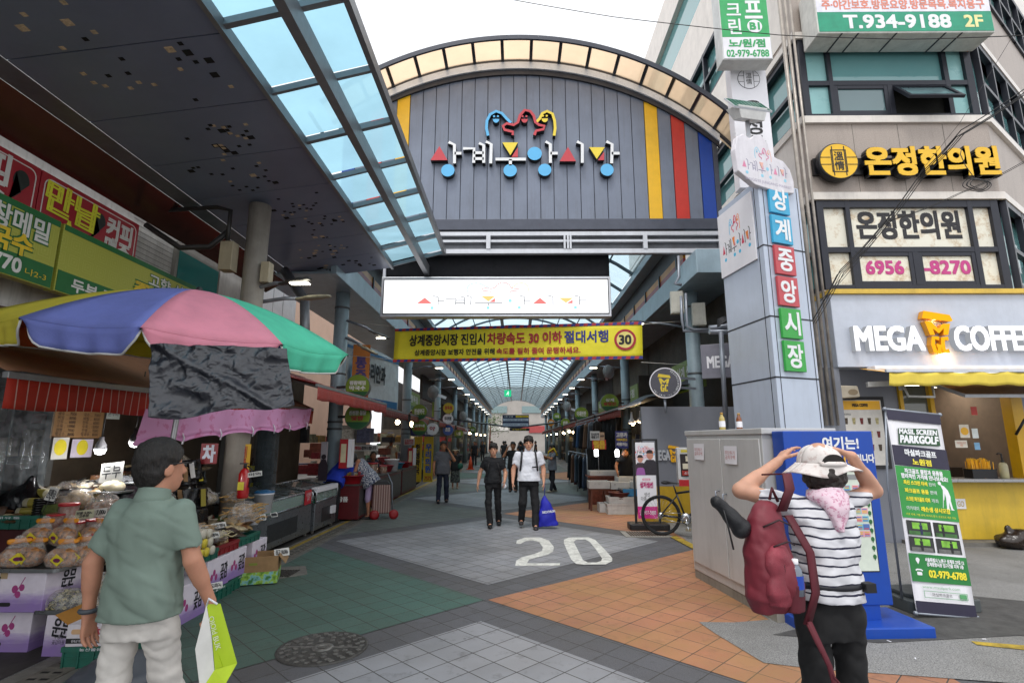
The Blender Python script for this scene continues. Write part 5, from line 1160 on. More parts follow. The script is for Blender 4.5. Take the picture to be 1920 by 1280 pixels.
def crate(label,x,y,z,w,d,h,rz=0,m=None,text_=None):
 t=thing('plastic_crate',label,'crate',(x,y,z),rz,'plastic crates at the stall');m=m or m_pg
 mb=MB();k=.012
 mb.box(0,0,0,w,k,h);mb.box(0,d-k,0,w,d,h);mb.box(0,k,0,k,d-k,h);mb.box(w-k,k,0,w,d-k,h);mb.box(k,k,.0,w-k,d-k,k)
 for (a,b,c_,d_) in ((-.012,-.012,w+.012,0),(-.012,d,w+.012,d+.012),(-.012,0,0,d),(w,0,w+.012,d)):mb.box(a,b,h-.035,c_,d_,h);mb.box(a*.5,b*.5 if b<0 else b,h*.45,c_ if c_<w else w+.006,d_ if d_<d else d+.006,h*.45+.012)
 n=max(3,int(w/.09))
 for i in range(n+1):xx=i*(w-.012)/n;mb.box(xx,-.0105,0,xx+.012,-.0001,h-.036)
 n=max(3,int(d/.09))
 for i in range(n+1):yy=i*(d-.012)/n;mb.box(w+.0001,yy,0,w+.0105,yy+.012,h-.036)
 mb.build('shell',m,t)
 if text_:text(text_,t,w*.5,h-.018,w*.45,.02,m_wht,y=-.0125)
 return t
def card(label,p,w,h,txt,rz=0,tilt=-12,m=None,stick=0.,name='price_card',roll=0):
 t=thing(name,label,'price card',p);t.rotation_euler=(R(tilt),R(roll),R(rz));MB().grid(4,4,lambda u,v:((u-.5)*w,.008*math.sin(u*3+v*2),(v)*h)).build('paper',m or m_paper2,t)
 if txt:text(txt,t,0,h/2,w*.8,h*.66,m_pen,y=-.001,bold=.001)
 if stick:MB().cyl((0,.004,-stick),(0,.004,.02),.003,n=6).build('stick',m_blk,t)
 return t
# ---- parasol
UC=Vector((-2.83,4.46,2.518));tx,ty,A1,RR,HH=-.0885,.092,.309,1.17,.43
UM=thing('market_parasol','big market parasol of yellow, blue, pink and green segments over the stall','parasol',(-2.98,4.5,0))
nrm=Vector((-tx,-ty,1)).normalized();apex=UC+nrm*HH
def upt(ang,r,rim=0.):
 """point of the canopy: ang around the hub, r 0..1 from apex to rim"""
 k=(ang-A1)/(math.pi/4);k0=math.floor(k);f=k-k0
 def V(i):a=A1+i*math.pi/4;R_=RR*{2:1.12,6:1.36,5:1.3,4:1.1}.get(i % 8,1);return Vector((R_*math.sin(a),-R_*math.cos(a),0))
 rimp=V(k0)*(1-f)+V(k0+1)*f;sag=.05*math.sin(math.pi*f)*r*r
 p=rimp*r*(1-.04*math.sin(math.pi*f)*r);z=HH*(1-r ** 1.75)-sag*.6
 return UC+p+nrm*z+Vector((0,0,p.x*tx+p.y*ty))
cols={-1:('blue_segment','#8490da'),0:('pink_segment','#f5a3b8'),1:('green_segment','#62dfba'),2:('red_segment','#c82a32'),3:('navy_segment','#2f3596'),4:('lemon_segment','#e2d845'),5:('orange_segment','#c9662e'),-2:('yellow_segment','#efe355')}
for k,(nm,c_) in cols.items():
 a0=A1+k*math.pi/4
 T=NT('parasol_' +nm);co=T.coord();ns=T.noise(co,5,5);cl_=T.mix(T.ramp(ns,[(.4,0.),(.8,.4)]),lin(c_),tuple(v*.62 for v in lin(c_)[:3])+(1,))
 b1=T.bsdf(cl_,.75,Normal=T.bump(T.noise(co,7,6,.7),.35,.02));tl=T.n('BsdfTranslucent');T.put(tl,'Color',cl_);mx=T.n('MixShader',Fac=.3);T.t.links.new(b1.outputs[0],mx.inputs[1]);T.t.links.new(tl.outputs[0],mx.inputs[2]);m=T.done(mx)
 mb=MB(UM);mb.grid(8,10,lambda u,v:upt(a0+u*math.pi/4,.02+.98*v))
 def val(u,v):
  p=upt(a0+u*math.pi/4,1.0);e=min(1,7*min(u,1-u));dp=.17*e ** .6*v
  o=Vector((math.sin(a0+u*math.pi/4),-math.cos(a0+u*math.pi/4),0))
  return p+Vector((0,0,-dp))+o*(.02*math.sin(u*23+k)*v-.03*v)
 mb.grid(26,4,val);mb.build(nm,m,UM,solid=.003)
 MB(UM).tube([val(u/26,1.0) for u in range(27)],.008,6).build('white_hem',mat('white_hem','#c9c8c4',.7),UM)
mb=MB(UM)
for k in range(8):mb.tube([upt(A1+k*math.pi/4+.001,r)-nrm*.012 for r in (.03,.3,.6,.85,1)],.007,6)
mb.build('rib',m_blk,UM)
foot=Vector((-3.02,4.5,0));mb=MB(UM);mb.cyl(foot,apex,.022,n=12);mb.lathe([(.03,0),(.03,.1)],foot+(apex-foot)*.5,12);mb.build('pole',mat('pole_alu','#9a9b9c',.35,.6),UM)
MB(UM).sph(apex,(.03,.03,.04)).build('finial',m_blk,UM)
# ---- crumpled black tarp hung from the parasol
TA=[at(286,648,Y=3.28),at(538,654,Y=3.78),at(281,782,Y=3.2),at(553,757,Y=3.74)]
def crump(u,v):
 p=(TA[0]*(1-u)+TA[1]*u)*(1-v)+(TA[2]*(1-u)+TA[3]*u)*v
 h=0
 q=Vector((u*2.1,v*1.35,0));h+=.026*MN.ridged_multi_fractal(q*2.2+Vector((0,u,3)),.9,2.1,4,.9,2)+.03*MN.noise(q*3)
 rr=math.hypot(u-.08,v+.15);h+=.022*MN.noise(Vector((math.atan2(v+.15,u-.08)*7,rr*1.2,5)))*(1.2-rr)
 h+=.05*math.exp(-((u-.12-.35*v)/.06) ** 2)*(1-v)+.03*math.exp(-((u-.05-.8*v)/.05) ** 2)
 sag=.0+.025*math.sin(math.pi*u)*(v-.3)
 return p+Vector((.3*h,-h,-sag-.02*math.sin(u*9)*v))
mb=MB();mb.grid(170,110,crump)
tag(mb.build('black_tarp',mat('black_polythene','#20232c',.36,var=.15,scale=9,bump=.25,bscale=90,spec=.8),solid=.003),'crumpled black plastic sheet hanging from the pink edge of the parasol','tarp')
# ---- awnings
def awning(label,X,pA,pB,XB,zB,vh,c1,name='striped_awning',pitch=.09,group='red striped awnings',under='#5a3a28'):
 """fabric roof from a front rail (pA..pB at X) back up to XB, with a hanging valance of fine stripes"""
 t=thing(name,label,'awning',(X,(pA.y+pB.y)/2,pA.z),0,group)
 T=NT(name+'_' +c1[1:]);co=T.coord();sp=T.n('SeparateXYZ');T.t.links.new(co,sp.inputs[0]);m_=T.n('Math',operation='MULTIPLY');T.t.links.new(sp.outputs[1],m_.inputs[0]);m_.inputs[1].default_value=1/pitch
 fr=T.n('Math',operation='FRACT');T.t.links.new(m_.outputs[0],fr.inputs[0]);lt=T.n('Math',operation='LESS_THAN');T.t.links.new(fr.outputs[0],lt.inputs[0]);lt.inputs[1].default_value=.1 if pitch>.05 else .16
 cc=T.mix(T.ramp(T.noise(co,3,6),[(.4,0.),(.75,.5)]),lin(c1),tuple(v*.5 for v in lin(c1)[:3])+(1,));cc=T.mix(lt.outputs[0],cc,lin('#c9a79a'))
 bs=T.bsdf(cc,.7);tr=T.n('BsdfTranslucent');T.put(tr,'Color',cc);mx=T.n('MixShader',Fac=.25);T.t.links.new(bs.outputs[0],mx.inputs[1]);T.t.links.new(tr.outputs[0],mx.inputs[2]);m=T.done(mx)
 n=40;dz=lambda v:pA.z+(pB.z-pA.z)*v
 MB(t).grid(10,n,lambda u,v:(X+(XB-X)*u,pA.y+(pB.y-pA.y)*v,dz(v)+.03+(zB-pA.z)*u-.05*math.sin(math.pi*u)+.008*math.sin(v*50))).build('fabric_roof',m if pitch<.05 else mat('faded_canvas','#8a6248',.8,var=.15,scale=2,dirt=.3),t,solid=.004)
 MB(t).grid(3,90,lambda u,v:(X+.02+.012*math.sin(v*80)*u,pA.y+(pB.y-pA.y)*v,dz(v)-.02-vh*u-.008*math.sin(v*33)*u)).build('valance',m,t,solid=.003)
 MB(t).bar((X,pA.y,dz(0)),(X,pB.y,dz(1)),.05,.05).build('front_rail',mat('awning_rail','#8d8f90',.4,.5),t,bevel=.006)
 mb=MB(t)
 for f in (.03,.5,.97):y=pA.y+(pB.y-pA.y)*f;mb.tube([(X,y,dz(f)-.02),((X+XB)/2,y+.2,dz(f)+(zB-pA.z)*.4),(XB,y,dz(f)+(zB-pA.z)*.85)],.022)
 each(mb,'folding_arm',mat('awning_arm','#6a6660',.5,.4,dirt=.3),t);return t
awning('long red awning with thin white stripes over the stall under the parasol',-3.66,at(10,702,X=-3.66),at(586,768,X=-3.66),-5.25,2.95,.22,'#b8331f')
a_,b_=at(594,722,X=-3.05),at(724,754,X=-3.05)
awning('short red finely striped awning beside the round green signs on the left',-3.05,a_,Vector((-3.05,b_.y,a_.z)),-4.9,3.05,.2,'#b23230',pitch=.03)
# pink cloth pegged to the first awning
m_pk=None;T=NT('pink_floral_cloth');co=T.coord();n1=T.noise(co,9,3);c=T.mix(T.ramp(n1,[(.56,0.),(.62,.6)]),lin('#d99cc6'),lin('#c2628e'));m_pk=T.done(T.bsdf(c,.85))
p0,p1=at(272,772,X=-3.6),at(584,768,X=-3.6)
def pk(u,v):
 y=p0.y+(p1.y-p0.y)*u;s_=u*6;f=s_-math.floor(s_)
 bot=.36-.05*math.sin(math.pi*f)
 return (-3.6+.05*math.sin(u*30)*v+.03*math.sin(v*26)*max(0,v-.72)*3.2,y-.1*v*(1 if u<.05 else 0),p0.z+(p1.z-p0.z)*u+.03-bot*v-.02*math.sin(math.pi*f)*(1-v))
t=tag(MB().grid(120,26,pk).build('pink_cloth',m_pk,solid=.006),'pink flower patterned cloth pegged along the red awning','cloth')
mb=MB()
for k in range(1,7):p=pk(k/6.2,.93);mb.tube([(p[0]+.02,p[1],p[2]+.08),(p[0]+.05,p[1],p[2]+.02),(p[0]+.03,p[1]+.02,p[2]-.05)],.009,6)
each(mb,'clothes_peg',m_wht,t)
# ---- signboards on the shop building
SX=-4.98
def sidesign(name,label,x0,x1,ytop0,ytop1,ybot0,X,m,dep=.12):
 """flat signboard on the left, facing the street: near end pixel x0, far end x1"""
 A,B=at(x0,ytop0,X=X),at(x1,ytop1,X=X);zb=at(x0,ybot0,X=X).z
 t=thing(name,label,'signboard',(X,A.y,zb),90);L,h=B.y-A.y,A.z-zb
 MB().box(0,.001,0,L,dep,h).build('panel',m,t,bevel=.005);return t,L,h
m_yg=None;T=NT('yellow_green_print');co=T.coord();v=T.n('TexVoronoi',Scale=5.2,distance='CHEBYCHEV',Randomness=0.);T.t.links.new(co,v.inputs['Vector']);wv=T.n('Math',operation='SINE');mm=T.n('Math',operation='MULTIPLY');T.t.links.new(v.outputs['Distance'],mm.inputs[0]);mm.inputs[1].default_value=40;T.t.links.new(mm.outputs[0],wv.inputs[0])
m_yg=T.done(T.bsdf(T.mix(T.ramp(wv.outputs[0],[(.6,0.),(.9,.35)]),lin('#a9ad45'),lin('#c3c76a')),.5))
m_sg=mat('sign_darkgreen','#1d6a35',.5,var=.08);m_sy=mat('sign_letter_yellow','#e3c22a',.5);m_sw=mat('sign_letter_white','#dcdcd8',.5)
A0=at(0,362,X=SX)
for i,(xa,xb,lab) in enumerate(((-420,116,'yellow and green buckwheat noodle signboard with phone number, nearest the camera'),(122,368,'yellow and green food signboard partly behind the parasol'))):
 ra=.481;f=lambda x,r:826-(968-x)*r
 t,L,h=sidesign('shop_signboard',lab,xa,xb,f(xa,.481),f(xb,.481),f(xa,.325),SX,m_yg)
 MB().box(.01,-.004,h-.07,L-.01,0,h-.005).build('green_strip',m_sg,t);MB().box(.01,-.004,.01,L-.01,0,.24).build('green_foot',m_sg,t)
 if i == 0:
  text('평창메밀',t,L-.55,h*.74,.84,.24,m_sg,y=-.001,bold=.02,rot=.0);text('평창메밀',t,L-.55,h*.74,.84,.24,m_sw,y=-.004,bold=.006)
  text('막국수',t,L-.62,h*.46,.66,.22,m_sg,y=-.001,bold=.022);text('막국수',t,L-.62,h*.46,.66,.22,m_sy,y=-.004,bold=.009)
  text('932-8770',t,L-.76,.125,.78,.14,m_sw,y=-.0045,bold=.006);text('나2-3',t,L-.2,.1,.24,.07,m_sy,y=-.0045)
 else:
  text('고향 식품',t,L*.77,h*.74,.95,.17,m_sg,y=-.001,bold=.015);text('고향 식품',t,L*.77,h*.74,.95,.17,m_sw,y=-.004,bold=.004)
  text('즉석두부',t,L*.72,h*.46,1.2,.24,m_sg,y=-.001,bold=.03);text('즉석두부',t,L*.72,h*.46,1.2,.24,m_sy,y=-.004,bold=.012);text('두부 콩물',t,.6,.125,.8,.14,m_sw,y=-.0045,bold=.005)
m_rs=mat('red_sign','#a3222f',.35,var=.06,coat=.3)
f=lambda x,r:826-(968-x)*r
for i,(xa,xb,lab) in enumerate(((-300,79,'red coffee and beer signboard high on the left, cut by the photo edge'),(81,262,'red coffee and beer signboard with yellow name above the yellow board'))):
 t,L,h=sidesign('cafe_signboard',lab,xa,xb,f(xa,.572),f(xb,.572),f(xa,.45),-5.22,m_rs,.1)
 mb=MB();mb.ribbon(rrect(L/2,h/2-.06,L-.1,h-.0,.08),.012,-.003,0,closed=True);mb.build('white_line',m_sw,t)
 if i == 0:text('커피',t,L-.62,h*.66,.55,.32,m_sw,y=-.001,bold=.012);text('맥주',t,L-.62,h*.2,.55,.32,m_sw,y=-.001,bold=.012)
 else:text('만남',t,L*.3,h*.62,.72,.34,mat('letter_lemon','#dede3a',.5),y=-.001,bold=.02,rot=-.03);text('커피',t,L*.78,h*.62,.42,.26,m_sw,y=-.001,bold=.012);text('맥주',t,L*.78,h*.2,.42,.26,m_sw,y=-.001,bold=.012);text('소',t,L*.28,h*.16,.2,.2,mat('letter_lemon','#dede3a',.5),y=-.001,bold=.012)
 mb=MB();x=L*.56 if i else L-.2;mb.prism([(x+.09*math.cos(R(a)) ,h*.6+.12*math.sin(R(a))) for a in range(0,300,20)]+[(x-.1,h*.2)],-.004,0);mb.build('bean_print',mat('bean_dark','#27302c',.4),t)
# ---- stall goods
TB=thing('stall_table','stepped dark wooden stall table under the crates and goods','table',(-4.2,6.0,0))
mb=MB(TB);mb.box(-5.0,5.0,0,-4.1,7.1,.8);mb.box(-5.6,5.3,0,-5.001,6,.8);mb.box(-4.099,5.2,0,-3.75,7.1,.55);mb.box(-3.749,5.3,0,-3.5,7.0,.34);mb.build('table_step',mat('stall_board','#2b221b',.8,var=.3,scale=5),TB)
P=lambda px,py,Y:at(px,py,Y=Y)
# lilac cartons, lower left
xr=gp(53,1222).x
carton('lilac fruit carton standing on the ground at the left edge, below another',xr-.55,4.5,0,.55,.42,.315)
carton('lilac fruit carton carrying the tray of wrapped snacks, topmost of its stack',at(76,1150,Y=4.42).x-.62,4.42,.318,.62,.5,.3,fruit=m_plum)
x2=gp(78,1228).x
carton('brown edged lilac carton on the ground beside the open white box',x2+.02,4.42,0,.42,.36,.3,fruit=m_cher)
xg=at(116,1253,Z=0).x
crate('green plastic crate on the ground under the open pork box',xg,4.2,.002,.44,.34,.15,4,text_='농산물유통')
t=thing('open_carton','open white and tan pork carton on a green crate by the man','carton',(xg+.015,4.19,.156),4)
w,d,h=.41,.34,.15
mb=MB()
for a in ((0,0,0,w,.006,h),(0,d-.006,0,w,d,h),(0,.0061,0,.006,d-.0061,h),(w-.006,.0061,0,w,d-.0061,h),(.0061,.0061,0,w-.0061,d-.0061,.006)):mb.box(*a)
mb.build('box',mat('carton_white','#cfc9cf',.7,var=.06,dirt=.15),t);mb=MB()
for a in (((0,d,h),(w,d,h),(w,d+.1,h+.12),(0,d+.1,h+.12)),((0,0,h),(0,d,h),(-.1,d,h+.07),(-.1,0,h+.07)),((w,.0,h),(w,d,h),(w+.05,d,h+.13),(w+.05,0,h+.13))):mb.poly(a)
mb.build('flap',mat('carton_tan','#a9762f',.8,var=.1),t,solid=.004)
MB().box(.0,-.0012,.02,w,-.0002,.055).build('black_band',m_ink,t);text('육가',t,.155,.1,.075,.05,m_pen,y=-.0005,bold=.002);text('本',t,.215,.1,.04,.06,m_cher,y=-.0005,bold=.002);text('한돈',t,.28,.1,.075,.05,m_pen,y=-.0005,bold=.002);text('충북산 퍼물림 프리미엄 한돈',t,.14,.037,.2,.02,m_wht,y=-.0013)
mb=MB();mb.prism(rrect(.065,.1,.07,.035,.014),-.0015,0);mb.build('meat_print',mat('print_bun','#c9a27a',.6),t);MB().prism(disc(.365,.1,.016,14),-.0015,0).build('stamp_print',m_cher,t)
MB().grid(8,8,lambda u,v:(.03+.34*u,.03+.27*v,.1+.03*math.sin(u*5)*math.cos(v*4))).build('paper_lining',m_wht,t)
card('small pale blue edged card standing in the open pork carton',(xg+.43,4.24,.28),.1,.1,'재래',rz=12)
# snack bags: brown sweets in clear wrap with yellow neck and diamond label
m_sn=mat('fried_snack','#b47a42',.6,var=.6,scale=38,bump=1.,bscale=60);m_neck=mat('bag_neck','#e0911a',.4,var=.15);m_lab=mat('label_yellow','#dccc34',.4);m_lab2=mat('label_purple','#6a2050',.4)
def snack(label,p,rz,sc=1.,lab=True):
 t=thing('snack_bag',label,'bag',p,rz,'wrapped snack bags on the tray')
 s=SDF();s.ell((0,0,.075),(.11,.08,.075),.03);s.ell((.04,-.01,.1),(.06,.055,.05),.03);s.ell((-.05,.0,.09),(.055,.06,.06),.03)
 s.disp=lambda q:_fold(q,.012,95,3);soft(s,.008,'snack',m_sn,t)
 s=SDF();s.ell((0,0,.08),(.125,.095,.085),.04);s.cone((.0,.03,.14),(.0,.05,.2),.07,.05,.05,flat=((0,1,0),2.2));s.disp=lambda q:_fold(q,.009,60,8);soft(s,.009,'wrap',m_clear,t)
 s=SDF();s.cone((-.06,.045,.2),(.06,.05,.205),.022,.02,.02,flat=((0,1,0),1.8));s.disp=lambda q:_fold(q,.008,90,4);soft(s,.006,'neck',m_neck,t)
 if lab:mb=MB();mb.L=Matrix.Translation((.02,-.093,.085)) @ Matrix.Rotation(R(14),4,'X');mb.prism([(0,-.05),(.05,0),(0,.05),(-.05,0)],-.003,0);o=mb.build('label',m_lab,t);mb=MB();mb.L=Matrix.Translation((.02,-.0965,.085)) @ Matrix.Rotation(R(14),4,'X');mb.prism(disc(0,-.002,.026,16,.017),-.001,0);mb.build('label_mark',m_lab2,o)
 return t
TZ=.64
t=thing('steel_tray','flat steel tray of snack bags on the upper lilac carton','tray',(at(20,1085,Y=4.45).x+.06,4.44,.619));mb=MB();mb.prism(rrect(0.02,.2,.66,.5,.03),0,.006,'xy');mb.ribbon(rrect(.02,.2,.66,.5,.03),.012,.0061,.03,'xy',True);mb.build('pan',m_tray,t)
sb=snack('snack bag with bright yellow diamond label, front middle of the tray',(at(96,1080,Y=4.42).x,4.5,.627),8)
def sdup(label,p,rz):
 c=copytree(sb,p,rz,label);return c
for px,py,Y,z,rz,lab in ((25,1075,4.52,.627,35,'snack bag at the left end of the tray, label turned sideways'),(52,1080,4.56,.627,-10,'snack bag between the left end and the middle of the tray'),(146,1070,4.6,.627,4,'snack bag at the right end of the tray near the elbow'),(65,1045,4.7,.76,0,'snack bag with orange top lying highest on the left'),(112,1045,4.72,.76,-12,'wide snack bag with two labels lying highest in the middle'),(165,1050,4.85,.74,-30,'snack bag behind the man arm on the right')):
 sdup(lab,(at(px,py,Y=Y).x,Y,z),rz)
s=SDF();s.ell((0,0,.05),(.22,.1,.06),.05);s.ell((.1,0,.12),(.1,.06,.08),.05);s.ell((-.12,0,.1),(.08,.06,.07),.04);s.disp=lambda q:_fold(q,.016,40,2)
o=tag(soft(s,.011,'plastic_wrap',m_clear),'loose clear plastic wrap heaped behind the snack bags','plastic wrap');o.location=(at(115,1010,Y=5.0).x,4.98,.78)
# sliced courgette bags on a tray
t=thing('steel_tray','steel tray of sliced courgette on the brown edged carton','tray',(at(150,1145,Y=4.5).x,4.62,.305));mb=MB();mb.prism(rrect(0,0,.62,.4,.03),0,.006,'xy');mb.ribbon(rrect(0,0,.62,.4,.03),.012,.0061,.03,'xy',True);mb.build('pan',m_tray,t)
m_sl=mat('dried_courgette','#b9ad84',.8,var=.25,scale=40);m_sk=mat('courgette_skin','#3f4a2a',.7,var=.3,scale=30)
for k,(dx,dy,dz,lab) in enumerate(((-.16,-.05,.0,'clear bag of dried courgette slices at the left of the tray'),(.08,.0,.0,'clear bag of dried courgette slices at the right of the tray by the wristband'),(.06,.1,.1,'clear bag of dried courgette slices lying on the other two'))):
 b=thing('vegetable_bag',lab,'bag',(t.location.x+dx,t.location.y+dy,.312+dz),0,'bags of dried slices');g=random.Random(k)
 mb=MB()
 for i in range(170):
  a,r_=g.uniform(0,6.28),math.sqrt(g.random());x,y=.17*r_*math.cos(a),.12*r_*math.sin(a);z=.02+.12*(1-r_*r_)*g.random() ** .4
  M_=Matrix.Translation((x,y,z)) @ Matrix.Rotation(g.uniform(-1.1,1.1),4,'X') @ Matrix.Rotation(g.uniform(-1,1),4,'Y');mb.L=M_;rr=g.uniform(.012,.019)
  mb.cur=0;mb.lathe([(rr*.9,-.004),(rr,0),(rr*.9,.004)],n=9);mb.cur=1;mb.lathe([(rr*1.02,-.003),(rr*1.02,.003)],n=9,caps=False)
 struct(mb.build('slice',[m_sl,m_sk],b),'stuff');s=SDF();s.ell((0,0,.06),(.19,.14,.09),.03);s.disp=lambda q:_fold(q,.012,45,12);soft(s,.011,'wrap',m_clear,b)
# upper left: crate with cups, poster, bin bag, jars, tofu
crate('green crate full of black cups and papers, left end of the stall',at(0,985,Y=4.95).x-.3,4.95,.86,at(80,985,Y=4.95).x-at(0,985,Y=4.95).x+.28,.35,.12,text_='과채유통')
t=thing('red_bin','dark red crate stand with green bell print below the crate of cups','bin',(at(75,1060,Y=4.98).x-.62,4.98,.2));MB().box(0,0,0,.6,.3,.655).build('body',mat('maroon_plastic','#45181a',.5,var=.2,dirt=.2),t,bevel=.01)
mb=MB();mb.prism([(.36,.3),(.52,.3),(.5,.33),(.49,.42),(.47,.45),(.41,.45),(.39,.42),(.38,.33)],-.003,0);mb.prism(disc(.44,.465,.015,10),-.003,0);mb.build('bell_print',mat('bell_green','#2f7a34',.5),t)
def cupstack(label,p,n=9):
 t=thing('cup_stack',label,'cup stack',p,0,'stacks of black lidded cups');mb=MB()
 for k in range(n):mb.lathe([(.04,k*.022),(.052,k*.022+.003),(.052,k*.022+.012),(.045,k*.022+.02)],n=18)
 mb.build('cups',mat('black_gloss','#0f0f11',.2),t);return t
c=cupstack('tall stack of black cups at the front of the left crate',P(70,975,5.02)+Vector((0,0,.0)))
for px,py,Y,lab in ((88,972,5.08,'stack of black cups right behind the hanging tag'),(118,955,5.25,'stack of black cups behind the tallest red lidded jar')):copytree(c,P(px,py,Y),0,lab)
def jar(label,p,r,h,cont):
 t=thing('sauce_jar',label,'jar',p,0,'red lidded sauce jars');MB().lathe([(0,0),(r*.95,.002),(r,.015),(r,h*.86),(r*.93,h*.88)],n=22).build('content',mat('paste_' +cont[1:],cont,.25,var=.3,scale=12,coat=.6),t)
 MB().lathe([(r*1.02,0),(r*1.03,.02),(r*1.03,h*.86),(r*.95,h*.9)],n=22,caps=False).build('glass',film('jar_clear','#f6efe8',.16,.06),t)
 mb=MB();mb.lathe([(r*1.0,h*.88),(r*1.08,h*.885),(r*1.08,h*.99),(r*1.03,h),(0,h)],n=26);mb.build('lid',m_rl,t);return t
JC=('#7a3a20','#5a1c14','#8a5a34')
jl=[(124,985,5.0,.075,.2,0,'tallest brown paste jar with red lid behind the small jar'),(101,990,4.9,.065,.125,0,'small brown paste jar with red lid beside the tag'),(143,1003,4.9,.07,.12,2,'red lidded jar under the green edged price card'),(176,1000,4.95,.07,.13,1,'dark red paste jar beside the man sleeve'),(166,1022,4.75,.055,.085,2,'low red lidded jar left of the sleeve, lower row'),(183,1020,4.78,.055,.09,1,'low red lidded jar half behind the sleeve, lower row')]
for px,py,Y,r_,h_,ci,lab in jl:jar(lab,P(px,py,Y),r_,h_,JC[ci])
t=thing('jar_shelf','steel wire shelf under the red lidded jars','shelf',P(150,1008,4.95));mb=MB();mb.box(-.35,-.03,-.02,.35,.3,-.001);mb.box(-.1,-.22,-.13,.3,-.04,-.12);mb.box(-.34,.28,-.75,-.3,.3,-.02);mb.box(.3,.28,-.75,.34,.3,-.02);mb.build('board',m_tray,t)
s=SDF();s.ell((0,0,.1),(.24,.18,.15),.08);s.cone((.03,0,.2),(.06,0,.36),.12,.03,.08);s.disp=lambda q:_fold(q,.022,24,6)+_fold(q,.006,80,7)
o=tag(soft(s,.013,'bin_bag',mat('shiny_black_bag','#0d0d10',.22,var=.2,bump=.4,bscale=40)),'knotted shiny black bag behind the left crate','bag');o.location=P(38,968,5.35)
m_milk=mat('pale_roll','#b8b196',.55,var=.12,scale=9);
for i,(px,py,Y,L,r_,lab) in enumerate(((78,925,5.35,.24,.045,'thick cream packet roll topmost in the left heap'),(70,942,5.25,.24,.045,'pale packet roll with red print below the topmost roll'),(140,925,5.45,.2,.035,'pale silver packet roll right of the heap'),(52,958,5.2,.2,.035,'pale packet roll lowest left behind the cups'))):
 t=thing('packet_roll',lab,'packet',P(px,py,Y),[-12,5,-8,10][i],'packet rolls in the left heap');MB().lathe([(0,-L/2),(r_,-L/2+.015),(r_,L/2-.015),(0,L/2)],n=16,ax='x').build('roll',m_milk,t);MB().lathe([(r_*1.01,-L*.25),(r_*1.01,L*.3)],n=16,ax='x',caps=False).build('band',mat('band_olive','#8c8238',.4),t)
xa,xb=at(135,950,Y=5.5).x,at(188,950,Y=5.5).x
for i,(px0,px1,z0,lab) in enumerate(((137,186,.86,'green crate of the second tier left of the man head, lower left'),(188,262,.86,'green crate of the second tier left of the man head, lower right'),(137,186,.99,'green crate of the second tier, upper left below the silver bag'),(188,262,.99,'green crate of the second tier under the tofu tray'))):x0,x1=at(px0,950,Y=5.5).x,at(px1,950,Y=5.5).x;crate(lab,x0+.01,5.5,z0-.06,x1-x0-.02,.4,.125)
t=thing('tofu_tray','steel tray of wet white tofu on the green crates','tray',P(208,923,5.6));MB().prism(rrect(0,0,.34,.26,.04),0,.02,'xy').build('pan',m_tray,t,bevel=.004);s=SDF();s.ell((0,0,.05),(.13,.09,.06),.02);s.ell((.03,0,.075),(.07,.06,.05),.03);s.disp=lambda q:_fold(q,.01,40,3);soft(s,.01,'tofu',mat('tofu_cream','#c9c0a2',.4),t)
t=thing('tofu_tray','wide steel tray wrapped in foil behind the tofu','tray',P(225,905,6.0));MB().prism(rrect(0,0,.62,.34,.04),0,.02,'xy').build('pan',m_tray,t,bevel=.004);MB().grid(24,12,lambda u,v:((u-.5)*.56,(v-.5)*.3,.03+.05*math.sin(math.pi*u)*math.sin(math.pi*v)+.008*math.sin(u*40+v*30))).build('foil',mat('foil_film','#b9bcc0',.25,.6,bump=.5,bscale=50),t)
card('large handwritten tofu price card on a wire above the tofu tray',P(207,903,5.58),.23,.2,'두부',rz=6,stick=.1,roll=-7)
card('price card with printed square on a cream stem before the cups',P(91,938,4.95),.085,.12,'친환경',rz=10,roll=12,stick=.16)
card('green edged cream price card on the red lidded jars',P(157,972,4.86),.16,.075,'된장 5,000\n고추장',rz=8,roll=-5,m=mat('card_cream','#b9b99c',.7));card('white price card lying right of the green edged card',P(186,968,4.92),.13,.07,'1 7,000',rz=4,roll=-6)
# right end of the stall: crates, cartons, dried fish, laver
def row(px,X):return at(px,1000,X=X).y
XF=-3.08
y0,y1=4.95,7.02
for i,(ya,yb,lab) in enumerate(((5.55,6.12,'green crate on the ground below the persimmon carton, nearer one'),(6.14,6.72,'green crate on the ground below the persimmon carton, farther one'))):crate(lab,XF-.02-(ya-5)*.06,ya,.003,yb-ya,.34,.14,90,text_='서울청과')
for i,(ya,yb,lab) in enumerate(((4.98,5.5,'lilac carton facing the street just behind the man trousers'),(5.58,6.02,'lilac persimmon carton facing the street on a green crate, left one'),(6.04,6.42,'lilac persimmon carton facing the street on a green crate, right one'),(6.62,7.0,'lilac carton at the far end of the stall under the dried pollack'))):
 z=.0 if i == 0 else (.15 if i<3 else .15);t=thing('fruit_carton',lab,'carton',(XF-(ya-5)*.06+(0 if i else .03),ya,z),90,STALL_G);w=yb-ya;h=.3 if i else .34
 MB().box(0,0,0,w-.01,.36,h).build('box',m_lil,t,bevel=.006);text('곶감',t,w*.7,h*.5,.13,.16,m_pen,y=-.001,bold=.003,rot=.06);mb=MB()
 for dx,dz in ((0,0),(.04,-.05),(-.04,-.04)):mb.prism(disc(w*.3+dx,h*.55+dz,.022,14,.032),-.002,0)
 mb.build('fruit_print',m_plum,t)
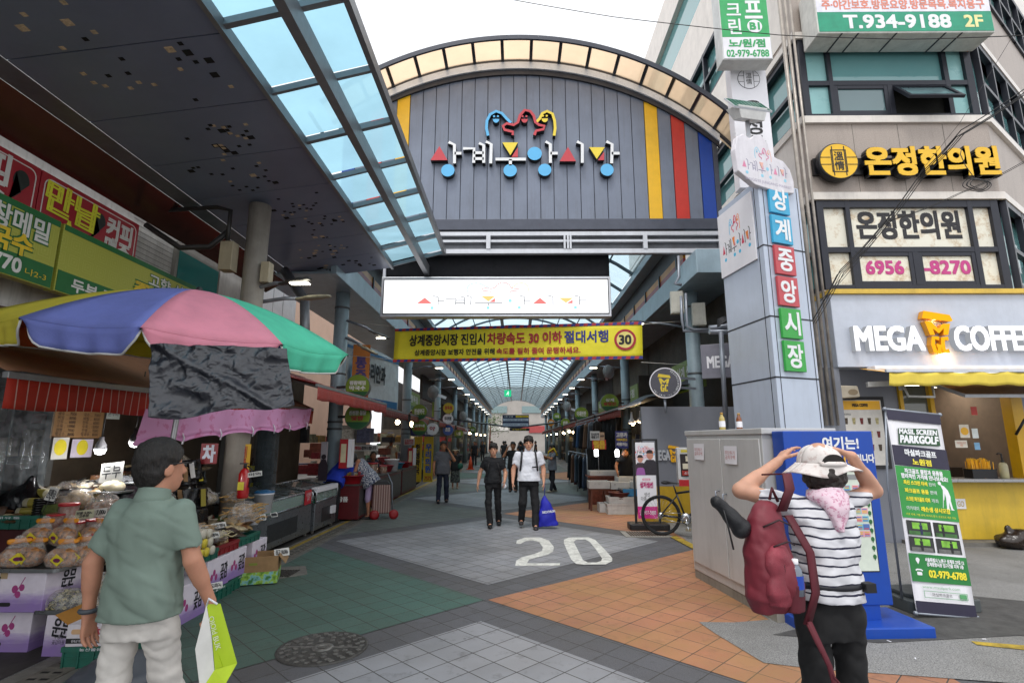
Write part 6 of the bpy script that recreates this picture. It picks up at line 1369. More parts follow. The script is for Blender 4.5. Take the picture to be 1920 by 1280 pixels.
for i,(ya,yb,c,lab) in enumerate(((5.2,5.72,None,'green crate of white and yellow rolls beside the man arm'),(5.74,6.2,'#7d1c22','dark red crate in the middle of the street row'),(6.22,6.75,None,'green crate under the dried pollack, farthest of the street row'))):crate(lab,XF-.02-(ya-5)*.06,ya,.46,yb-ya,.36,.1,90,m=mat('crate_red','#7d1c22',.5) if c else None)
# rolls in clear tubes
m_rw=mat('rice_roll','#cfc9b8',.5,var=.1,scale=30,bump=.3);m_ry=mat('yellow_roll','#d8c43c',.5,var=.12,scale=30)
for i,(dy,z,m,lab) in enumerate(((5.28,.56,0,'white roll'),(5.38,.56,1,'yellow roll'),(5.48,.56,1,'yellow roll'),(5.58,.56,0,'white roll'),(5.33,.65,0,'white roll'),(5.43,.65,1,'yellow roll'),(5.53,.65,0,'white roll'),(5.4,.74,0,'white roll'),(5.5,.735,0,'white roll'))):
 t=thing('food_roll',['white','yellow'][m]+' round food roll in clear wrap, ' +['lowest row nearest the man arm','lowest row second from the arm','lowest row third from the arm','lowest row at the far end','middle row nearest the arm','middle row centre','middle row far end','top row nearer','top row farther'][i],'food roll',(XF-.12,dy,z),8,'rolls in the green crate');MB().lathe([(0,-.16),(.042,-.155),(.045,-.1),(.045,.1),(.042,.12),(0,.122)],n=18,ax='x').build('roll',(m_rw,m_ry)[m],t);MB().lathe([(.047,-.15),(.047,.1)],n=18,ax='x',caps=False).build('wrap',m_clear,t)
# dried fish sheets
m_df=mat('dried_fish','#a78a66',.6,var=.3,scale=16,bump=.4,bscale=60);m_dp=mat('dried_pollack','#b08b52',.7,var=.35,scale=18,bump=.5)
def heap(name,label,p,rz,n,L,wd,m,spread,seed,h=.012,wrap=True,kind='dried fish',up=.0):
 t=thing(name,label,kind,p,rz);g=random.Random(seed);mb=MB()
 for k in range(n):
  mb.L=Matrix.Translation((g.gauss(0,spread[0]),g.gauss(0,spread[1]),k*spread[2])) @ Matrix.Rotation(g.gauss(0,.16),4,'Z') @ Matrix.Rotation(g.gauss(up,.1),4,'Y') @ Matrix.Rotation(g.gauss(0,.15),4,'X')
  l,w_=L*g.uniform(.8,1.1),wd*g.uniform(.7,1.2);ph=g.uniform(0,6)
  mb.grid(8,3,lambda u,v:((u-.5)*l,(v-.5)*w_*(.35+.65*math.sin(math.pi*min(1,.15+u*.9))),h*math.cos((v-.5)*3)+.012*math.sin(u*9+ph)))
 mb.build('fish',m,t,solid=.005)
 if wrap:s=SDF();s.ell((0,0,n*spread[2]*.5),(L*.55,wd*.9+spread[1]*2,n*spread[2]*.6+.03),.02);s.disp=lambda q:_fold(q,.014,38,seed);soft(s,.014,'wrap',m_clear,t)
 return t
heap('dried_fish_pile','stack of pale dried fish fillets in clear wrap in the middle of the stall',(-3.5,5.72,.62),70,12,.42,.12,m_df,(.03,.05,.013),3)
heap('dried_fish_bundle','spread bundle of dried pollack strips in clear bags at the far end',(-3.42,6.82,.62),20,46,.34,.03,m_dp,(.05,.1,.005),8,up=-.15)
heap('dried_fish_bundle','small bag of dried strips above the spread bundle',(-3.7,7.1,.86),30,22,.24,.03,m_dp,(.04,.07,.005),9)
heap('noodle_bag','bag of pale dried noodles lying before the red crate',(-3.28,5.95,.585),80,26,.26,.02,mat('pale_noodle','#b9ae86',.6,var=.2),(.03,.06,.003),10,kind='bag')
m_lav=mat('black_laver','#101012',.25,var=.3,scale=20,bump=.4,bscale=50)
for i,(x,y,z,rz,tl,lab) in enumerate(((-3.72,6.35,.62,75,-8,'black seaweed packet standing in the lower row'),(-3.78,6.4,.86,75,-8,'black seaweed packet with olive label standing above'),(-4.05,5.6,.98,60,-30,'black seaweed packet leaning highest near the man head'),(-4.25,5.95,1.02,40,-25,'black seaweed packet with white strip leaning at the back'),(-3.6,5.28,.72,80,-60,'flat black packet under the price card'),(-3.45,6.15,.58,70,-70,'black and white striped seaweed packet lying in front'))):
 t=thing('seaweed_packet',lab,'packet',(x,y,z),0,'seaweed packets');t.rotation_euler=(R(tl),0,R(rz))
 MB().grid(14,10,lambda u,v:((u-.5)*.34,.02*math.sin(u*17+v*5)*math.sin(v*11+1)*.4-.02*math.sin(math.pi*u),v*.24)).build('packet',m_lav,t,solid=.03)
 if i in (1,3,5):MB().box(.02,-.05,.02,.09,-.048,.22).build('label',mat('label_olive','#8f8430',.5) if i == 1 else m_paper2,t)
 if i == 3:text('맛\n다\n시\n마',t,.055,.12,.04,.16,m_pen,y=-.0505)
for i,(x,y,z,c,sc,lab) in enumerate(((-4.0,5.25,.92,'#8f6a4a',1.,'bag of brown dried roots near the man shoulder'),(-3.85,5.55,.82,'#7a4a34',1.,'bag of reddish brown dried food in the middle tier'),(-4.1,6.2,.9,'#a08a5a',1.1,'bag of tan dried food below the seaweed packets'),(-4.35,6.7,.95,'#6f5238',1.1,'bag of dark dried roots behind, near the column'),(-3.95,6.9,.85,'#8a7a50',.9,'small bag of dried food beside the freezer'),(-4.4,5.3,1.0,'#93805c',1.2,'large clear bag beside the man ear'),(-3.3,5.05,.47,'#a8743a',.8,'bag of golden grain behind the man elbow'))):
 t=thing('dried_food_bag',lab,'bag',(x,y,z),i*40,'bags of dried food');s=SDF();s.ell((0,0,.07),(.15*sc,.1*sc,.08*sc),.03);s.ell((.05,.02,.1),(.07,.07,.07),.03);s.disp=lambda q:_fold(q,.016,70,20+i);soft(s,.01,'content',mat('dried_' +c[1:],c,.7,var=.4,scale=26,bump=.8,bscale=40),t)
 s=SDF();s.ell((0,0,.08),(.17*sc,.12*sc,.1*sc),.03);s.ell((.0,.03,.17*sc),(.1,.04,.06),.04);s.disp=lambda q:_fold(q,.014,42,30+i);soft(s,.011,'wrap',m_clear,t)
for px,py,X,w,h,txt,rz,lab in ((412,990,-3.4,.17,.07,'국산 명태',62,'white price card on the pale fish fillets'),(490,975,-3.3,.14,.08,'맛김',55,'white price card leaning on the black seaweed packet'),(515,968,-3.35,.1,.06,'1',60,'small white price card right of the seaweed packet'),(400,1008,-3.2,.15,.06,'가래떡',65,'white price card over the clear rolls'),(403,1103,-2.98,.14,.06,'1 도라지',45,'white price card at the man hand holding the bag')):
 card(lab,at(px,py,X=X),w,h,txt,rz=rz,tilt=-35)
# open cardboard box on the ground
t=thing('cardboard_box','open brown cardboard box with green printed foot at the end of the stall','box',(-3.24,6.36,.022),18);w,d,h=.46,.36,.3
mb=MB()
for a in ((0,0,0,w,.006,h),(0,d-.006,0,w,d,h),(0,.0061,0,.006,d-.0061,h),(w-.006,.0061,0,w,d-.0061,h),(.0061,.0061,0,w-.0061,d-.0061,.006)):mb.box(*a)
mb.build('box',m_card,t)
T=NT('green_label_print');co=T.coord();m_gl=T.done(T.bsdf(T.ramp(T.noise(co,9,3),[(.4,'#5f8a2e'),(.5,'#9ac04a'),(.56,'#7fb8c0'),(.66,'#3f7a34')]),.6))
mb=MB();mb.box(0,-.002,0,w,-.0003,.13);mb.box(w+.0003,0,0,w+.002,d,.13);mb.build('printed_foot',m_gl,t);MB().prism(rrect(w*.42,.22,.09,.025,.012),-.002,0).build('hand_hole',mat('lime_hole','#7f8a34',.6),t)
mb=MB();mb.poly([(w,0,h),(w,d,h),(w+.08,d,h-.09),(w+.08,0,h-.09)]);mb.build('flap',m_card,t,solid=.005)
card('white price card tucked on the rim of the open cardboard box',(-3.24+.42,6.36+.28,.29),.17,.09,'표고 10,000',rz=40,tilt=-30)
# heaps of mixed packets between the named goods
def heap_stuff(name,x0,x1,y0,y1,zf,n,seed,par):
 g=random.Random(seed);mb=MB(par)
 for k in range(n):
  x,y=g.uniform(x0,x1),g.uniform(y0,y1);w,l,h=g.uniform(.05,.1),g.uniform(.08,.16),g.uniform(.02,.05);mb.cur=g.randint(0,9)
  M_=Matrix.Translation((x,y,zf(x,y)+g.uniform(.01,.1))) @ Matrix.Rotation(g.uniform(0,6.3),4,'Z') @ Matrix.Rotation(g.gauss(0,.45),4,'X');ph=g.uniform(0,9)
  def P_(u,v,s=1):e=max(0,math.sin(math.pi*u)*math.sin(math.pi*v)) ** .5;return M_ @ Vector(((u-.5)*2*w,(v-.5)*2*l,s*h*e*(1+.3*math.sin(9*u+7*v+ph))))
  mb.grid(6,6,lambda u,v:P_(u,v));mb.grid(6,6,lambda u,v:P_(1-u,v,-1))
 return struct(mb.build(name,[mat('pk%d' % i,c,.35,var=.4,scale=24,bump=.6,bscale=60,coat=.3) for i,c in enumerate(('#6e4a2e','#a98a5c','#8a7a62','#3a2a20','#b8a884','#17171a','#5a6a3a','#c0b8a8','#7a3a24','#8f8f92'))],par),'stuff')
MB(TB).box(-5.0,5.5,.801,-4.35,7.05,1.06).build('table_step',mat('stall_board','#2b221b',.8,var=.3,scale=5),TB);heap_stuff('mixed_packets',-4.95,-4.3,5.5,7.05,lambda x,y:1.08,80,7,TB)
MB(TB).box(-4.8,6.05,1.0601,-4.12,7.06,1.14).build('table_step',mat('stall_board','#2b221b',.8,var=.3,scale=5),TB);heap_stuff('mixed_packets',-4.8,-4.12,6.05,7.1,lambda x,y:1.16+.1*(y-6),70,8,TB)
for i,(y,z,rz,tl) in enumerate(((6.15,1.1,62,-20),(6.32,1.14,70,-14),(6.5,1.12,58,-25),(6.7,1.16,66,-12),(6.88,1.1,74,-20),(6.42,.86,60,-30),(6.78,.88,70,-25))):
 t=thing('seaweed_packet','black seaweed packet leaning in the back row, %s from the man' % ('first','second','third','fourth','fifth','sixth and lower','last and lower')[i],'packet',(-4.08+.03*(i % 2),y,z),0,'seaweed packets');t.rotation_euler=(R(tl),R(6*(i % 3)-6),R(rz))
 MB().grid(14,10,lambda u,v:((u-.5)*.3,.02*math.sin(u*17+v*5+i)*math.sin(v*11+1)*.4-.02*math.sin(math.pi*u),v*.26)).build('packet',mat('black_laver','#101012',.25,var=.3,scale=20,bump=.4,bscale=50),t,solid=.03);MB().box(-.04+.03*(i % 3),-.05,.03,.02+.03*(i % 3),-.047,.22).build('label',(m_paper2,m_lab,m_card)[i % 3],t)
stp=lambda x,y:.82 if x<-4.1 else (.57 if x<-3.75 else .36)
heap_stuff('mixed_packets',-5.0,-4.15,5.05,7.0,lambda x,y:.82,90,1,TB);heap_stuff('mixed_packets',-4.1,-3.55,5.25,7.05,stp,90,2,TB);heap_stuff('mixed_packets',-3.5,-3.2,5.65,6.7,lambda x,y:.56,26,3,TB);heap_stuff('mixed_packets',-5.3,-4.3,4.98,5.3,lambda x,y:.9,26,4,TB)
# parasol base foot
t=thing('parasol_base','round grey plastic parasol base behind the man leg','parasol base',(at(228,1272,Z=0).x,4.02,0));MB().lathe([(0.3,.002),(.3,.05),(.26,.09),(.2,.1),(.18,.14),(.07,.17),(.06,.22),(0,.22)],n=36).build('body',mat('base_slate','#4b5058',.5,var=.15,dirt=.3),t)
# bulbs, posters, curtain and card behind the stall
for i,(px,py,lab) in enumerate(((188,842,'lit white bulb hanging left under the striped awning'),(253,828,'lit white bulb hanging right under the striped awning'))):
 p=at(px,py,Y=5.6);t=thing('hanging_bulb',lab,'bulb',p,0,'lit bulbs under the awning');MB().lathe([(0,-.06),(.04,-.045),(.055,0)],n=18).build('globe',emi('bulb_white','#ffffff',6),t);MB().lathe([(.056,0.001),(.05,.05),(.025,.09),(.022,.13)],n=18).build('socket',m_blk if i else mat('bulb_grey','#8d8d90',.4),t)
 MB().tube([(0,0,.13),(0.01,0,.4),(0,.02,.75)],.006,6).build('cord',m_blk,t)
 ld=bpy.data.lights.new('bulb_light','POINT');ld.energy=7;ld.shadow_soft_size=.05;lo=bpy.data.objects.new('bulb_light',ld);COL.objects.link(lo);lo.parent=t;lo.location=(0,0,-.1)
MB_=thing('storefront','dark shop front with posts and clear curtain behind the left stall','storefront',(-5.2,6,0))
for y in (4.1,5.85,7.6,9.4):MB(MB_).box(-5.24,y,0,-5.16,y+.08,2.9).build('post',mat('steel_post','#6b6b68',.5,.3,dirt=.3),MB_)
MB(MB_).grid(60,10,lambda u,v:(-4.98+.05*math.sin(u*40)+.03*math.sin(u*97),2.4+3.2*u,.7+1.8*v)).build('clear_curtain',film('pvc_curtain','#c8d0d4',.1,.08,.25),MB_)
MB(MB_).grid(60,10,lambda u,v:(-4.2+.1*math.sin(u*30)-.5*u,9.2+.5*u+.3*(1-v)*0,.8+1.5*v)).build('clear_curtain',film('pvc_curtain','#c8d0d4',.1,.08,.25),MB_)
MB(MB_).box(-5.3,5.95,.0,-5.25,12.9,3.2).build('back_panel',mat('brown_panel','#4f4436',.6,var=.3,scale=2),MB_)
for nm,lab,px,py,w,h,c,X in (('menu_poster','brown menu sheet with two columns under the red awning',148,792,.62,.34,'#8a6a44',-4.93),('notice_sheet','white sheet with a yellow disc under the brown menu',113,840,.18,.23,'#c4c2bc',-4.92),('notice_sheet','white and purple printed sheet right of the yellow disc',154,840,.26,.2,'#c9c0d0',-4.92),('notice_sheet','green edged sign under the awning right of the brown menu',212,776,.2,.12,'#b9c4bd',-4.92)):
 p=at(px,py,X=X);t=thing(nm,lab,'poster',p,84);MB().box(-w/2,0,-h/2,w/2,.004,h/2).build('sheet',mat('sheet_' +c[1:],c,.6),t)
 if 'menu' in nm:
  for s in (-1,1):text('\n'.join(['국수 .... 7000','비빔 .... 8000','만두 .... 6000','수육 .. 15000','전병 .... 7000','막국수 . 8000']),t,s*.15,-.02,.22,.26,m_pen,y=-.001)
 elif 'yellow' in lab:MB().prism(disc(0,.01,.07,20,.085),-.002,0).build('disc',m_lab,t)
 elif 'purple' in lab:text('가격보험\n참여점포',t,0,.01,.18,.1,mat('print_indigo','#4a3a8a',.6),y=-.001,bold=.002);MB().box(-.1,-.001,-.085,.1,0,-.06).build('print_bar',m_plum,t)
 else:text('온누리',t,0,0,.14,.05,m_pen,y=-.001)
for i,(px,py,X,w,h,c,tc,txt,lab) in enumerate(((392,850,-4.0,.2,.26,'#8f2028','#d8dce8','차','red banner with white and blue characters beside the white column'),(446,858,-3.72,.3,.36,'#d0a41e','#a02018','식 예\n콩 국','yellow banner with red characters on the white column'))):
 p=at(px,py,X=X);t=thing('shop_banner',lab,'banner',p,14);MB().box(-w/2,0,-h/2,w/2,.006,h/2).build('cloth',mat('banner_' +c[1:],c,.5),t);text(txt,t,0,0,w*.7,h*.8,mat('ink_' +tc[1:],tc,.5),y=-.001,bold=.008)
p=at(458,895,Y=6.95);t=thing('fire_extinguisher','red fire extinguisher hanging by the white column','extinguisher',p);MB().lathe([(0,-.26),(.065,-.255),(.07,-.23),(.07,.05),(.045,.1),(.02,.12)],n=20).build('cylinder',mat('extinguisher_red','#b01a1e',.25,coat=.5),t);mb=MB();mb.cyl((0,0,.12),(0,0,.17),.02);mb.box(-.07,-.01,.17,.04,.01,.185);mb.tube([(.03,0,.15),(.09,0,.1),(.08,-.02,-.12)],.01);mb.build('valve',m_blk,t);MB().box(-.04,-.074,-.15,.04,-.071,-.05).build('label',m_lab,t)
card('white price card beside the fire extinguisher',at(478,893,Y=6.7),.17,.06,'미역',rz=10,roll=-8)
p=at(495,930,Y=7.9);t=thing('bucket','white bucket with blue lining behind the stall','bucket',(p.x,7.9,.62));MB().lathe([(.11,0),(.135,.26),(.14,.26),(.14,.28)],n=22).build('pail',m_wht,t);s=SDF();s.ell((0,0,.29),(.14,.14,.03),.02);s.disp=lambda q:_fold(q,.012,50,2);soft(s,.01,'lining',mat('blue_film','#2a6a9a',.3),t)
# ---- two display freezers
m_st=mat('freezer_steel','#80858a',.3,.7,var=.1,dirt=.25);m_fg=film('freezer_glass','#dfeee8',.25,.05);m_tf=mat('freezer_turf','#1f8064',.6,var=.3,scale=12)
def freezer(label,ya,yb,X,W=.85,zt=.84):
 t=thing('display_freezer',label,'freezer',(X,ya,.06),90,'display freezers along the kerb');L=yb-ya
 MB().box(0,.0,.0,L,W,.48).build('body',m_st,t,bevel=.01)
 mb=MB()
 for x in (.08,L-.08):
  for y in (.06,W-.06):mb.cyl((x,y,-.055),(x,y,.0),.03)
 each(mb,'foot',m_conc,t);MB().box(.04,.04,.481,L-.04,W-.04,.5).build('turf_mat',m_tf,t)
 MB().box(.02,.0,.5,L-.02,.006,.68).build('front_glass',m_fg,t);mb=MB();mb.add([(.02,.0,.68),(L-.02,.0,.68),(L-.02,W,.8),(.02,W,.8)],[(0,1,2,3)]);mb.build('top_glass',film('freezer_top','#8f9a9c',.55,.05),t)
 mb=MB();r_=.018
 for x in (.0,L):mb.tube([(x,.0,.48),(x,-.01,.66),(x,.04,.7),(x,W,.8)],r_)
 mb.tube([(.0,-.0,.5),(L,.0,.5)],r_);mb.tube([(0,.02,.69),(L,.02,.69)],r_);mb.tube([(0,W,.8),(L,W,.8)],r_);mb.build('rail',mat('rail_steel','#a9adb0',.25,.8),t)
 mb=MB()
 for k in range(6):x=.1+k*(L-.2)/6;mb.box(x,.1,.72,x+.03,W,.735)
 mb.build('top_bar',m_st,t)
 MB().box(L*.3,-.006,.1,L*.75,-.001,.36).build('vent_panel',mat('vent_dark','#3a3d40',.4,.4),t,bevel=.004);g=random.Random(int(ya*10))
 return t
fz=freezer('long steel and glass display freezer nearest the stall with red notice',7.35,9.75,-3.68);f2=freezer('shorter steel and glass display freezer with white rail beyond the first',9.82,10.95,-3.64,.8)
o=MB().box(2.0,-.03,.5,2.28,-.022,.74).build('red_notice',mat('notice_red','#b82230',.5),fz);text('사진촬영\n금지',fz,2.14,.63,.2,.14,m_wht,y=-.0305)
MB().box(.02,-.03,.66,1.1,.1,.75).build('white_rail',m_wht,f2,bevel=.01);MB().box(.78,-.05,.2,.98,-.001,.34).build('plug_box',m_wht,f2)
# bottles on shelves behind the freezers
t=thing('bottle_shelf','wooden shelf of sauce bottles behind the freezers','shelf',(-5.0,9.3,0));mb=MB()
for z in (.75,1.05):mb.box(-1.3,.4,z,.5,.8,z+.03)
mb.box(-1.3,.78,0,.5,.8,1.5);mb.build('board',mat('shelf_wood','#5a4432',.7),t)
g=random.Random(12)
for r_ in range(2):
 for k in range(11):
  x=-1.2+k*.15;c_=('#3a2412','#6a4a1a','#2a1a10','#8a6a20')[(k+r_) % 4]
  if k == 0 and r_ == 0:
   b=thing('sauce_bottle','dark sauce bottle on the wooden shelf behind the freezers','bottle',(-5.0+x,9.3+.55,.781),0,'sauce bottles on the shelf');MB().lathe([(0,0),(.045,.003),(.045,.16),(.016,.21),(.016,.26),(0,.26)],n=12).build('body',mat('soy_brown','#3a2412',.15,var=.3),b);MB().lathe([(.0465,.04),(.0465,.12)],n=12,caps=False).build('label',m_lab,b)
  else:copytree(b,(-5.0+x,9.3+.5+.1*g.random(),.781+r_*.3),g.uniform(0,90))
# ================================================================ inside the arcade
# yellow speed banner
BA,BB_=at(740,612,Y=12.0),at(1202,597,Y=10.75);b0,b1=at(740,674,Y=12.0),at(1202,668,Y=10.75)
dv=Vector((BB_.x-BA.x,BB_.y-BA.y,0));BW=dv.length;bz0,bz1=(b0.z+b1.z)/2,(BA.z+BB_.z)/2
t=thing('speed_banner','yellow banner with 30 speed warning hung across the arcade entrance','banner',(BA.x,BA.y,bz0),math.degrees(math.atan2(dv.y,dv.x)));hh=bz1-bz0
t.rotation_euler[1]=-math.atan2((BB_.z-BA.z+b1.z-b0.z)/2,BW)
MB().grid(30,6,lambda u,v:(u*BW,.012*math.sin(u*13)*math.sin(v*2.5),v*hh)).build('cloth',mat('banner_yellowcloth','#e6da2e',.6,var=.05),t,solid=.003)
for z0 in (0,hh-.07):
 mb=MB();n=64
 for k in range(n):mb.cur=k % 2;w_=BW/n;mb.add([(k*w_,-.016,z0+.004),((k+1)*w_,-.016,z0+.004),((k+1)*w_+.02*(k<n-1),-.016,z0+.066),(k*w_+.02*(k>0),-.016,z0+.066)],[(0,1,2,3)])
 mb.build('striped_edge',[mat('edge_red','#a82a38',.6),mat('edge_blue','#2f3480',.6)],t)
bb_=mat('banner_blue','#27307e',.6);br_=mat('banner_red','#a51f30',.6);f_=lambda px:(px-740)/462*BW
for s,a,b,m,bo in (('상계중앙시장 진입시',772,921,m_ink,.007),('차량속도 30 이하',926,1063,br_,.007),('절대서행',1068,1144,bb_,.007)):text(s,t,(f_(a)+f_(b))/2,hh*.63,f_(b)-f_(a),hh*.32,m,y=-.016,bold=bo)
for s,a,b,m in (('상계중앙시장 보행자 안전을 위해',784,940,m_ink),('속도를 필히 줄여 운행하세요.',944,1096,br_)):text(s,t,(f_(a)+f_(b))/2,hh*.27,f_(b)-f_(a),hh*.17,m,y=-.016,bold=.004)
cx_=f_(1173);mb=MB();mb.ribbon(disc(cx_,hh*.52,.2,36),.05,-.02,-.016,closed=True);mb.build('speed_ring',br_,t);MB().prism(disc(cx_,hh*.52,.176,30),-.018,-.0165).build('speed_disc',mat('speed_yellow','#e0d27a',.6),t);text('30',t,cx_,hh*.52,.24,.19,m_ink,y=-.0185,bold=.01)
def Fl(x,y):return (f_(757)+(x-985)*.0009,hh*.68+(250-y)*.0012)
mb=MB(t)
for p,q in ((BA,at(650,605,Y=12)),(BB_,at(1283,590,Y=11.4)),(b1,at(1283,672,Y=11.4)),(b0,at(655,668,Y=12))):mb.tube([p,q],.006,5)
each(mb,'tie_rope',mat('rope_white','#b9b6ae',.8),t)
# street lamps on the columns
m_led=emi('led_strip','#fff6e0',9);m_lh=mat('lamp_head','#4b4c4c',.4,.4);LG='lamp arms on the arcade columns'
def lamp(label,base,tip,lit=True,light=False):
 base,tip=Vector(base),Vector(tip);t=thing('street_lamp',label,'lamp',base,0,LG);v=tip-base;d=v.normalized()
 MB().tube([(0,0,0),v*.5+Vector((0,0,.03)),v-d*.3],.028).build('arm',m_galv,t)
 S=SDF();S.cone(v-d*.36,v-d*.05,.05,.075,.03,flat=((0,0,1),2.2));S.cone(v-d*.2,v+d*.06,.085,.06,.03,flat=((0,0,1),2.6));o=soft(S,.014,'head',m_lh if lit else mat('lamp_beige','#8d8a76',.4),t)
 if lit:mb=MB();mb.L=Matrix.Translation(v-d*.06+Vector((0,0,-.048)));mb.box(-.13,-.05,-.006,.13,.05,.006);mb.build('led_strip',m_led,o)
 if light:
  ld=bpy.data.lights.new('lamp_light','POINT');ld.energy=6;ld.shadow_soft_size=.1;lo=bpy.data.objects.new('lamp_light',ld);COL.objects.link(lo);lo.parent=t;lo.location=v+Vector((0,0,-.15))
 return t
lamp('lit lamp arm on the canopy column',at(462,545,Y=7.2),at(570,524,Y=7.0),True);lamp('unlit beige oval lamp arm below the lit one on the canopy column',at(462,570,Y=7.3),at(606,556,Y=7.3),False)
lamp('lit lamp arm on the second left column near the yellow banner',(-3.8,11.4,4.3),at(722,632,Y=11.4),True);lamp('dark lamp arm below the lit one on the second left column',(-3.8,11.4,3.9),at(700,661,Y=11.4),False)
l0=lamp('lit lamp arm at the right end of the yellow banner',(3.8,11.5,4.15),at(1190,603,Y=11.4),True)
lr=lamp('lit lamp arm on the right column row, second from the entrance',(3.8,18.9,4.25),(2.75,18.9,4.3));ll=lamp('lit lamp arm on the left column row, second from the entrance',(-3.8,18.9,4.25),(-2.75,18.9,4.3))
for k in range(9):
 Y=22.6+3.7*k;wd_=('third','fourth','fifth','sixth','seventh','eighth','ninth','tenth','eleventh')[k]
 copytree(lr,(3.8,Y,4.25),0,'lit lamp arm on the right column row, %s from the entrance' % wd_);copytree(ll,(-3.8,Y,4.25),0,'lit lamp arm on the left column row, %s from the entrance' % wd_)
# round shop signs on the columns
m_gs=mat('round_green','#76902c',.45,var=.1);m_gd=mat('round_darkgreen','#245a34',.45)
def rsign(px,py,dpx,Y,label,lines,c=None,tc=None,foot=True):
 p=at(px,py,Y=Y);r_=dpx/2/980*Y;t=thing('round_shop_sign',label,'sign',p,0,'round shop signs on the columns')
 MB().lathe([(r_,-.06),(r_,.06)],n=30,ax='y').build('drum',mat('drum_grey','#5d5f5a',.4) if not c else c,t);MB().lathe([(r_*.96,-.061),(r_*.96,-.064)],n=30,ax='y').build('face',c or m_gs,t)
 if foot:MB().prism([(r_*.95*math.cos(R(a)),r_*.95*math.sin(R(a))) for a in range(205,336,10)],-.067,-.0642).build('foot_band',m_gd,t)
 n=len(lines)
 for i,(s,m) in enumerate(lines):text(s,t,0,r_*(.3-.42*i if n>1 else .05),r_*(1.3 if len(s)>2 else .9),r_*.32 if n>1 else r_*.7,m,y=-.0645,bold=.006)
 sd_=1 if px>968 else -1;MB().bar((sd_*r_*.9,.0,0),(sd_*3.82-p.x,.1,0),.04,.05).build('bracket',m_lh,t)
 return t
W_=m_sw
rsign(672,725,46,11.0,'round olive shop sign over the short red awning, left side',[('평창메밀',W_),('막국수',W_)]);rsign(672,781,48,11.2,'round olive shop sign under the short red awning, left side',[('신선한 통닭',W_),('맛깔',br_)])
rsign(787,772,28,18.8,'round green pharmacy sign, upper of the pair on the third left column',[('한샘약국',W_)]);rsign(787,802,28,18.9,'round green shop sign, lower of the pair on the third left column',[('금주네',W_),('방앗간',br_)]);rsign(811,804,22,19.2,'round white sign with a red character on the third left column',[('약',br_)],c=m_wht,foot=False)
rsign(841,765,20,26.0,'round yellow sign with red band on the fourth left column',[('정육점',br_)],c=mat('round_yellow','#b5a42e',.5),foot=False);rsign(840,785,19,26.1,'round white clinic sign on the fourth left column',[('우리의원',m_ink)],c=m_wht,foot=False);rsign(840,806,19,26.2,'round blue sign lowest on the fourth left column',[('통증',W_),('비만',W_)],c=mat('round_blue','#2a4f9c',.5),foot=False)
rsign(860,813,17,33,'small round green sign on the fifth left column',[('나물',W_)]);rsign(886,806,13,40,'small round green sign far along the left row',[('생선',W_)]);rsign(873,808,10,36,'tiny round white sign far along the left row',[('떡',br_)],c=m_wht,foot=False)
rsign(1143,755,34,18.6,'round green shop sign on the second right column',[('상계',W_),('방앗간',br_)]);rsign(1090,776,26,25.8,'round green shop sign on the third right column',[('어제반찬',W_)]);rsign(1044,781,15,34,'small round teal sign along the right row',[('떡',W_)]);rsign(1033,792,13,38,'small round orange sign along the right row',[('족발',W_)],c=mat('round_orange','#c07a24',.5),foot=False);rsign(1060,793,18,30,'round grey green sign along the right row',[('반찬',W_)])
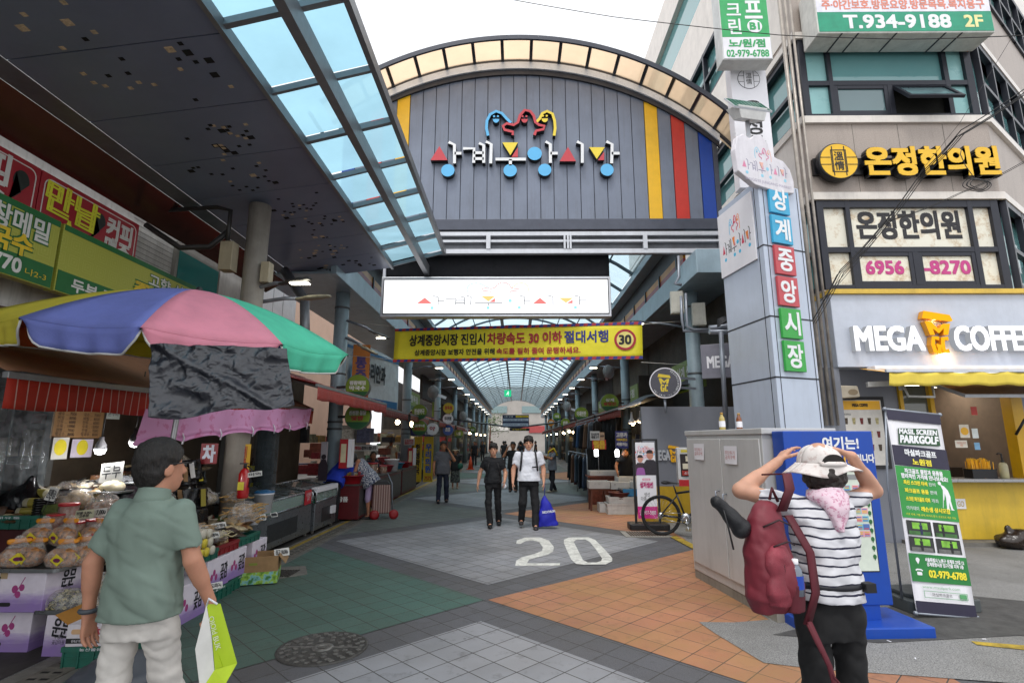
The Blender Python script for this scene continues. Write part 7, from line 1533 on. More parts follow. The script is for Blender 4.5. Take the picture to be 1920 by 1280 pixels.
# shops: dark bays with signboards
SHW=('과일나라','정육점','떡집','반찬가게','신발','그릇','건어물','족발','두부')
m_bay=[mat('bay_wall%d' % i,c,.8,var=.3,scale=1.5,dirt=.4) for i,c in enumerate(('#4a4640','#5b564c','#3f3d3c'))]
STK=[mat('goods%d' % i,c,.6,var=.35,scale=14) for i,c in enumerate(('#7a3f2e','#8a8a72','#3a5a44','#a8a49a','#5a5f78','#9a7a3a','#2c2c30','#8a2a30'))]
GS=random.Random(21);ORD=('first','second','third','fourth','fifth','sixth','seventh','eighth','ninth','tenth','eleventh','twelfth','last')
for side in (-1,1):
 for k in range(9):
  y0=(12.2 if side<0 else 11.5)+7.0*k;y1=y0+6.9;sn='left' if side<0 else 'right'
  t=thing('market_shop','%s market shop bay on the %s side of the arcade' % (ORD[k],sn),'shop',(5.2*side,y0,0),0,'market shop bays');mb=MB(t)
  if not (side<0 and k<2):mb.box(6.6*side,y0,0,6.7*side,y1,4.9)
  mb.box(4.3*side if side>0 or k>1 else -5.4,y1-.1,0,6.6*side,y1,3.9 if side>0 or k>1 else 2.2);
  if side>0 or k>1:mb.box(4.7*side,y0,3.75,4.85*side,y1,4.93)
  mb.build('wall',m_bay[k % 3],t)
  L=3.4 if k else 2.6;s_=MB();w=GS.uniform(2.4,3.4);yc=y0+(2.4 if side>0 else 4.0);h=.8
  o=MB(t).box(4.52*side,yc-w/2,2.95,4.62*side,yc+w/2,2.95+h).build('signboard',m_gs if k<4 else STK[k % 8],t);
  e=MB().box(-w/2+.02,-.004,-h/2+.02,w/2-.02,-.001,-h/2+.2).build('sign_foot',m_gd,t);e.location=(4.52*side-5.2*side,yc-y0,2.95+h/2);e.rotation_euler=(0,0,R(-90*side));text('상계 생선' if side>0 and k == 0 else SHW[k],e,0,.1,w*.6,.3,W_,y=-.003,bold=.012)
  mb=MB(t)
  for j in range(90 if k<3 else 50):
   yy=GS.uniform(y0+.2,y1-.5);xx=side*GS.uniform(4.1,6.4);zz=GS.choice((0,0,.4,.8,1.2,1.6));a=GS.uniform(.12,.4);mb.cur=GS.randint(0,7);mb.box(xx,yy,zz,xx+side*a,yy+a*GS.uniform(.8,1.6),zz+GS.uniform(.15,.4))
  for j in range(3):mb.cur=6;mb.box(4.15*side,y0+.3+j*2.2,0,6.3*side,y0+1.9+j*2.2,.55)
  struct(mb.build('goods',STK,t),'stuff')
  if k>0:
   mb=MB(t)
   for j in range(3):yy=y0+1+2*j;mb.sph((4.4*side+GS.uniform(-.4,.4),yy,2.35),.09,8,6)
   mb.build('bulb',emi('warm_bulb','#ffe0b4',30),t)
m_awr=('#a8352c','#9c4a34','#b2402e','#a0543a','#8f3a34')
for k,(ya,yb) in enumerate(((14.0,18.2),(18.5,23.5),(23.8,30),(30.4,38),(38.5,52))):
 awning('red awning on the right side of the arcade, %s from the entrance' % ORD[k+1],2.75-.05*k,Vector((2.75,ya,2.5)),Vector((2.75,yb,2.5)),4.5,3.1,.2,m_awr[k],pitch=.03)
for k,(ya,yb) in enumerate(((13.8,17),(17.4,21),(24,30),(31,44))):
 awning('red awning on the left side of the arcade, %s beyond the banner' % ORD[k],-3.5,Vector((-3.5,ya,2.5)),Vector((-3.5,yb,2.5)),-4.9,2.9,.2,m_awr[4-k],pitch=.03)
t=thing('tarp_awning','black tarpaulin covered awning over the fish stall','awning',(2.9,12.6,2.6));a,b=at(1140,770,X=2.7),at(1204,752,X=2.72)
MB(t).grid(24,20,lambda u,v:(2.72+1.9*u,11.45+2.4*v,a.z-.02+.75*u+.04*math.sin(u*19+v*9)-.05*math.sin(v*9)*(1-u))).build('tarp',mat('tarp_black','#1b1d24',.5,bump=.5,bscale=20),t,solid=.01);MB(t).bar((2.7,11.45,a.z-.05),(2.7,13.85,a.z-.05),.04,.04).build('rail',m_wht,t)
# hanging board, exit sign
p=at(967,789,Y=30);t=thing('hanging_board','dark blue hanging information board across the arcade','sign',p);MB().box(-.75,0,-.35,.75,.1,.35).build('panel',mat('board_navy','#1c2a48',.5),t);mb=MB();mb.box(.0,-.004,.2,.72,-.001,.31);mb.build('yellow_field',m_sy,t);mb=MB();mb.box(-.72,-.004,-.0,.72,-.001,.14);mb.box(-.72,-.004,-.28,.72,-.001,-.12);mb.build('pale_field',mat('board_pale','#a9b4c4',.5),t)
text('노원구 상계동',t,-.4,.25,.5,.09,W_,y=-.003);text('시장 이용 안내',t,.36,.25,.6,.08,m_ink,y=-.005);text('상계중앙시장    즐거운 장보기',t,0,.07,1.2,.08,m_ink,y=-.005);text('고객지원센터    화장실',t,0,-.2,1.2,.08,m_ink,y=-.005);MB().box(-.35,.02,-.55,.78,.08,-.39).build('lower_panel',m_blk,t);text('상계중앙시장',t,.2,-.47,.8,.09,m_sy,y=.015)
mb=MB();mb.tube([(-3.6,.05,.1),(-2,.05,-.12),(0,.05,-.37),(2,.05,-.12),(3.6,.05,.1)],.05);mb.build('hanger_tube',m_lh,t)
p=at(952,737,Y=21);t=thing('exit_sign','small green lit exit sign hanging from the arcade roof','sign',p);MB().box(-.14,0,-.13,.14,.06,.13).build('box',emi('exit_green','#27c98a',.9),t);mb=MB();mb.prism(disc(.02,.06,.022,10),-.004,0);mb.prism([(-.03,.03),(.03,.035),(.06,.0),(.02,-.01),(.05,-.08),(.02,-.08),(-.01,-.03),(-.06,-.07),(-.07,-.05),(-.02,.0)],-.004,0);mb.build('runner',emi('exit_white','#e8fff4',1),t);MB().cyl((0,.03,.13),(0,.03,2.1),.008,n=6).build('rod',m_blk,t)
# wall fans on the columns
def fan(label,p,rz):
 t=thing('wall_fan',label,'fan',p,rz,'white fans on the columns');MB().lathe([(.05,-.1),(.22,-.07),(.25,0),(.22,.07),(.08,.12)],n=22,ax='y').build('guard',film('fan_cage','#d0d0d0',.3,.4),t);mb=MB();[mb.ribbon([(.04*math.cos(a),.04*math.sin(a)),(.19*math.cos(a+.5),.19*math.sin(a+.5))],[.05,.13],-.01,.01) for a in (0,2.1,4.2)];mb.lathe([(.05,-.1),(.06,.12)],n=14,ax='y');mb.build('blades',mat('fan_grey','#70757a',.5),t);MB().bar((0,.1,-.05),(.3,.35,-.2),.08,.1).build('mount',m_wht,t);return t
f0=fan('white fan high on the second right column',at(1141,697,Y=17.8),40)
for px,py,Y,lab in ((1063,762,26,'white fan on the third right column'),(812,735,18.4,'white fan on the third left column'),(868,780,27,'white fan on the fourth left column')):copytree(f0,at(px,py,Y=Y),-40,lab)
# left: counters, basins, signs
m_ctr=mat('counter_maroon','#5e1a1f',.4,var=.12,dirt=.25);m_ct2=mat('counter_grey','#4a4744',.5,dirt=.3)
def counter(label,x0,x1,y0,y1,h=.76,tx_=None):
 t=thing('sales_counter',label,'counter',((x0+x1)/2,y0,0),0,'dark red sales counters');w=x1-x0;MB().box(-w/2,0,.04,w/2,y1-y0,h).build('body',m_ctr,t,bevel=.01);MB().box(-w/2-.02,-.02,h+.001,w/2+.02,y1-y0+.02,h+.03).build('top',m_ct2,t)
 MB().box(w/2+.001,.02,.1,w/2+.006,y1-y0-.02,h-.06).build('side_panel',m_ct2,t)
 if tx_:text(tx_,t,-.02,h*.62,.32,.1,W_,y=-.001,bold=.006)
 return t
counter('dark red cosmetics counter the two women bend over',-4.05,-3.3,11.35,12.3,.72,'화장품');counter('dark red counter with red lidded jars beyond the plaid cart',-4.5,-3.45,13.6,16.1);counter('dark red counter with blue basin, farther along',-4.5,-3.5,16.5,18.8)
def basin(label,x,y,z,r,m,rz=0,h=.16):t=thing('basin',label,'basin',(x,y,z),rz);MB().lathe([(r*.75,0),(r,h),(r*1.08,h),(r*1.08,h+.02),(r*.97,h+.02),(r*.72,.02),(0,.02)],n=24,caps=False).build('bowl',m,t);return t
t=basin('red basket of small goods on the cosmetics counter',-3.55,11.55,.752,.27,mat('basin_red','#8f1620',.4));g=random.Random(3);mb=MB()
for k in range(60):mb.cur=k % 4;a=g.uniform(0,6.3);r_=.2*math.sqrt(g.random());x=r_*math.cos(a);y=r_*math.sin(a);mb.box(x,y,.1,x+.05,y+.03,.2+.05*g.random())
struct(mb.build('goods',[STK[3],STK[7],STK[5],STK[4]],t),'stuff')
basin('light blue basin on the farther counter',-3.85,16.9,.792,.3,mat('basin_blue','#2a7a9a',.4));basin('red basin on the farther counter',-3.75,17.6,.792,.28,mat('basin_red','#8f1620',.4));basin('red basin on the jar counter',-3.75,15.2,.792,.26,mat('basin_red','#8f1620',.4))
for i,(x,y,r_,h_) in enumerate(((-4.1,13.9,.11,.26),(-3.75,13.95,.14,.3),(-3.6,14.5,.1,.2))):jar(('small red lidded jar on the left of the jar counter','large red lidded jar in front on the jar counter','red lidded jar at the street edge of the jar counter')[i],(x,y,.792),r_,h_,JC[2])
t=thing('white_tub','white plastic tub on the jar counter','tub',(-3.65,15.7,.792));MB().lathe([(.16,0),(.2,.3),(.215,.3),(.215,.33),(.19,.33)],n=20).build('tub',m_wht,t)
def vsign(name,label,px0,px1,py0,py1,Y,c,parts,rz=0):
 a,b=at(px0,py1,Y=Y),at(px1,py0,Y=Y);w,h=b.x-a.x,b.z-a.z;t=thing(name,label,'sign',((a.x+b.x)/2,Y,a.z),rz);MB().box(-w/2,0,0,w/2,.05,h).build('panel',mat('panel_' +c[1:],c,.5),t)
 for s,fx,fz,fw,fh,m,bo in parts:text(s,t,fx*w,fz*h,fw*w,fh*h,m,y=-.002,bold=bo)
 return t
t=vsign('clinic_board','tall yellow board with blue vertical clinic name beyond the counters',793,813,818,903,19.6,'#c2a51e',[('우\n리\n의\n원',0,.52,.62,.62,mat('clinic_blue','#2a5aa8',.5),.012),('7575',0,.08,.7,.08,br_,.004)]);vsign('clinic_board','yellow board with black characters left of the tall clinic board',774,792,818,903,19.7,'#c2a51e',[('한\n생\n약\n국',0,.5,.5,.66,m_ink,.01)])
vsign('clinic_header','navy header board above the yellow clinic boards',770,813,806,817,19.5,'#28306e',[('·비만 치료',0,.5,.7,.6,W_,.006)])
vsign('paper_sign','white sheet reading garlic ground here above the stallholders',663,708,834,845,13.3,'#b9b7b4',[('마늘',-.32,.5,.26,.6,br_,.006),('갈아드립니다',.14,.5,.62,.6,m_ink,.005)]);vsign('paper_sign','white sheet with red and black writing on the third left column',757,777,822,834,18.5,'#b5b4b0',[('도토리묵\n있습니다',0,.5,.8,.7,br_,.006)],rz=0)
MB().box(-16,10,0,-11,40,9).build('wall',mat('peach_wall','#c9a58e',.7,var=.08,scale=.6),thing('side_building','pale peach building seen through the left side opening','building',(0,0,0)))
vsign('poster_board','white standing poster with a dark figure left of the second column',598,614,828,902,10.9,'#a9a2a8',[])
p=at(606,872,Y=10.88);t=thing('poster_print','dark figure printed on the standing poster left of the column','print',p);mb=MB();mb.prism([(-.09,-.3),(.09,-.3),(.1,0),(.04,.12),(-.04,.12),(-.1,0)],-.004,0);mb.prism(disc(0,.17,.05,14),-.004,0);mb.build('figure',mat('print_dark','#2a1f2a',.6),t)
for i,(px,py,Y,lab) in enumerate(((647,850,11.2,'red and white emergency box on the second left column'),(771,856,18.6,'red emergency box on the third left column'))):p=at(px,py,Y=Y);t=thing('emergency_box',lab,'box',p);MB().box(-.12,0,-.3,.06,.16,.3).build('red_case',mat('box_red','#b3222a',.4),t);MB().box(.061,-.02,-.28,.14,.16,.3).build('white_case',m_wht,t);MB().box(-.09,-.006,-.18,.02,-.001,.2).build('cream_label',m_cream,t)
a,b=at(665,668,X=-4.3),at(735,700,X=-4.3)
t=thing('clinic_banner','white and blue hanging clinic banner under the left eave','banner',(-4.3,12.9,2.55),80);MB().grid(10,10,lambda u,v:(u*3.4,.05*math.sin(u*5+v),(1.75-.25*u)*v)).build('cloth',mat('banner_paleblue','#dfe6ea',.6),t,solid=.004);MB().box(.02,-.06,1.42,3.3,-.055,1.5).build('blue_band',mat('band_blue','#2f7ab0',.5),t);text('우리안과',t,1.7,.95,1.3,.5,m_ink,y=-.06,bold=.02);text('목소리 내과',t,.8,1.28,1.1,.13,mat('band_blue','#2f7ab0',.5),y=-.06);MB().prism(disc(.5,.75,.25,24,.4),-.062,-.056).build('face_mark',mat('mark_blue','#6fb2d4',.5),t);MB().box(.02,-.06,.03,3.3,-.055,.25).build('blue_foot',mat('band_blue','#2f7ab0',.5),t)
t=thing('orange_banner','orange vertical banner beside the clinic banner','banner',at(676,700,Y=12.4),10);MB().box(-.2,0,-1.0,.2,.01,.7).build('cloth',mat('banner_orange','#c0742a',.6),t);text('통\n증\n의\n원',t,0,-.2,.24,1.2,mat('banner_violet','#4a3a7a',.5),y=-.002,bold=.012)
# plaid shopping cart
t=thing('shopping_cart','red plaid wheeled shopping cart beside the floral woman','cart',(-2.92,11.75,0),15);T=NT('plaid_cloth');co=T.coord();ck=T.n('TexBrick',offset=0.,Scale=1.);T.t.links.new(co,ck.inputs[0])
for k,v in (('Color1','#6a4a48'),('Color2','#7d5f58'),('Mortar','#c3b4aa')):ck.inputs[k].default_value=lin(v)
ck.inputs['Mortar Size'].default_value=.004;ck.inputs['Brick Width'].default_value=.05;ck.inputs['Row Height'].default_value=.05
MB().prism([(-.2,.12),(.2,.12),(.17,.72),(-.19,.72)],-.14,.16).build('bag',T.done(T.bsdf(ck.outputs[0],.8)),t,bevel=.03);MB().prism([(-.2,.721),(.18,.721),(.1,.8),(-.15,.8)],-.13,.15).build('cover',m_blk,t);mb=MB();mb.tube([(.24,-.1,.1),(.2,-.1,.75),(.1,0,.95),(.2,.1,.75),(.24,.1,.1)],.012);mb.build('frame',m_galv,t)
for x in (-.14,.26):mb=MB();mb.lathe([(.04,-.16),(.1,-.15),(.1,-.12),(.04,-.11)],(x,0,.102),18,'y');mb.build('wheel',mat('wheel_red','#8f1a20',.5),t)
# right: fish stall
m_eps=mat('polystyrene','#c9c8c6',.7,var=.06,bump=.3,bscale=120,dirt=.15);m_fish=mat('silver_fish','#8f8e88',.3,.3,var=.4,scale=40)
def tray_box(label,x,y,z,w,d,h,rz=0,m=None,ice=True):
 t=thing('fish_box',label,'box',(x,y,z),rz,'foam boxes of the fish stall');k=.025;mb=MB()
 for a in ((0,0,0,w,k,h),(0,d-k,0,w,d,h),(0,k,0,k,d-k,h),(w-k,k,0,w,d-k,h),(k,k,0,w-k,d-k,h*.6)):mb.box(*a)
 mb.build('box',m or m_eps,t,bevel=.006)
 if ice:
  g=random.Random(int(x*100+y*37));mb=MB()
  for i in range(14):mb.L=Matrix.Translation((g.uniform(.1,w-.1),g.uniform(.06,d-.06),h*.6+.015)) @ Matrix.Rotation(g.uniform(-.3,.3)+1.2,4,'Z');mb.sph((0,0,0),(.11,.022,.014),8,5)
  struct(mb.build('fish',m_fish,t),'stuff')
 return t
for i,a in enumerate((('white foam box on the stool nearest the walkers',1.75,13.0,.52,.5,.42,.17),('foam box of shellfish right of the stool',2.28,13.05,.5,.48,.42,.17),('foam box of fish with blue edge, front right',2.72,12.5,.55,.62,.5,.16),('foam box of fish behind the seller hands',2.5,13.25,.62,.6,.5,.15),('low foam tray of fish, far right',3.1,13.0,.66,.6,.5,.12),('foam tray of crabs high on the back table',1.95,14.3,.74,.8,.5,.12))):tray_box(*a)
tray_box('empty white foam box on the ground under the red basin',1.95,12.75,.0,.55,.42,.2,ice=False);crate('white plastic crate stacked on the ground before the fish stall, lower',2.08,12.42,.002,.62,.42,.24,0,m=m_eps);crate('white plastic crate stacked on the ground before the fish stall, upper',2.12,12.46,.245,.56,.38,.14,0,m=m_eps)
basin('dark red basin in the white crate of the fish stall',2.4,12.65,.3,.24,mat('basin_brown','#5a2018',.4));t=thing('stool','brown plastic stool under the foam box','stool',(1.98,13.2,0));mb=MB()
for x in (-.16,.16):
 for y in (-.14,.14):mb.bar((x*1.2,y*1.2,0),(x,y,.48),.04,.04,up=(0,1,0))
each(mb,'leg',mat('stool_brown','#6a3a28',.6),t);MB().box(-.2,-.18,.48,.2,.18,.515).build('seat',mat('stool_brown','#6a3a28',.6),t);MB().box(2.7,12.48,.48,3.5,13.6,.545) and None
t=thing('fish_table','steel table with blue cloth edge under the fish boxes','table',(2.95,13,0));mb=MB(t);mb.box(2.45,12.52,.5,3.7,13.8,.545);mb.build('top',m_tray,t);mb=MB(t);[mb.bar((x,y,0),(x,y,.499),.04,.04,up=(0,1,0)) for x in (2.55,3.6) for y in (12.6,13.7)];each(mb,'leg',m_galv,t);MB(t).box(2.46,12.5,.4,3.5,12.515,.56).build('blue_cloth',mat('cloth_skyblue','#3a86b8',.6),t)
t=thing('back_table','wooden table carrying the crab tray','table',(2.3,14.5,0));mb=MB(t);mb.box(1.9,14.25,.7,3.0,14.9,.738);mb.box(1.95,14.3,0,2.9,14.8,.7);mb.build('body',STK[0],t)
for i,(px,py,Y,lab) in enumerate(((1185,795,12.9,'warm lamp left under the fish stall tarp'),(1201,793,12.9,'warm lamp right under the fish stall tarp'))):p=at(px,py,Y=Y);t=thing('stall_lamp',lab,'lamp',p,0,'warm lamps of the fish stall');MB().lathe([(.0,0),(.05,.01),(.07,.04)],n=14).build('bulb',emi('bulb_warm','#ffe2b0',10),t);MB().lathe([(.1,.03),(.07,.1),(.03,.14),(.02,.3)],n=14).build('shade',m_wht,t);ld=bpy.data.lights.new('stall_light','POINT');ld.energy=12;ld.color=(1,.72,.4);ld.shadow_soft_size=.07;lo=bpy.data.objects.new('stall_light',ld);COL.objects.link(lo);lo.parent=t;lo.location=(0,0,-.08)
for i,(px,py,Y,lab) in enumerate(((1118,848,13.6,'lit white lamp below the red ice sign'),(1157,849,13.6,'lit white lamp below the navy sign'))):p=at(px,py,Y=Y);t=thing('stall_lamp',lab,'lamp',p,0,'white lamps of the fish stall');MB().lathe([(0,-.1),(.05,-.09),(.055,.06),(.02,.1)],n=14).build('bulb',emi('bulb_white','#ffffff',6),t);MB().cyl((0,0,.1),(0,0,.9),.006,n=6).build('cord',m_blk,t)
vsign('ice_sign','red hanging sign with yellow characters for ice at the fish stall',1111,1136,824,842,12.7,'#c0281c',[('얼음',0,.5,.8,.8,m_sy,.012)]);vsign('paper_sign','white handwritten sheet hung above the red ice sign',1107,1124,808,825,12.66,'#c4c6c4',[('모시조개\n생물고기',0,.5,.8,.6,m_pen,.003)]);vsign('paper_sign','tan handwritten sheet right of the white sheet',1125,1133,810,825,12.68,'#b99a7a',[('바지락',0,.5,.8,.3,m_pen,.003)])
vsign('voucher_sign','navy hanging voucher sign with white and yellow writing at the fish stall',1155,1177,808,840,12.7,'#2a2f78',[('고유가',0,.78,.85,.26,W_,.008),('피해지원금',0,.5,.85,.14,m_sy,.006),('사용가능',0,.24,.85,.18,W_,.008)])
# hanging clothes
GC=('#24262f','#34465f','#5a2a36','#3f444a','#6a707a','#7a2a34','#3a5478','#1a1a1e','#7a5c4a','#4a5a68')
gm={c:cloth(c) for c in GC}
def garment(label,x,y,z,c,h,w,rz,pat=0):
 t=thing('hanging_garment',label,'garment',(x,y,z),rz,'clothes hanging at the right stall');ph=y*7
 MB().grid(12,10,lambda u,v:((u-.5)*w*(.75+.35*v)+(.12*w*(1-abs(2*u-1))*0),.03*math.sin(u*14+ph)*v,-h*v+(.06*(1-abs(2*u-1)) if v<.05 else 0))).build('fabric',gm[c],t,solid=.02)
 mb=MB();mb.tube([(-w*.35,0,0),(0,0,.08),(w*.35,0,0)],.008,5);mb.tube([(0,0,.08),(0,0,.14),(.02,0,.16)],.005,5);each(mb,'hanger',m_galv,t)
WRD=('first','second','third','fourth','fifth','sixth','seventh','eighth','ninth','tenth','eleventh','twelfth','thirteenth','fourteenth')
for k in range(14):garment('garment on the lower clothes rail, %s from the fish stall' % WRD[k],1.98+.05*(k % 3),15.6+k*.36,1.12,GC[(k*3+1) % 10],.8+.1*(k % 2),.38,62)
for k in range(12):garment('dark garment on the upper clothes rail, %s from the fish stall' % WRD[k],2.3+.12*(k % 2),15.2+k*.5,2.15,GC[(k*7) % 10 if k % 3 else 7],.75,.5,50)
t=thing('clothes_rail','steel double clothes rail at the right stall','clothes rail',(2.2,15.4,0));mb=MB(t);mb.tube([(2.03,15.4,1.26),(2.03,20.8,1.26)],.016);mb.tube([(2.36,15,2.3),(2.36,21.2,2.3)],.016);[mb.tube([(x,y,0),(x,y,z)],.016) for x,z in ((2.03,1.26),(2.36,2.3)) for y in (15.4,18,20.8)];mb.build('rail',m_galv,t)
t=thing('black_backdrop','black cloth wall of hanging bags behind the clothes','backdrop',(2.9,15,0));MB(t).grid(40,10,lambda u,v:(2.9+.12*math.sin(u*60+v*7),15+7*u,2.5*v)).build('cloth',mat('backdrop_black','#131316',.8,var=.5,scale=4),t,solid=.02)
# cone, bicycle, far end
g=gp(882,880);t=thing('traffic_cone','orange traffic cone with white bands on the left deep in the arcade','cone',(g.x,g.y,0));m_cone=mat('cone_orange','#d0502a',.5);MB().box(-.22,-.22,.0,.22,.22,.05).build('base',m_cone,t);MB().lathe([(.16,.05),(.03,.75)],n=18).build('body',m_cone,t);MB().lathe([(.105,.33),(.083,.45)],n=18,caps=False).build('band',m_wht,t)
copytree(BK,(-4.9,20,.018),12,'bicycle of the man in the pale shirt at the left side opening');copytree(BK,(-5.3,17.6,.018),30,'parked bicycle behind the jar counter on the left')
t=thing('far_building','bright building with shop signs across the street at the far end','building',(0,92,0));MB().box(-16,0,0,16,8,11).build('wall',mat('far_wall','#a8a29c',.7,var=.1,scale=.5),t)
for i,(x,z,w,c) in enumerate(((-3.4,4.0,4,'#d6d2cc'),(1.2,4.4,2,'#b8463a'),(4,3.6,3.6,'#a84848'),(-3.6,7,4,'#7f9496'),(3,7,4,'#7f9496'))):MB().box(x-w/2,-.15,z-.6,x+w/2,-.01,z+.6).build('signboard' if i<3 else 'window',mat('far_' +c[1:],c,.5),t)
T=NT('leaf_green');m_leaf=T.done(T.bsdf(T.ramp(T.noise(T.coord(),3,4),[(.4,'#2f4a22'),(.65,'#5f7a38')]),.7))
t=thing('street_tree','leafy tree at the far left end of the arcade','tree',(-4.2,83,0));MB().tube([(0,0,0),(.1,0,2.5),(.2,0,4.5)],[.16,.12,.05]).build('trunk',STK[0],t);g=random.Random(3);mb=MB()
for k in range(1500):
 v=Vector((g.gauss(0,1.3),g.gauss(0,1.2),4.2+g.gauss(0,.9)));mb.L=Matrix.Translation(v) @ Matrix.Rotation(g.uniform(0,6),4,'Z') @ Matrix.Rotation(g.uniform(-1.2,1.2),4,'X');mb.add([(-.12,0,0),(0,-.07,.02),(.14,0,0),(0,.07,.02)],[(0,1,2,3)])
mb.build('crown',m_leaf,t)
t=thing('parked_car','dark car parked in the bright street at the far end','car',(.9,80,0));S=SDF();S.loft((0,0,.3),(0,0,.85),(1,0,0),[(0,.85,2),(1,.82,1.9)],.1);S.loft((0,.2,.8),(0,.2,1.4),(1,0,0),[(0,.78,1.2),(1,.6,.8)],.12);soft(S,.05,'body',mat('car_grey','#3c3f45',.25,.3),t)
MB().box(-.55,-1.02,.95,.55,-.9,1.3).build('windscreen',m_blk,t)
for x in (-.75,.75):MB().lathe([(.32,-.1),(.32,.1)],(x,-1.3,.32),16,'x').build('wheel',m_tyre,t);MB().sph((x*.8,-2.0,.65),(.14,.05,.08)).build('headlight',m_wht,t)
# ================================================================ people
def skinmat(c):
 k='skin_' +c[1:]
 if k in _M:return _M[k]
 T=NT(k);co=T.coord();cc=T.mix(T.ramp(T.noise(co,14,5),[(.35,0.),(.7,.5)]),lin(c),tuple(v*.72 for v in lin(c)[:3])+(1,))
 _M[k]=T.done(T.bsdf(cc,.55,Subsurface_Weight=.12,Subsurface_Radius=(.02,.008,.004),Specular_IOR_Level=.35,Normal=T.bump(T.noise(co,160,3),.08,.002)));return _M[k]
T=NT('black_hair');n_=T.noise(T.coord((1,1,.12)),190,4,.7);m_hair=T.done(T.bsdf(T.mix(T.ramp(n_,[(.4,0.),(.7,1.)]),lin('#080706'),lin('#2a2420')),.45,Normal=T.bump(n_,.8,.01)))
def person(label,x,y,H,rz,top,bot,J={},skin='#b5795a',build=1.,sleeve=.62,hem=.80,legs='long',vox=.014,z0=0.,head=(0,0),hair='short',fold=.006,shoes='#191919',face=True,hands={},topm=None,botm=None,lean=0.,group=None,ease=1.,core=True):
 """one continuous skin with clothes, hair and shoes as its children; J moves joints (local metres, x = the person's left, -y = forward)"""
 s=H/1.72;t=thing('person',label,'person',(x,y,z0),rz,group)
 D=dict(hip=(.088,0,.9),knee=(.1,-.015,.49),ank=(.1,.02,.08),sho=(.165,.01,1.375),elb=(.235,.03,1.12),wri=(.25,-.05,.88))
 P={}
 for k,v in D.items():
  for sd_,m in (('L',1),('R',-1)):P[k+sd_]=Vector((v[0]*m,v[1],v[2]))*s
 P['pel']=Vector((0,0,.9))*s;P['neck']=Vector((0,.02,1.44))*s;P['head']=Vector((0,-.015,1.6))*s
 for k,v in J.items():P[k]=Vector(v)
 Mh=Matrix.Rotation(R(head[0]),3,'Z') @ Matrix.Rotation(R(head[1]),3,'X')
 hs=s*1.07;h=lambda a,b,c:P['head']+Mh @ Vector((a,b,c))*hs
 hv=lambda r:tuple(v*hs for v in r)
 pel,nk=P['pel'],P['neck'];lat=(P['shoL']-P['shoR'])
 prof=[(-.12,.16,.11),(0,.168,.12),(.22,.152,.112),(.5,.155,.116),(.72,.165,.112),(.84,.158,.1),(.93,.115,.08),(1.0,.065,.062)]
 pr=lambda f,a=1.:[(q[0],q[1]*s*build*f,q[2]*s*build*f*a) for q in prof]
 S=SDF();S.loft(pel,nk,lat,pr(.84),.03)
 S.cone(nk-Vector((0,0,.06*s)),P['head']+Vector((0,.015*s,-.03*s)),.062*s,.055*s,.03)
 S.ell(h(0,.012,.025),hv((.077,.096,.1)),.02,Mh);S.ell(h(0,-.03,-.05),hv((.06,.066,.075)),.03,Mh);S.ell(h(0,-.055,-.095),hv((.032,.03,.026)),.03,Mh)
 S.cone(h(0,-.092,.01),h(0,-.108,-.028),.009*s,.016*s,.012)
 for m in (1,-1):S.ell(h(.08*m,.01,-.015),hv((.012,.026,.034)),.008,Mh);S.ell(h(.03*m,-.1,.012),hv((.017,.014,.011)),.012,Mh,True)
 S.ell(h(0,-.096,-.066),hv((.024,.012,.008)),.01,Mh)
 for sd_ in 'LR':
  m=1 if sd_ == 'L' else -1;a,e,w=P['sho' +sd_],P['elb' +sd_],P['wri' +sd_];b_=.5+.5*build
  S.cone(a,e,.05*s*b_,.041*s*b_,.03);S.cone(e,w,.041*s*b_,.027*s,.02);S.cone(e.lerp(w,.2),e.lerp(w,.45),.036*s*b_,.03*s,.03)
  d,n_,curl=hands.get(sd_,((w-e).normalized(),Vector((-m,0,0)),.5))[:3];d=Vector(d).normalized();n_=Vector(n_);n_=(n_-d*n_.dot(d)).normalized();th=d.cross(n_)*1.
  if th.dot(Vector((0,-1,0)))<0 and sd_ not in hands:th=-th
  if sd_ in hands and len(hands[sd_])>3:th=th*hands[sd_][3]
  g=s*1.03;fr=max(.0085*g,vox*.62)
  for i in range(4):S.cone(w+th*(.012-.008*i)*g,w+d*.088*g+th*(.031-.0205*i)*g,.015*g,.0115*g,.012)
  for i,ln in enumerate((.07,.078,.073,.056)):
   p=w+d*.088*g+th*(.031-.0205*i)*g;dd=(d+th*(.1-.07*i)).normalized()
   for j,f in enumerate((.45,.31,.24)):
    c_=curl*(.35+.65*j/1.0)*(1+.12*i);q=dd*math.cos(c_)+n_*math.sin(c_);p2=p+q*ln*f*g;S.cone(p,p2,fr*(1.06-.1*j),fr*(.98-.1*j),.004);p=p2
  p=w+d*.025*g+th*.025*g
  for q,ln in ((d*.62+th*.7+n_*.25,.045),(d*.85+th*.25+n_*(.25+curl*.3),.035),(d*.8+n_*(.3+curl*.4),.026)):p2=p+q.normalized()*ln*g;S.cone(p,p2,fr*1.25,fr*1.05,.006);p=p2
  hp,kn,an=P['hip' +sd_],P['knee' +sd_],P['ank' +sd_]
  S.cone(hp,kn,.066*s,.047*s,.03);S.cone(kn,an,.047*s,.034*s,.02);S.cone(kn.lerp(an,.15)+Vector((0,.012*s,0)),kn.lerp(an,.4),.05*s,.042*s,.03)
  f_=an+Vector((0,-.12*s,-.045*s));S.cone(an,f_,.036*s,.026*s,.02)
 o=soft(S,vox,'body',skinmat(skin),t)
 # clothes
 up=(nk-pel).normalized();T_=SDF();e_=.014*ease
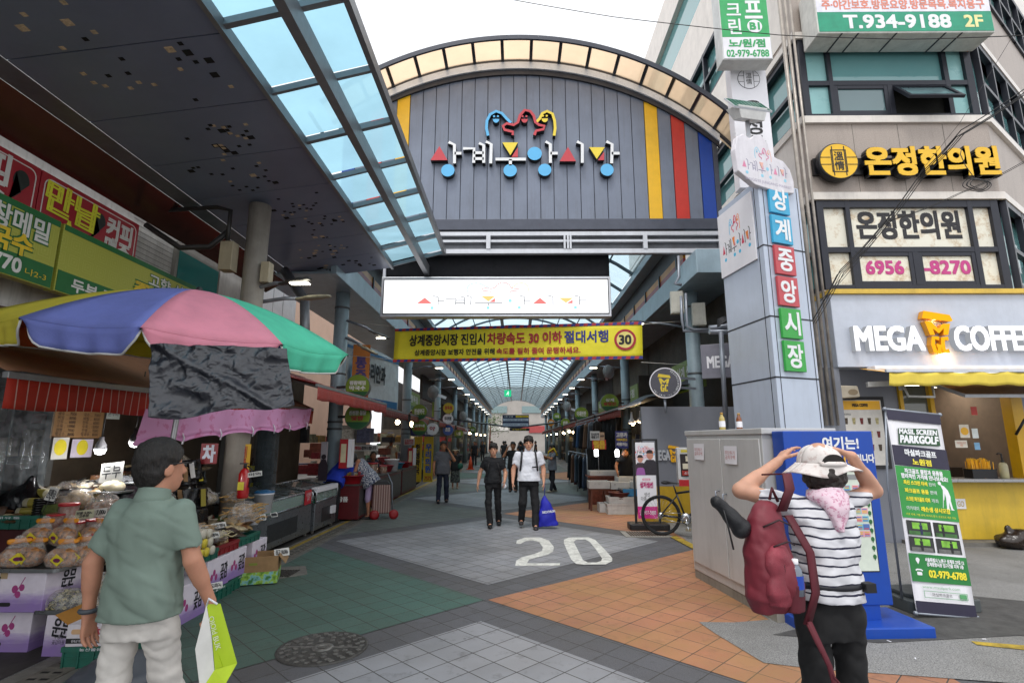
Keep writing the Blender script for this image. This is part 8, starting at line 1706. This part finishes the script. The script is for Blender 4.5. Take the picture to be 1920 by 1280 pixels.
 T_.loft(pel,nk,lat,[(q[0],q[1]*s*build+e_*(1.7 if q[0]<.35 else 1),q[2]*s*build+e_*(1.8 if q[0]<.35 else 1)) for q in [(-.2,.185,.135),(.0,.178,.13),(.2,.166,.122),(.45,.16,.12),(.72,.165,.115),(.84,.158,.102),(.92,.122,.085),(.97,.088,.074),(1.0,.072,.07)]],.05)
 for sd_ in 'LR':
  a,e,w=P['sho' +sd_],P['elb' +sd_],P['wri' +sd_]
  if sleeve <= 0:continue
  en=a.lerp(e,min(sleeve,1));T_.cone(a-(e-a).normalized()*.01,en,.06*s*build ** .5,(.05+.011*ease)*s*build ** .5,.07)
  if sleeve>1:en2=e.lerp(w,sleeve-1);T_.cone(e,en2,.06*s,.05*s,.03)
  else:dr=(e-a).normalized();T_.cone(en+dr*.052*s,en+dr*.1*s,.072*s,.075*s,.006,sub=True)
 T_.half(pel+up*(hem*H/1.0-pel.z) if False else pel+up*((hem-.9)*s),-up)
 T_.half(nk+up*.035*s,up);sd0=int(abs(x*100+y*10)) % 97
 T_.disp=lambda p:_fold(p,fold,26/s,sd0,(.7,.7,1))+_fold(p,fold*.6,70/s,sd0+1,(.6,.6,1))+.002
 soft(T_,vox,'shirt',topm or cloth(top),t)
 Q=SDF()
 if legs == 'skirt':
  Q.loft(Vector((pel.x,pel.y,.28*s)),pel+up*.12*s,lat,[(0,.21*s,.18*s),(.6,.19*s,.15*s),(1,.155*s,.115*s)],.03)
 else:
  Q.loft(pel-up*.1*s,pel+up*.16*s,lat,[(0,.16*s*build,.116*s*build),(.6,.158*s*build,.114*s*build),(1,.145*s*build,.105*s*build)],.04)
  for sd_ in 'LR':
   hp,kn,an=P['hip' +sd_],P['knee' +sd_],P['ank' +sd_];b_=.4+.6*build
   Q.cone(hp,kn,.085*s*b_,.071*s*b_,.04)
   if legs == 'long':Q.cone(kn,an+Vector((0,0,.0)),.07*s*b_,.063*s,.03)
   else:Q.cone(kn,kn.lerp(an,.12),.07*s,.066*s,.02)
 Q.disp=lambda p:_fold(p,fold*.9,30/s,sd0+5,(.6,.6,1.2))+_fold(p,fold*.6,75/s,sd0+6,(.5,.5,1))
 soft(Q,vox,'skirt' if legs == 'skirt' else 'trousers',botm or cloth(bot),t)
 for sd_ in 'LR':
  an=P['ank' +sd_];W_=SDF();W_.cone(an+Vector((0,.03*s,-.045*s)),an+Vector((0,-.14*s,-.05*s)),.043*s,.036*s,.02);W_.ell(an+Vector((0,-.06*s,-.05*s)),hv((.046,.13,.035)),.02)
  W_.half(an+Vector((0,0,-.078*s)),(0,0,-1));soft(W_,vox*.8,'shoe',mat('shoe_' +shoes[1:],shoes,.5,var=.2),t)
 if hair != 'none':
  G=SDF();G.ell(h(0,.018,.034),hv((.092,.109,.11)),.02,Mh);G.ell(h(0,.05,-.04),hv((.072,.06,.07)),.04,Mh)
  if hair == 'bob':G.ell(h(0,.05,-.03),hv((.1,.085,.11)),.04,Mh)
  if hair == 'fringe':G.ell(h(0,-.055,.07),hv((.07,.042,.035)),.04,Mh)
  v=Mh @ Vector((0,-1,-.75));G.half(h(0,-.07,.035) if hair == 'fringe' else h(0,-.06,.05),v);G.half(h(0,.0,-.085 if hair != 'bob' else -.13),Mh @ Vector((0,-.25,-1)))
  for m in (1,-1):G.ell(h(.082*m,-.02,-.035),hv((.03,.03,.04)),.01,Mh,True)
  G.disp=lambda p:_fold(p,.005,130,3,(1,1,.4))+_fold(p,.005,40,4);soft(G,vox*.75,'hair',m_hair,t)
  if face and hair != 'bob':
   G=SDF();g_=random.Random(sd0)
   for i in range(9):
    q=-.062+.0155*i;dn=(.028+.02*g_.random()) if hair == 'fringe' else .055+.01*g_.random();G.cone(h(q*.9,-.05+abs(q)*.3,.125-abs(q)*.3),h(q+.012,-.1+abs(q)*.55,dn+.012),.026*s,.013*s,.01)
   soft(G,vox*.7,'hair',m_hair,t)
 if face:
  mb=MB()
  for m in (1,-1):mb.sph(h(.031*m,-.091,.008),hv((.013,.009,.006)),10,6)
  mb.build('eyes',mat('eye_dark','#1c1512',.2),t);mb=MB()
  for m in (1,-1):mb.tube([h(.015*m,-.1,.03),h(.033*m,-.1,.036),h(.05*m,-.088,.03)],.0045*s,6)
  mb.build('eyebrows',m_hair,t);mb=MB();mb.sph(h(0,-.101,-.066),hv((.023,.009,.006)),10,6);mb.build('mouth',mat('lip','#9a4f48',.5),t)
 t['_s']=s;t['_P']=0;return t,P,h
def strip(pts,w,m,name,par,th=.006,nrm=None):
 mb=MB();mb.tube(pts,w/2,8);o=mb.build(name,m,par);return o
# --- front man walking away
mg=None;T=NT('sage_polo');co=T.coord();wv=T.n('TexWave',wave_type='BANDS',bands_direction='Z',Scale=90.,Distortion=1.5);T.t.links.new(co,wv.inputs[0]);n_=T.noise(co,6,5)
c=T.mix(T.ramp(wv.outputs[1],[(.2,0.),(.8,.14)]),T.mix(n_,lin('#78897e'),lin('#6c7d72')),lin('#929f96'));mg=T.done(T.bsdf(c,.85,Normal=wrinkle(T,500,.55)))
X_,Y_m=-1.77,2.65
fm,P_,h_=person('man in sage green shirt and pale trousers',X_,Y_m,1.64,176,'#64796a','#d0cbc4',topm=mg,vox=.0075,sleeve=.72,hem=.885,skin='#c08a70',fold=.01,face=False,head=(-24,0),ease=1.0,build=.9,hands={'R':((.0,-.25,-1),(.9,.1,0),1.25),'L':((-.08,-.1,-1),(-1,.1,0),.45,-1)},
 J=dict(wriL=(.25,.02,.85),elbL=(.245,.04,1.08),elbR=(-.225,.0,1.09),wriR=(-.27,-.1,.88),kneeR=(-.1,-.1,.47),ankR=(-.1,.0,.1),kneeL=(.09,.02,.46),ankL=(.09,.22,.12)))
fm['label']='man in sage green shirt and pale trousers walking away, lime bag in his hand'
mb=MB();mb.tube([(.25+.034*math.cos(2*math.pi*k/16),.02+.034*math.sin(2*math.pi*k/16),.865) for k in range(16)],.011,6,closed=True);mb.build('wristband',mat('band_grey','#43484e',.5),fm)
S=SDF();S.cone(P_['neck']+Vector((0,.0,.0)),P_['neck']+Vector((0,-.005,.035)),.079,.07,.02);S.half(P_['neck']+Vector((0,0,.05)),(0,-.2,1));soft(S,.008,'collar',mg,fm)
mb=MB();mb.tube([h_(.085,.01,.012),h_(.083,-.06,.016),h_(.05,-.112,.012),h_(-.05,-.112,.012),h_(-.083,-.06,.016),h_(-.085,.01,.012)],.0035,6);mb.build('glasses',m_blk,fm)
# lime carrier bag: flat open gusset bag held at its top
hp=at(388,1128,Y=2.62);b=thing('carrier_bag','white and lime paper carrier bag hanging open from the man right hand','bag',(hp.x,hp.y,hp.z-.01),-16)
A=[(-.015,0,.0),(.04,-.01,.03),(.16,-.0,-.3),(.115,.01,-.44)]
mb=MB();mb.add([(-.01,0,0),(.05,-.02,.03),(.16,-.04,-.26),(.02,-.05,-.3)],[(0,1,2,3)]) if False else None
q={'a':(0,.0,.0),'b':(.055,.02,-.005),'c':(.175,.03,-.3),'d':(.06,-.02,-.395),'e':(.005,-.02,-.16),'f':(.075,-.075,-.3)}
MB().add([(0,0,0),(.06,.03,.0),(.185,.05,-.29),(.095,.0,-.31),(.055,-.0,-.15)],[(0,4,3,2,1)]).build('lime_side',mat('lime_paper','#a9c412',.5,var=.06),b,solid=.003)
MB().add([(0,-.002,0),(.053,-.002,-.15),(.093,-.002,-.315),(.075,-.06,-.395),(.015,-.06,-.2)],[(0,1,2,3,4)]).build('white_side',mat('white_paper','#cfcdc8',.5,var=.08),b,solid=.003)
MB().add([(.095,.0,-.312),(.185,.05,-.291),(.19,-.02,-.36),(.077,-.062,-.397)],[(0,1,2,3)]).build('bottom',mat('lime_shade','#b7cf2a',.5),b,solid=.003)
MB().add([(.056,.0,-.155),(.094,-.001,-.31),(.13,.012,-.3)],[(0,1,2)]).build('gusset',mat('lime_paper','#a9c412',.5,var=.06),b,solid=.003)
text('OlOld BUK',b,.085,-.13,.17,.035,mat('bag_print','#e6e8da',.5),y=-.012,rot=-1.15);MB().tube([(0,0,-.01),(.01,.0,.03),(.05,.02,.0)],.006,6).build('handle',m_wht,b);b.scale=(.88,.88,.86)
# --- woman with hat photographing
T=NT('navy_stripe_knit');co=T.coord();sp=T.n('SeparateXYZ');T.t.links.new(co,sp.inputs[0]);nz=T.noise(co,5,3);ad=T.n('Math',operation='MULTIPLY_ADD');T.t.links.new(nz,ad.inputs[0]);ad.inputs[1].default_value=.035;T.t.links.new(sp.outputs[2],ad.inputs[2])
m_=T.n('Math',operation='MULTIPLY');T.t.links.new(ad.outputs[0],m_.inputs[0]);m_.inputs[1].default_value=1/.042;fr=T.n('Math',operation='FRACT');T.t.links.new(m_.outputs[0],fr.inputs[0]);lt=T.n('Math',operation='LESS_THAN');T.t.links.new(fr.outputs[0],lt.inputs[0]);lt.inputs[1].default_value=.2
m_str=T.done(T.bsdf(T.mix(lt.outputs[0],T.mix(nz,lin('#dcdce0'),lin('#c9c9d0')),lin('#23233a')),.85,Normal=wrinkle(T,400,.5)))
fw,P_,h_=person('woman in white sun hat and striped shirt, both hands raised to her hat',1.49,2.7,1.6,186,'#dddddd','#141416',topm=m_str,vox=.0075,sleeve=.62,hem=.985,skin='#c89880',hair='none',face=False,fold=.011,ease=.9,build=.92,head=(-14,4),
 hands={'L':((-.75,-.2,.6),(-.6,.1,-.8),.5,-1),'R':((.9,-.12,.4),(.35,-.2,-1),.5,-1)},
 J=dict(shoL=(.15,-.01,1.345),shoR=(-.15,-.01,1.345),elbL=(.33,-.12,1.4),wriL=(.105,-.14,1.54),elbR=(-.355,-.06,1.4),wriR=(-.185,.03,1.575),head=(-.04,-.015,1.515),neck=(-.012,.02,1.37),ankL=(.1,.02,.08),ankR=(-.1,.02,.08)))
G=SDF();G.ell(h_(0,.04,-.035),(.1,.09,.085),.02);G.half(h_(0,-.03,0),(0,-1,0));G.half(h_(0,0,.005),(0,0,1));G.disp=lambda p:_fold(p,.012,75,5)+_fold(p,.006,160,6);soft(G,.0065,'hair',mat('brown_curls','#241813',.5,var=.4,scale=40,bump=.7,bscale=120),fw)
T=NT('hat_cloth');co=T.coord();n1=T.noise(co,26,4,.7);m_hat=T.done(T.bsdf(T.mix(T.ramp(n1,[(.52,0.),(.6,.55)]),lin('#d6cfcb'),lin('#b59c96')),.85,Normal=T.bump(T.noise(co,300,2),.2,.003)))
ht=thing('sun_hat','white patterned cotton sun hat with wide brim on the woman head','hat',fw.location,186);hl=lambda p:p
crn=h_(0,.01,.05);yv=Vector((0,-1,0))
mb=MB();mb.grid(40,12,lambda u,v:crn+Vector((.098*math.cos(2*math.pi*u)*math.cos(v*1.55) ** .75,.114*math.sin(2*math.pi*u)*math.cos(v*1.55) ** .75,-.03+.095*math.sin(v*1.57)+.003*math.sin(u*50))));mb.build('crown',m_hat,ht,solid=.004)
def brim(u,v):
 a=2*math.pi*u;back=max(0,math.sin(a));side=abs(math.cos(a));w=(.03+.085*max(0,math.cos(a-3.65))+.04*max(0,math.cos(a+.4)))*(1-.75*back ** 6)
 dz=-.035*v-.012*v*back-.02*v*max(0,math.cos(a))+.012*v*math.sin(3*a+1);r_=1+w/.1*v*.98
 return crn+Vector((.1*math.cos(a)*r_,.114*math.sin(a)*r_,-.026+dz))
MB().grid(60,8,brim).build('brim',m_hat,ht,solid=.004)
mb=MB();mb.prism([(crn.x+.055*math.cos(R(k)),crn.z-.025+.045*math.sin(R(k))) for k in range(0,181,15)],crn.y+.09,crn.y+.1125);mb.build('back_opening',mat('hat_gap','#1a1412',.8),ht);mb=MB();mb.tube([crn+Vector((.1*math.cos(R(k)),.118*math.sin(R(k)),-.027)) for k in range(50,131,10)],.013,8);mb.build('back_strap',m_hat,ht)
T=NT('pink_scarf_print');co=T.coord();n1=T.noise(co,60,3,.7);m_scf=T.done(T.bsdf(T.mix(T.ramp(n1,[(.54,0.),(.6,.7)]),lin('#dcc3cf'),lin('#b0557f')),.8))
S=SDF();nb=P_['neck'];S.loft(nb+Vector((0,.055,-.15)),nb+Vector((0,.02,.05)),(1,0,0),[(0,.012,.02,.05),(.5,.06,.03,.055),(.8,.095,.07,.01),(1,.075,.065,0)],.02);S.disp=lambda p:_fold(p,.008,55,2);soft(S,.0075,'scarf',m_scf,fw)
MB().tube([(.163*math.cos(2*math.pi*k/28),.125*math.sin(2*math.pi*k/28),.985) for k in range(28)],.014,8,closed=True).build('belt',mat('belt_navy','#17171f',.6),fw);MB().box(-.15,.09,.965,-.1,.135,1.005).build('buckle',m_blk,fw)
# backpack over her left shoulder
T=NT('burgundy_nylon');m_bp=T.done(T.bsdf(T.mix(T.noise(T.coord(),6,4),lin('#641a27'),lin('#7d2735')),.6,Normal=wrinkle(T,300,.6)));m_bd=mat('burgundy_strap','#561522',.7,var=.15)
bp=thing('backpack','burgundy backpack slung on the woman left shoulder with water bottle','backpack',(1.15,2.56,1.13),200)
S=SDF();S.loft((0,0,-.23),(-.02,0,.25),(1,.3,0),[(0,.1,.06),(.12,.135,.085),(.5,.13,.085),(.8,.1,.065),(.95,.06,.045),(1,.02,.02)],.02);S.ell((0,.075,-.09),(.1,.05,.12),.03);S.disp=lambda p:_fold(p,.008,36,3)+_fold(p,.003,90,4);soft(S,.0075,'body',m_bp,bp);S=SDF();S.loft((.02,.085,-.19),(.0,.075,.06),(1,.3,0),[(0,.075,.03),(.2,.092,.045),(.8,.085,.04),(1,.05,.02)],.02);S.disp=lambda p:_fold(p,.007,50,13);soft(S,.0075,'front_pocket',mat('burgundy_pocket','#84303d',.6,var=.2,scale=8,bump=.5,bscale=260),bp)
mb=MB();mb.tube([(-.07,.1,.06),(-.02,.115,.08),(.05,.1,.06)],.004,6);mb.tube([(-.09,.07,.14),(0,.095,.17),(.07,.07,.14)],.004,6);mb.tube([(.02,.115,.02),(.02,.12,-.05)],.005,6);mb.build('zip',mat('zip_dark','#2a1015',.5),bp)
def flat(name,pts,w,m,par,lat=(1,0,0)):
 L=Vector(lat)*w/2;n=len(pts);mb=MB();mb.add([Vector(p)-L for p in pts]+[Vector(p)+L for p in pts],[(i,i+1,n+i+1,n+i) for i in range(n-1)],True);return mb.build(name,m,par,solid=.008)
flat('shoulder_strap',[(-.06,.06,.2),(-.1,.08,.3),(-.13,.04,.37),(-.12,-.08,.36)],.055,m_bd,bp)
flat('lower_strap',[(-.1,.05,.18),(-.165,.09,.02),(-.175,.09,-.15),(-.13,.07,-.28)],.045,m_bd,bp);flat('hanging_strap',[(-.13,.08,-.27),(-.2,.1,-.45),(-.26,.09,-.66),(-.32,.08,-.85)],.026,m_bd,bp);flat('hanging_strap',[(-.12,.08,-.28),(-.22,.1,-.5),(-.36,.08,-.62)],.014,m_bd,bp)
MB().tube([(-.03,.02,.25),(-.05,.02,.3),(-.08,.02,.24)],.008,6).build('grab_handle',m_bd,bp)
S=SDF();S.loft((-.06,.085,-.22),(-.06,.085,-.1),(1,.3,0),[(0,.05,.03),(1,.06,.04)],.02);soft(S,.0075,'side_pocket',m_bd,bp)
wb=thing('water_bottle','small clear water bottle with blue label in the backpack pocket','bottle',ROOTM[bp.name] @ Vector((-.06,.1,-.15)),0);MB().lathe([(0,0),(.03,.002),(.031,.08),(.026,.11),(.013,.13)],n=16).build('body',film('water_clear','#b8c8d8',.35,.05),wb);MB().lathe([(.0318,.03),(.0318,.085)],n=16,caps=False).build('label',mat('label_blue','#2346a8',.4),wb);MB().lathe([(.015,.13),(.016,.132),(.016,.152),(0,.153)],n=14).build('cap',m_wht,wb)
dp=thing('drawstring_pouch','black drawstring pouch tied to the backpack top','pouch',ROOTM[bp.name] @ Vector((.11,.0,.19)),0);S=SDF();S.cone((-.02,0,-.06),(-.09,0,.03),.045,.03,.03);S.cone((-.09,0,.03),(-.12,0,.05),.014,.028,.02);S.disp=lambda p:_fold(p,.007,60,3);soft(S,.0065,'pouch',mat('pouch_black','#16171b',.55,bump=.4),dp);MB().tube([(-.1,-.02,.03),(-.085,-.03,-.06),(-.07,-.03,-.15)],.004,6).build('cord',m_blk,dp)
# --- men walking towards us
def onpx(px,py):g=gp(px,py);return g.x,g.y
def Hpx(py,Y):return at(960,py,Y=Y).z
x,y=onpx(924,987);H=Hpx(832,y)
bm,P_,h_=person('young man all in black with dark fringe walking towards us, tissue in his left hand',x,y,H,4,'#17181c','#131316',vox=.011,skin='#d09c80',hair='fringe',sleeve=.62,hem=.9,fold=.012,shoes='#1c1c1e',build=.94,ease=1.2,J=dict(kneeR=(-.09,-.1,.46),ankR=(-.06,-.2,.09),kneeL=(.1,.02,.45),ankL=(.12,.16,.1),elbL=(.25,.02,1.02),wriL=(.22,-.16,.86),elbR=(-.26,.06,1.03),wriR=(-.3,.02,.8)))
t=thing('tissue','white tissue in the hand of the young man in black','tissue',ROOTM[bm.name] @ Vector((.22,-.2,.78)));S=SDF();S.ell((0,0,0),(.03,.02,.04),.01);S.disp=lambda p:_fold(p,.01,90,2);soft(S,.008,'paper',m_wht,t)
mb=MB();
for m in (1,-1):mb.tube([(.08*m,-.13,1.33*H/1.72),(.11*m,-.155,1.2*H/1.72),(.13*m,-.14,1.05*H/1.72)],.012,6)
mb.build('bag_strap',mat('strap_black','#0f0f12',.5),bm)
x,y=onpx(992,990);H=Hpx(819,y)
wm,P_,h_=person('heavy man in white polo shirt and black trousers walking with a blue bag',x,y,H,0,'#e2e4ec','#17171a',vox=.011,skin='#d6a084',hair='fringe',sleeve=.6,hem=.88,fold=.01,shoes='#3a3536',build=1.14,ease=1.3,J=dict(shoL=(.215,.01,1.38),shoR=(-.215,.01,1.38),elbL=(.29,.03,1.1),wriL=(.29,-.04,.86),elbR=(-.3,.03,1.09),wriR=(-.31,-.06,.86),kneeR=(-.12,-.05,.48),ankR=(-.15,.1,.14),kneeL=(.12,-.06,.48),ankL=(.12,-.14,.08)))
mb=MB()
for m in (1,-1):mb.tube([(.13*m,.04,1.45),(.135*m,-.1,1.4),(.15*m,-.165,1.25),(.17*m,-.12,1.08)],.02,6)
each(mb,'rucksack_strap',m_blk,wm);MB().box(.06,-.185,1.14,.16,-.168,1.165).build('name_tag',m_blk,wm);S=SDF();S.cone(P_['neck']-Vector((0,0,.01)),P_['neck']+Vector((0,-.01,.03)),.088,.078,.02);soft(S,.011,'collar',cloth('#e2e4ec'),wm)
b=thing('carry_bag','blue cloth drawstring bag with white lettering carried by the man in white','bag',(x+.36,y-.06,.06),0);S=SDF();S.loft((0,0,0),(-.06,0,.56),(1,0,0),[(0,.2,.09),(.35,.17,.1),(.75,.09,.06),(1,.015,.015)],.03);S.disp=lambda p:_fold(p,.014,24,4);soft(S,.012,'sack',mat('bag_blue','#1c22a8',.6,var=.1),b);text('DECATHLON',b,.01,.27,.24,.04,m_lw,y=-.115,rot=.12,bold=.002);MB().tube([(-.06,0,.52),(-.055,.0,.68),(-.06,0,.8)],.008,6).build('cord',mat('cord_blue','#3a3f90',.6),b)
# --- people further in
x,y=onpx(829,942);pm,P_,h_=person('man in grey polo and navy trousers holding a phone to his ear',x,y,Hpx(828,y),12,'#5b5c63','#1c2338',vox=.016,skin='#b07a5c',fold=.009,shoes='#1b1b1d',ease=1.6,J=dict(elbL=(.3,-.12,1.12),wriL=(.15,-.09,1.38),elbR=(-.25,.02,1.03),wriR=(-.25,-.04,.8),kneeL=(.1,-.06,.45),ankL=(.12,.1,.08),ankR=(-.12,-.12,.08)))
t=thing('mobile_phone','dark phone at the ear of the man in grey polo','phone',ROOTM[pm.name] @ Vector((.1,-.06,1.42)),60);MB().prism(rrect(0,0,.07,.15,.01),0,.01).build('case',m_blk,t)
x,y=gp(853,916)[:2];T=NT('dark_print_cloth');co=T.coord();m_dp2=T.done(T.bsdf(T.ramp(T.noise(co,22,4),[(.45,'#1b1c20'),(.6,'#5b5f58')]),.8));vm,P_,h_=person('woman in black top and printed skirt with tan visor behind the man on the phone',x,y,Hpx(841,y),10,'#16171a','#2a2c2c',vox=.018,botm=m_dp2,legs='skirt',hair='bob',skin='#b98568',shoes='#8a7a68');vis=MB();vis.grid(20,3,lambda u,v:h_(.13*math.cos(math.pi*(1+u))*(.8+.4*v),-.02+.15*math.sin(math.pi*(1+u))*(.7+.6*v),.065-.02*v));vis.build('visor',mat('visor_tan','#b39a78',.7),vm,solid=.006);S=SDF();S.ell((.17,-.1,.78),(.1,.06,.11),.03);soft(S,.018,'green_handbag',mat('bag_teal','#1f5a46',.6),vm)
x,y=onpx(962,922);kp,P_,h_=person('man in black shirt and trousers on the phone between the two walkers',x,y,Hpx(829,y),-8,'#141417','#121214',vox=.018,skin='#b07a5c',J=dict(elbR=(-.3,-.12,1.14),wriR=(-.17,-.1,1.4)))
x,y=onpx(1036,922);vp,P_,h_=person('man in grey shirt with yellow sash reading papers at the clothes stall',x,y,Hpx(834,y),-72,'#777b84','#1c1d24',vox=.016,skin='#a87254',shoes='#a39a8a',J=dict(elbL=(.22,-.12,1.06),wriL=(.1,-.32,1.16),elbR=(-.22,-.12,1.06),wriR=(-.1,-.32,1.16),ankL=(.12,-.1,.08),ankR=(-.1,.14,.08)));MB().tube([(.17,.0,1.4),(.1,-.15,1.3),(0,-.17,1.1),(.12,.14,1.2),(.17,.0,1.4)],.03,8,closed=False).build('yellow_sash',mat('sash_yellow','#cfae1c',.6),vp);S=SDF();S.ell((0,-.4,1.2),(.12,.05,.08),.02);S.disp=lambda p:_fold(p,.02,50,3);soft(S,.016,'papers',m_wht,vp)
fl_,P_,h_=person('woman in royal blue shirt bending over the red counter with her back to us',-3.82,11.25,1.5,168,'#1c38b0','#17171b',vox=.014,hair='bob',face=False,skin='#a87254',ease=2.,build=1.12,sleeve=.9,hem=.86,J=dict(neck=(0,-.34,1.2),head=(-.02,-.46,1.24),shoL=(.17,-.3,1.2),shoR=(-.17,-.3,1.2),elbL=(.24,-.36,.96),wriL=(.2,-.46,.78),elbR=(-.24,-.36,.95),wriR=(-.26,-.44,.74)),head=(0,-35));MB().tube([(.2*math.cos(2*math.pi*k/24),-.06+.16*math.sin(2*math.pi*k/24),.9) for k in range(24)],.015,6,closed=True).build('apron_tie',m_blk,fl_)
T=NT('blue_floral_cloth');co=T.coord();m_flo=T.done(T.bsdf(T.ramp(T.noise(co,42,2,.5),[(.44,'#2c3450'),(.52,'#8f95a4'),(.6,'#b8b6b4')]),.8))
x,y=-3.2,11.75;pf,P_,h_=person('woman in sleeveless floral blouse bending to the red counter beside the cart',x,y,1.52,-82,'#8f95a4','#a994b4',topm=m_flo,vox=.014,hair='bob',skin='#b27a5e',sleeve=0,hem=.66,ease=3.2,build=1.08,legs='short',shoes='#221d1c',J=dict(neck=(0,-.28,1.22),head=(.0,-.42,1.27),shoL=(.16,-.24,1.22),shoR=(-.16,-.24,1.22),elbL=(.19,-.3,.98),wriL=(.12,-.48,.82),elbR=(-.2,-.3,.96),wriR=(-.12,-.5,.8)),head=(0,-38))
vd,P_,h_=person('fish seller in black shirt leaning over the fish trays',2.83,13.9,1.55,-8,'#15161a','#1a1a1d',vox=.016,skin='#a8714f',J=dict(neck=(0,-.22,1.28),head=(-.02,-.34,1.33),shoL=(.17,-.2,1.27),shoR=(-.17,-.2,1.27),elbL=(.3,-.24,1.05),wriL=(.36,-.42,.9),elbR=(-.26,-.26,1.02),wriR=(-.24,-.46,.85)),head=(0,-42))
st,P_,h_=person('seated stallholder in dark blue behind the red counters',-3.95,14.6,1.5,30,'#1d2233','#1a1a1e',vox=.02,z0=-.12,skin='#8f6048',J=dict(head=(0,-.16,1.36),neck=(0,-.1,1.24)),head=(0,-30));cy=person('man in pale shirt sitting on a bicycle at the left side opening',-4.75,20.2,1.6,15,'#b9b9ae','#2a3450',vox=.022,skin='#a8714f',J=dict(elbR=(-.28,-.1,1.06),wriR=(-.1,-.16,1.32)),z0=.12)[0]
far=person('distant shopper in dark clothes in the depth of the arcade, left group',-.9,38,1.62,180,'#1d1e24','#23242a',vox=.03,skin='#9a6a50',face=False,group='distant shoppers')[0]
for k,(px,Y,lab) in enumerate(((905,44,'distant shopper far left in the depth of the arcade'),(922,47,'distant shopper beside the far left one'),(948,52,'distant shopper left of the far bright opening'),(976,34,'distant shopper behind the heads of the two walkers'),(1004,46,'distant shopper near the far right stalls'),(890,36,'distant shopper by the traffic cone'))):copytree(far,(at(px,830,Y=Y).x,Y,0),k*70,lab)
# ================================================================ overhead wires
def wire(label,pts,r=.012,sag=.0,n=1,name='overhead_wire'):
 t=thing(name,label,'wire',pts[0])
 mb=MB(t);g=random.Random(len(label))
 for k in range(n):
  o=Vector((g.uniform(-.07,.07),g.uniform(-.05,.05),g.uniform(-.08,.08))) if n>1 else Vector();P_=[]
  for i in range(len(pts)-1):
   for j in range(10):f=j/10;p=pts[i].lerp(pts[i+1],f);P_.append(p+o*(1 if n>1 else 0)-Vector((0,0,sag*4*f*(1-f))))
  P_.append(pts[-1]+o*.3);mb.tube(P_,r*g.uniform(.7,1.1),6)
 mb.build('cable',m_wire,t);return t
wire('thin black wire crossing the sky above the gate arch',[at(940,-4,Y=9.5),at(1150,32,Y=8.8),at(1460,66,Y=8.0),at(1700,74,Y=7.4),at(1930,66,Y=7)],.007,.01)
wire('bundle of black wires slanting across the clinic windows',[at(1522,606,Y=8.4),at(1575,510,Y=8.2),at(1650,430,Y=7.9),at(1725,330,Y=7.5),at(1800,250,Y=7.0),at(1930,165,Y=6.5)],.0065,.02,4)
wire('pair of black wires running up to the right edge',[at(1535,570,Y=8.3),at(1660,420,Y=7.9),at(1790,370,Y=7.5),at(1930,300,Y=7)],.0055,.03,2)
wire('pale thin wire from window corner to the right edge',[at(1925,25,Y=7),at(1800,230,Y=7.5),at(1720,330,Y=7.8)],.004,.0)
c=at(1835,345,Y=7.45);t=thing('wire_coil','coiled spare black wire hanging beside the clinic sign','wire',c);mb=MB()
for k in range(4):mb.tube([((.16+.02*k)*math.cos(2*math.pi*j/20)*(1 if k % 2 else .8),.01*k,(.07+.012*k)*math.sin(2*math.pi*j/20)+.01*math.cos(j)) for j in range(20)],.006,5,closed=True)
mb.tube([(-.05,0,.1),(-.15,0,.3),(-.2,0,.5),(-.16,0,.6)],.006,5);mb.build('cable',m_wire,t)
# small litter on the asphalt
g=random.Random(9)
for k,(px,py) in enumerate(((1845,1202),(1717,1239),(1668,1206))):
 p=gp(px,py);t=tag(MB().prism([(-.014,-.004),(.016,-.006),(.02,.003),(-.01,.005)],.0,.004,'xy').build('litter_scrap',m_wht),'scrap of white paper litter on the asphalt near the kiosk base','litter','white litter scraps');t.location=(p.x,p.y,.018);t.rotation_euler=(0,0,k)
flush_texts()
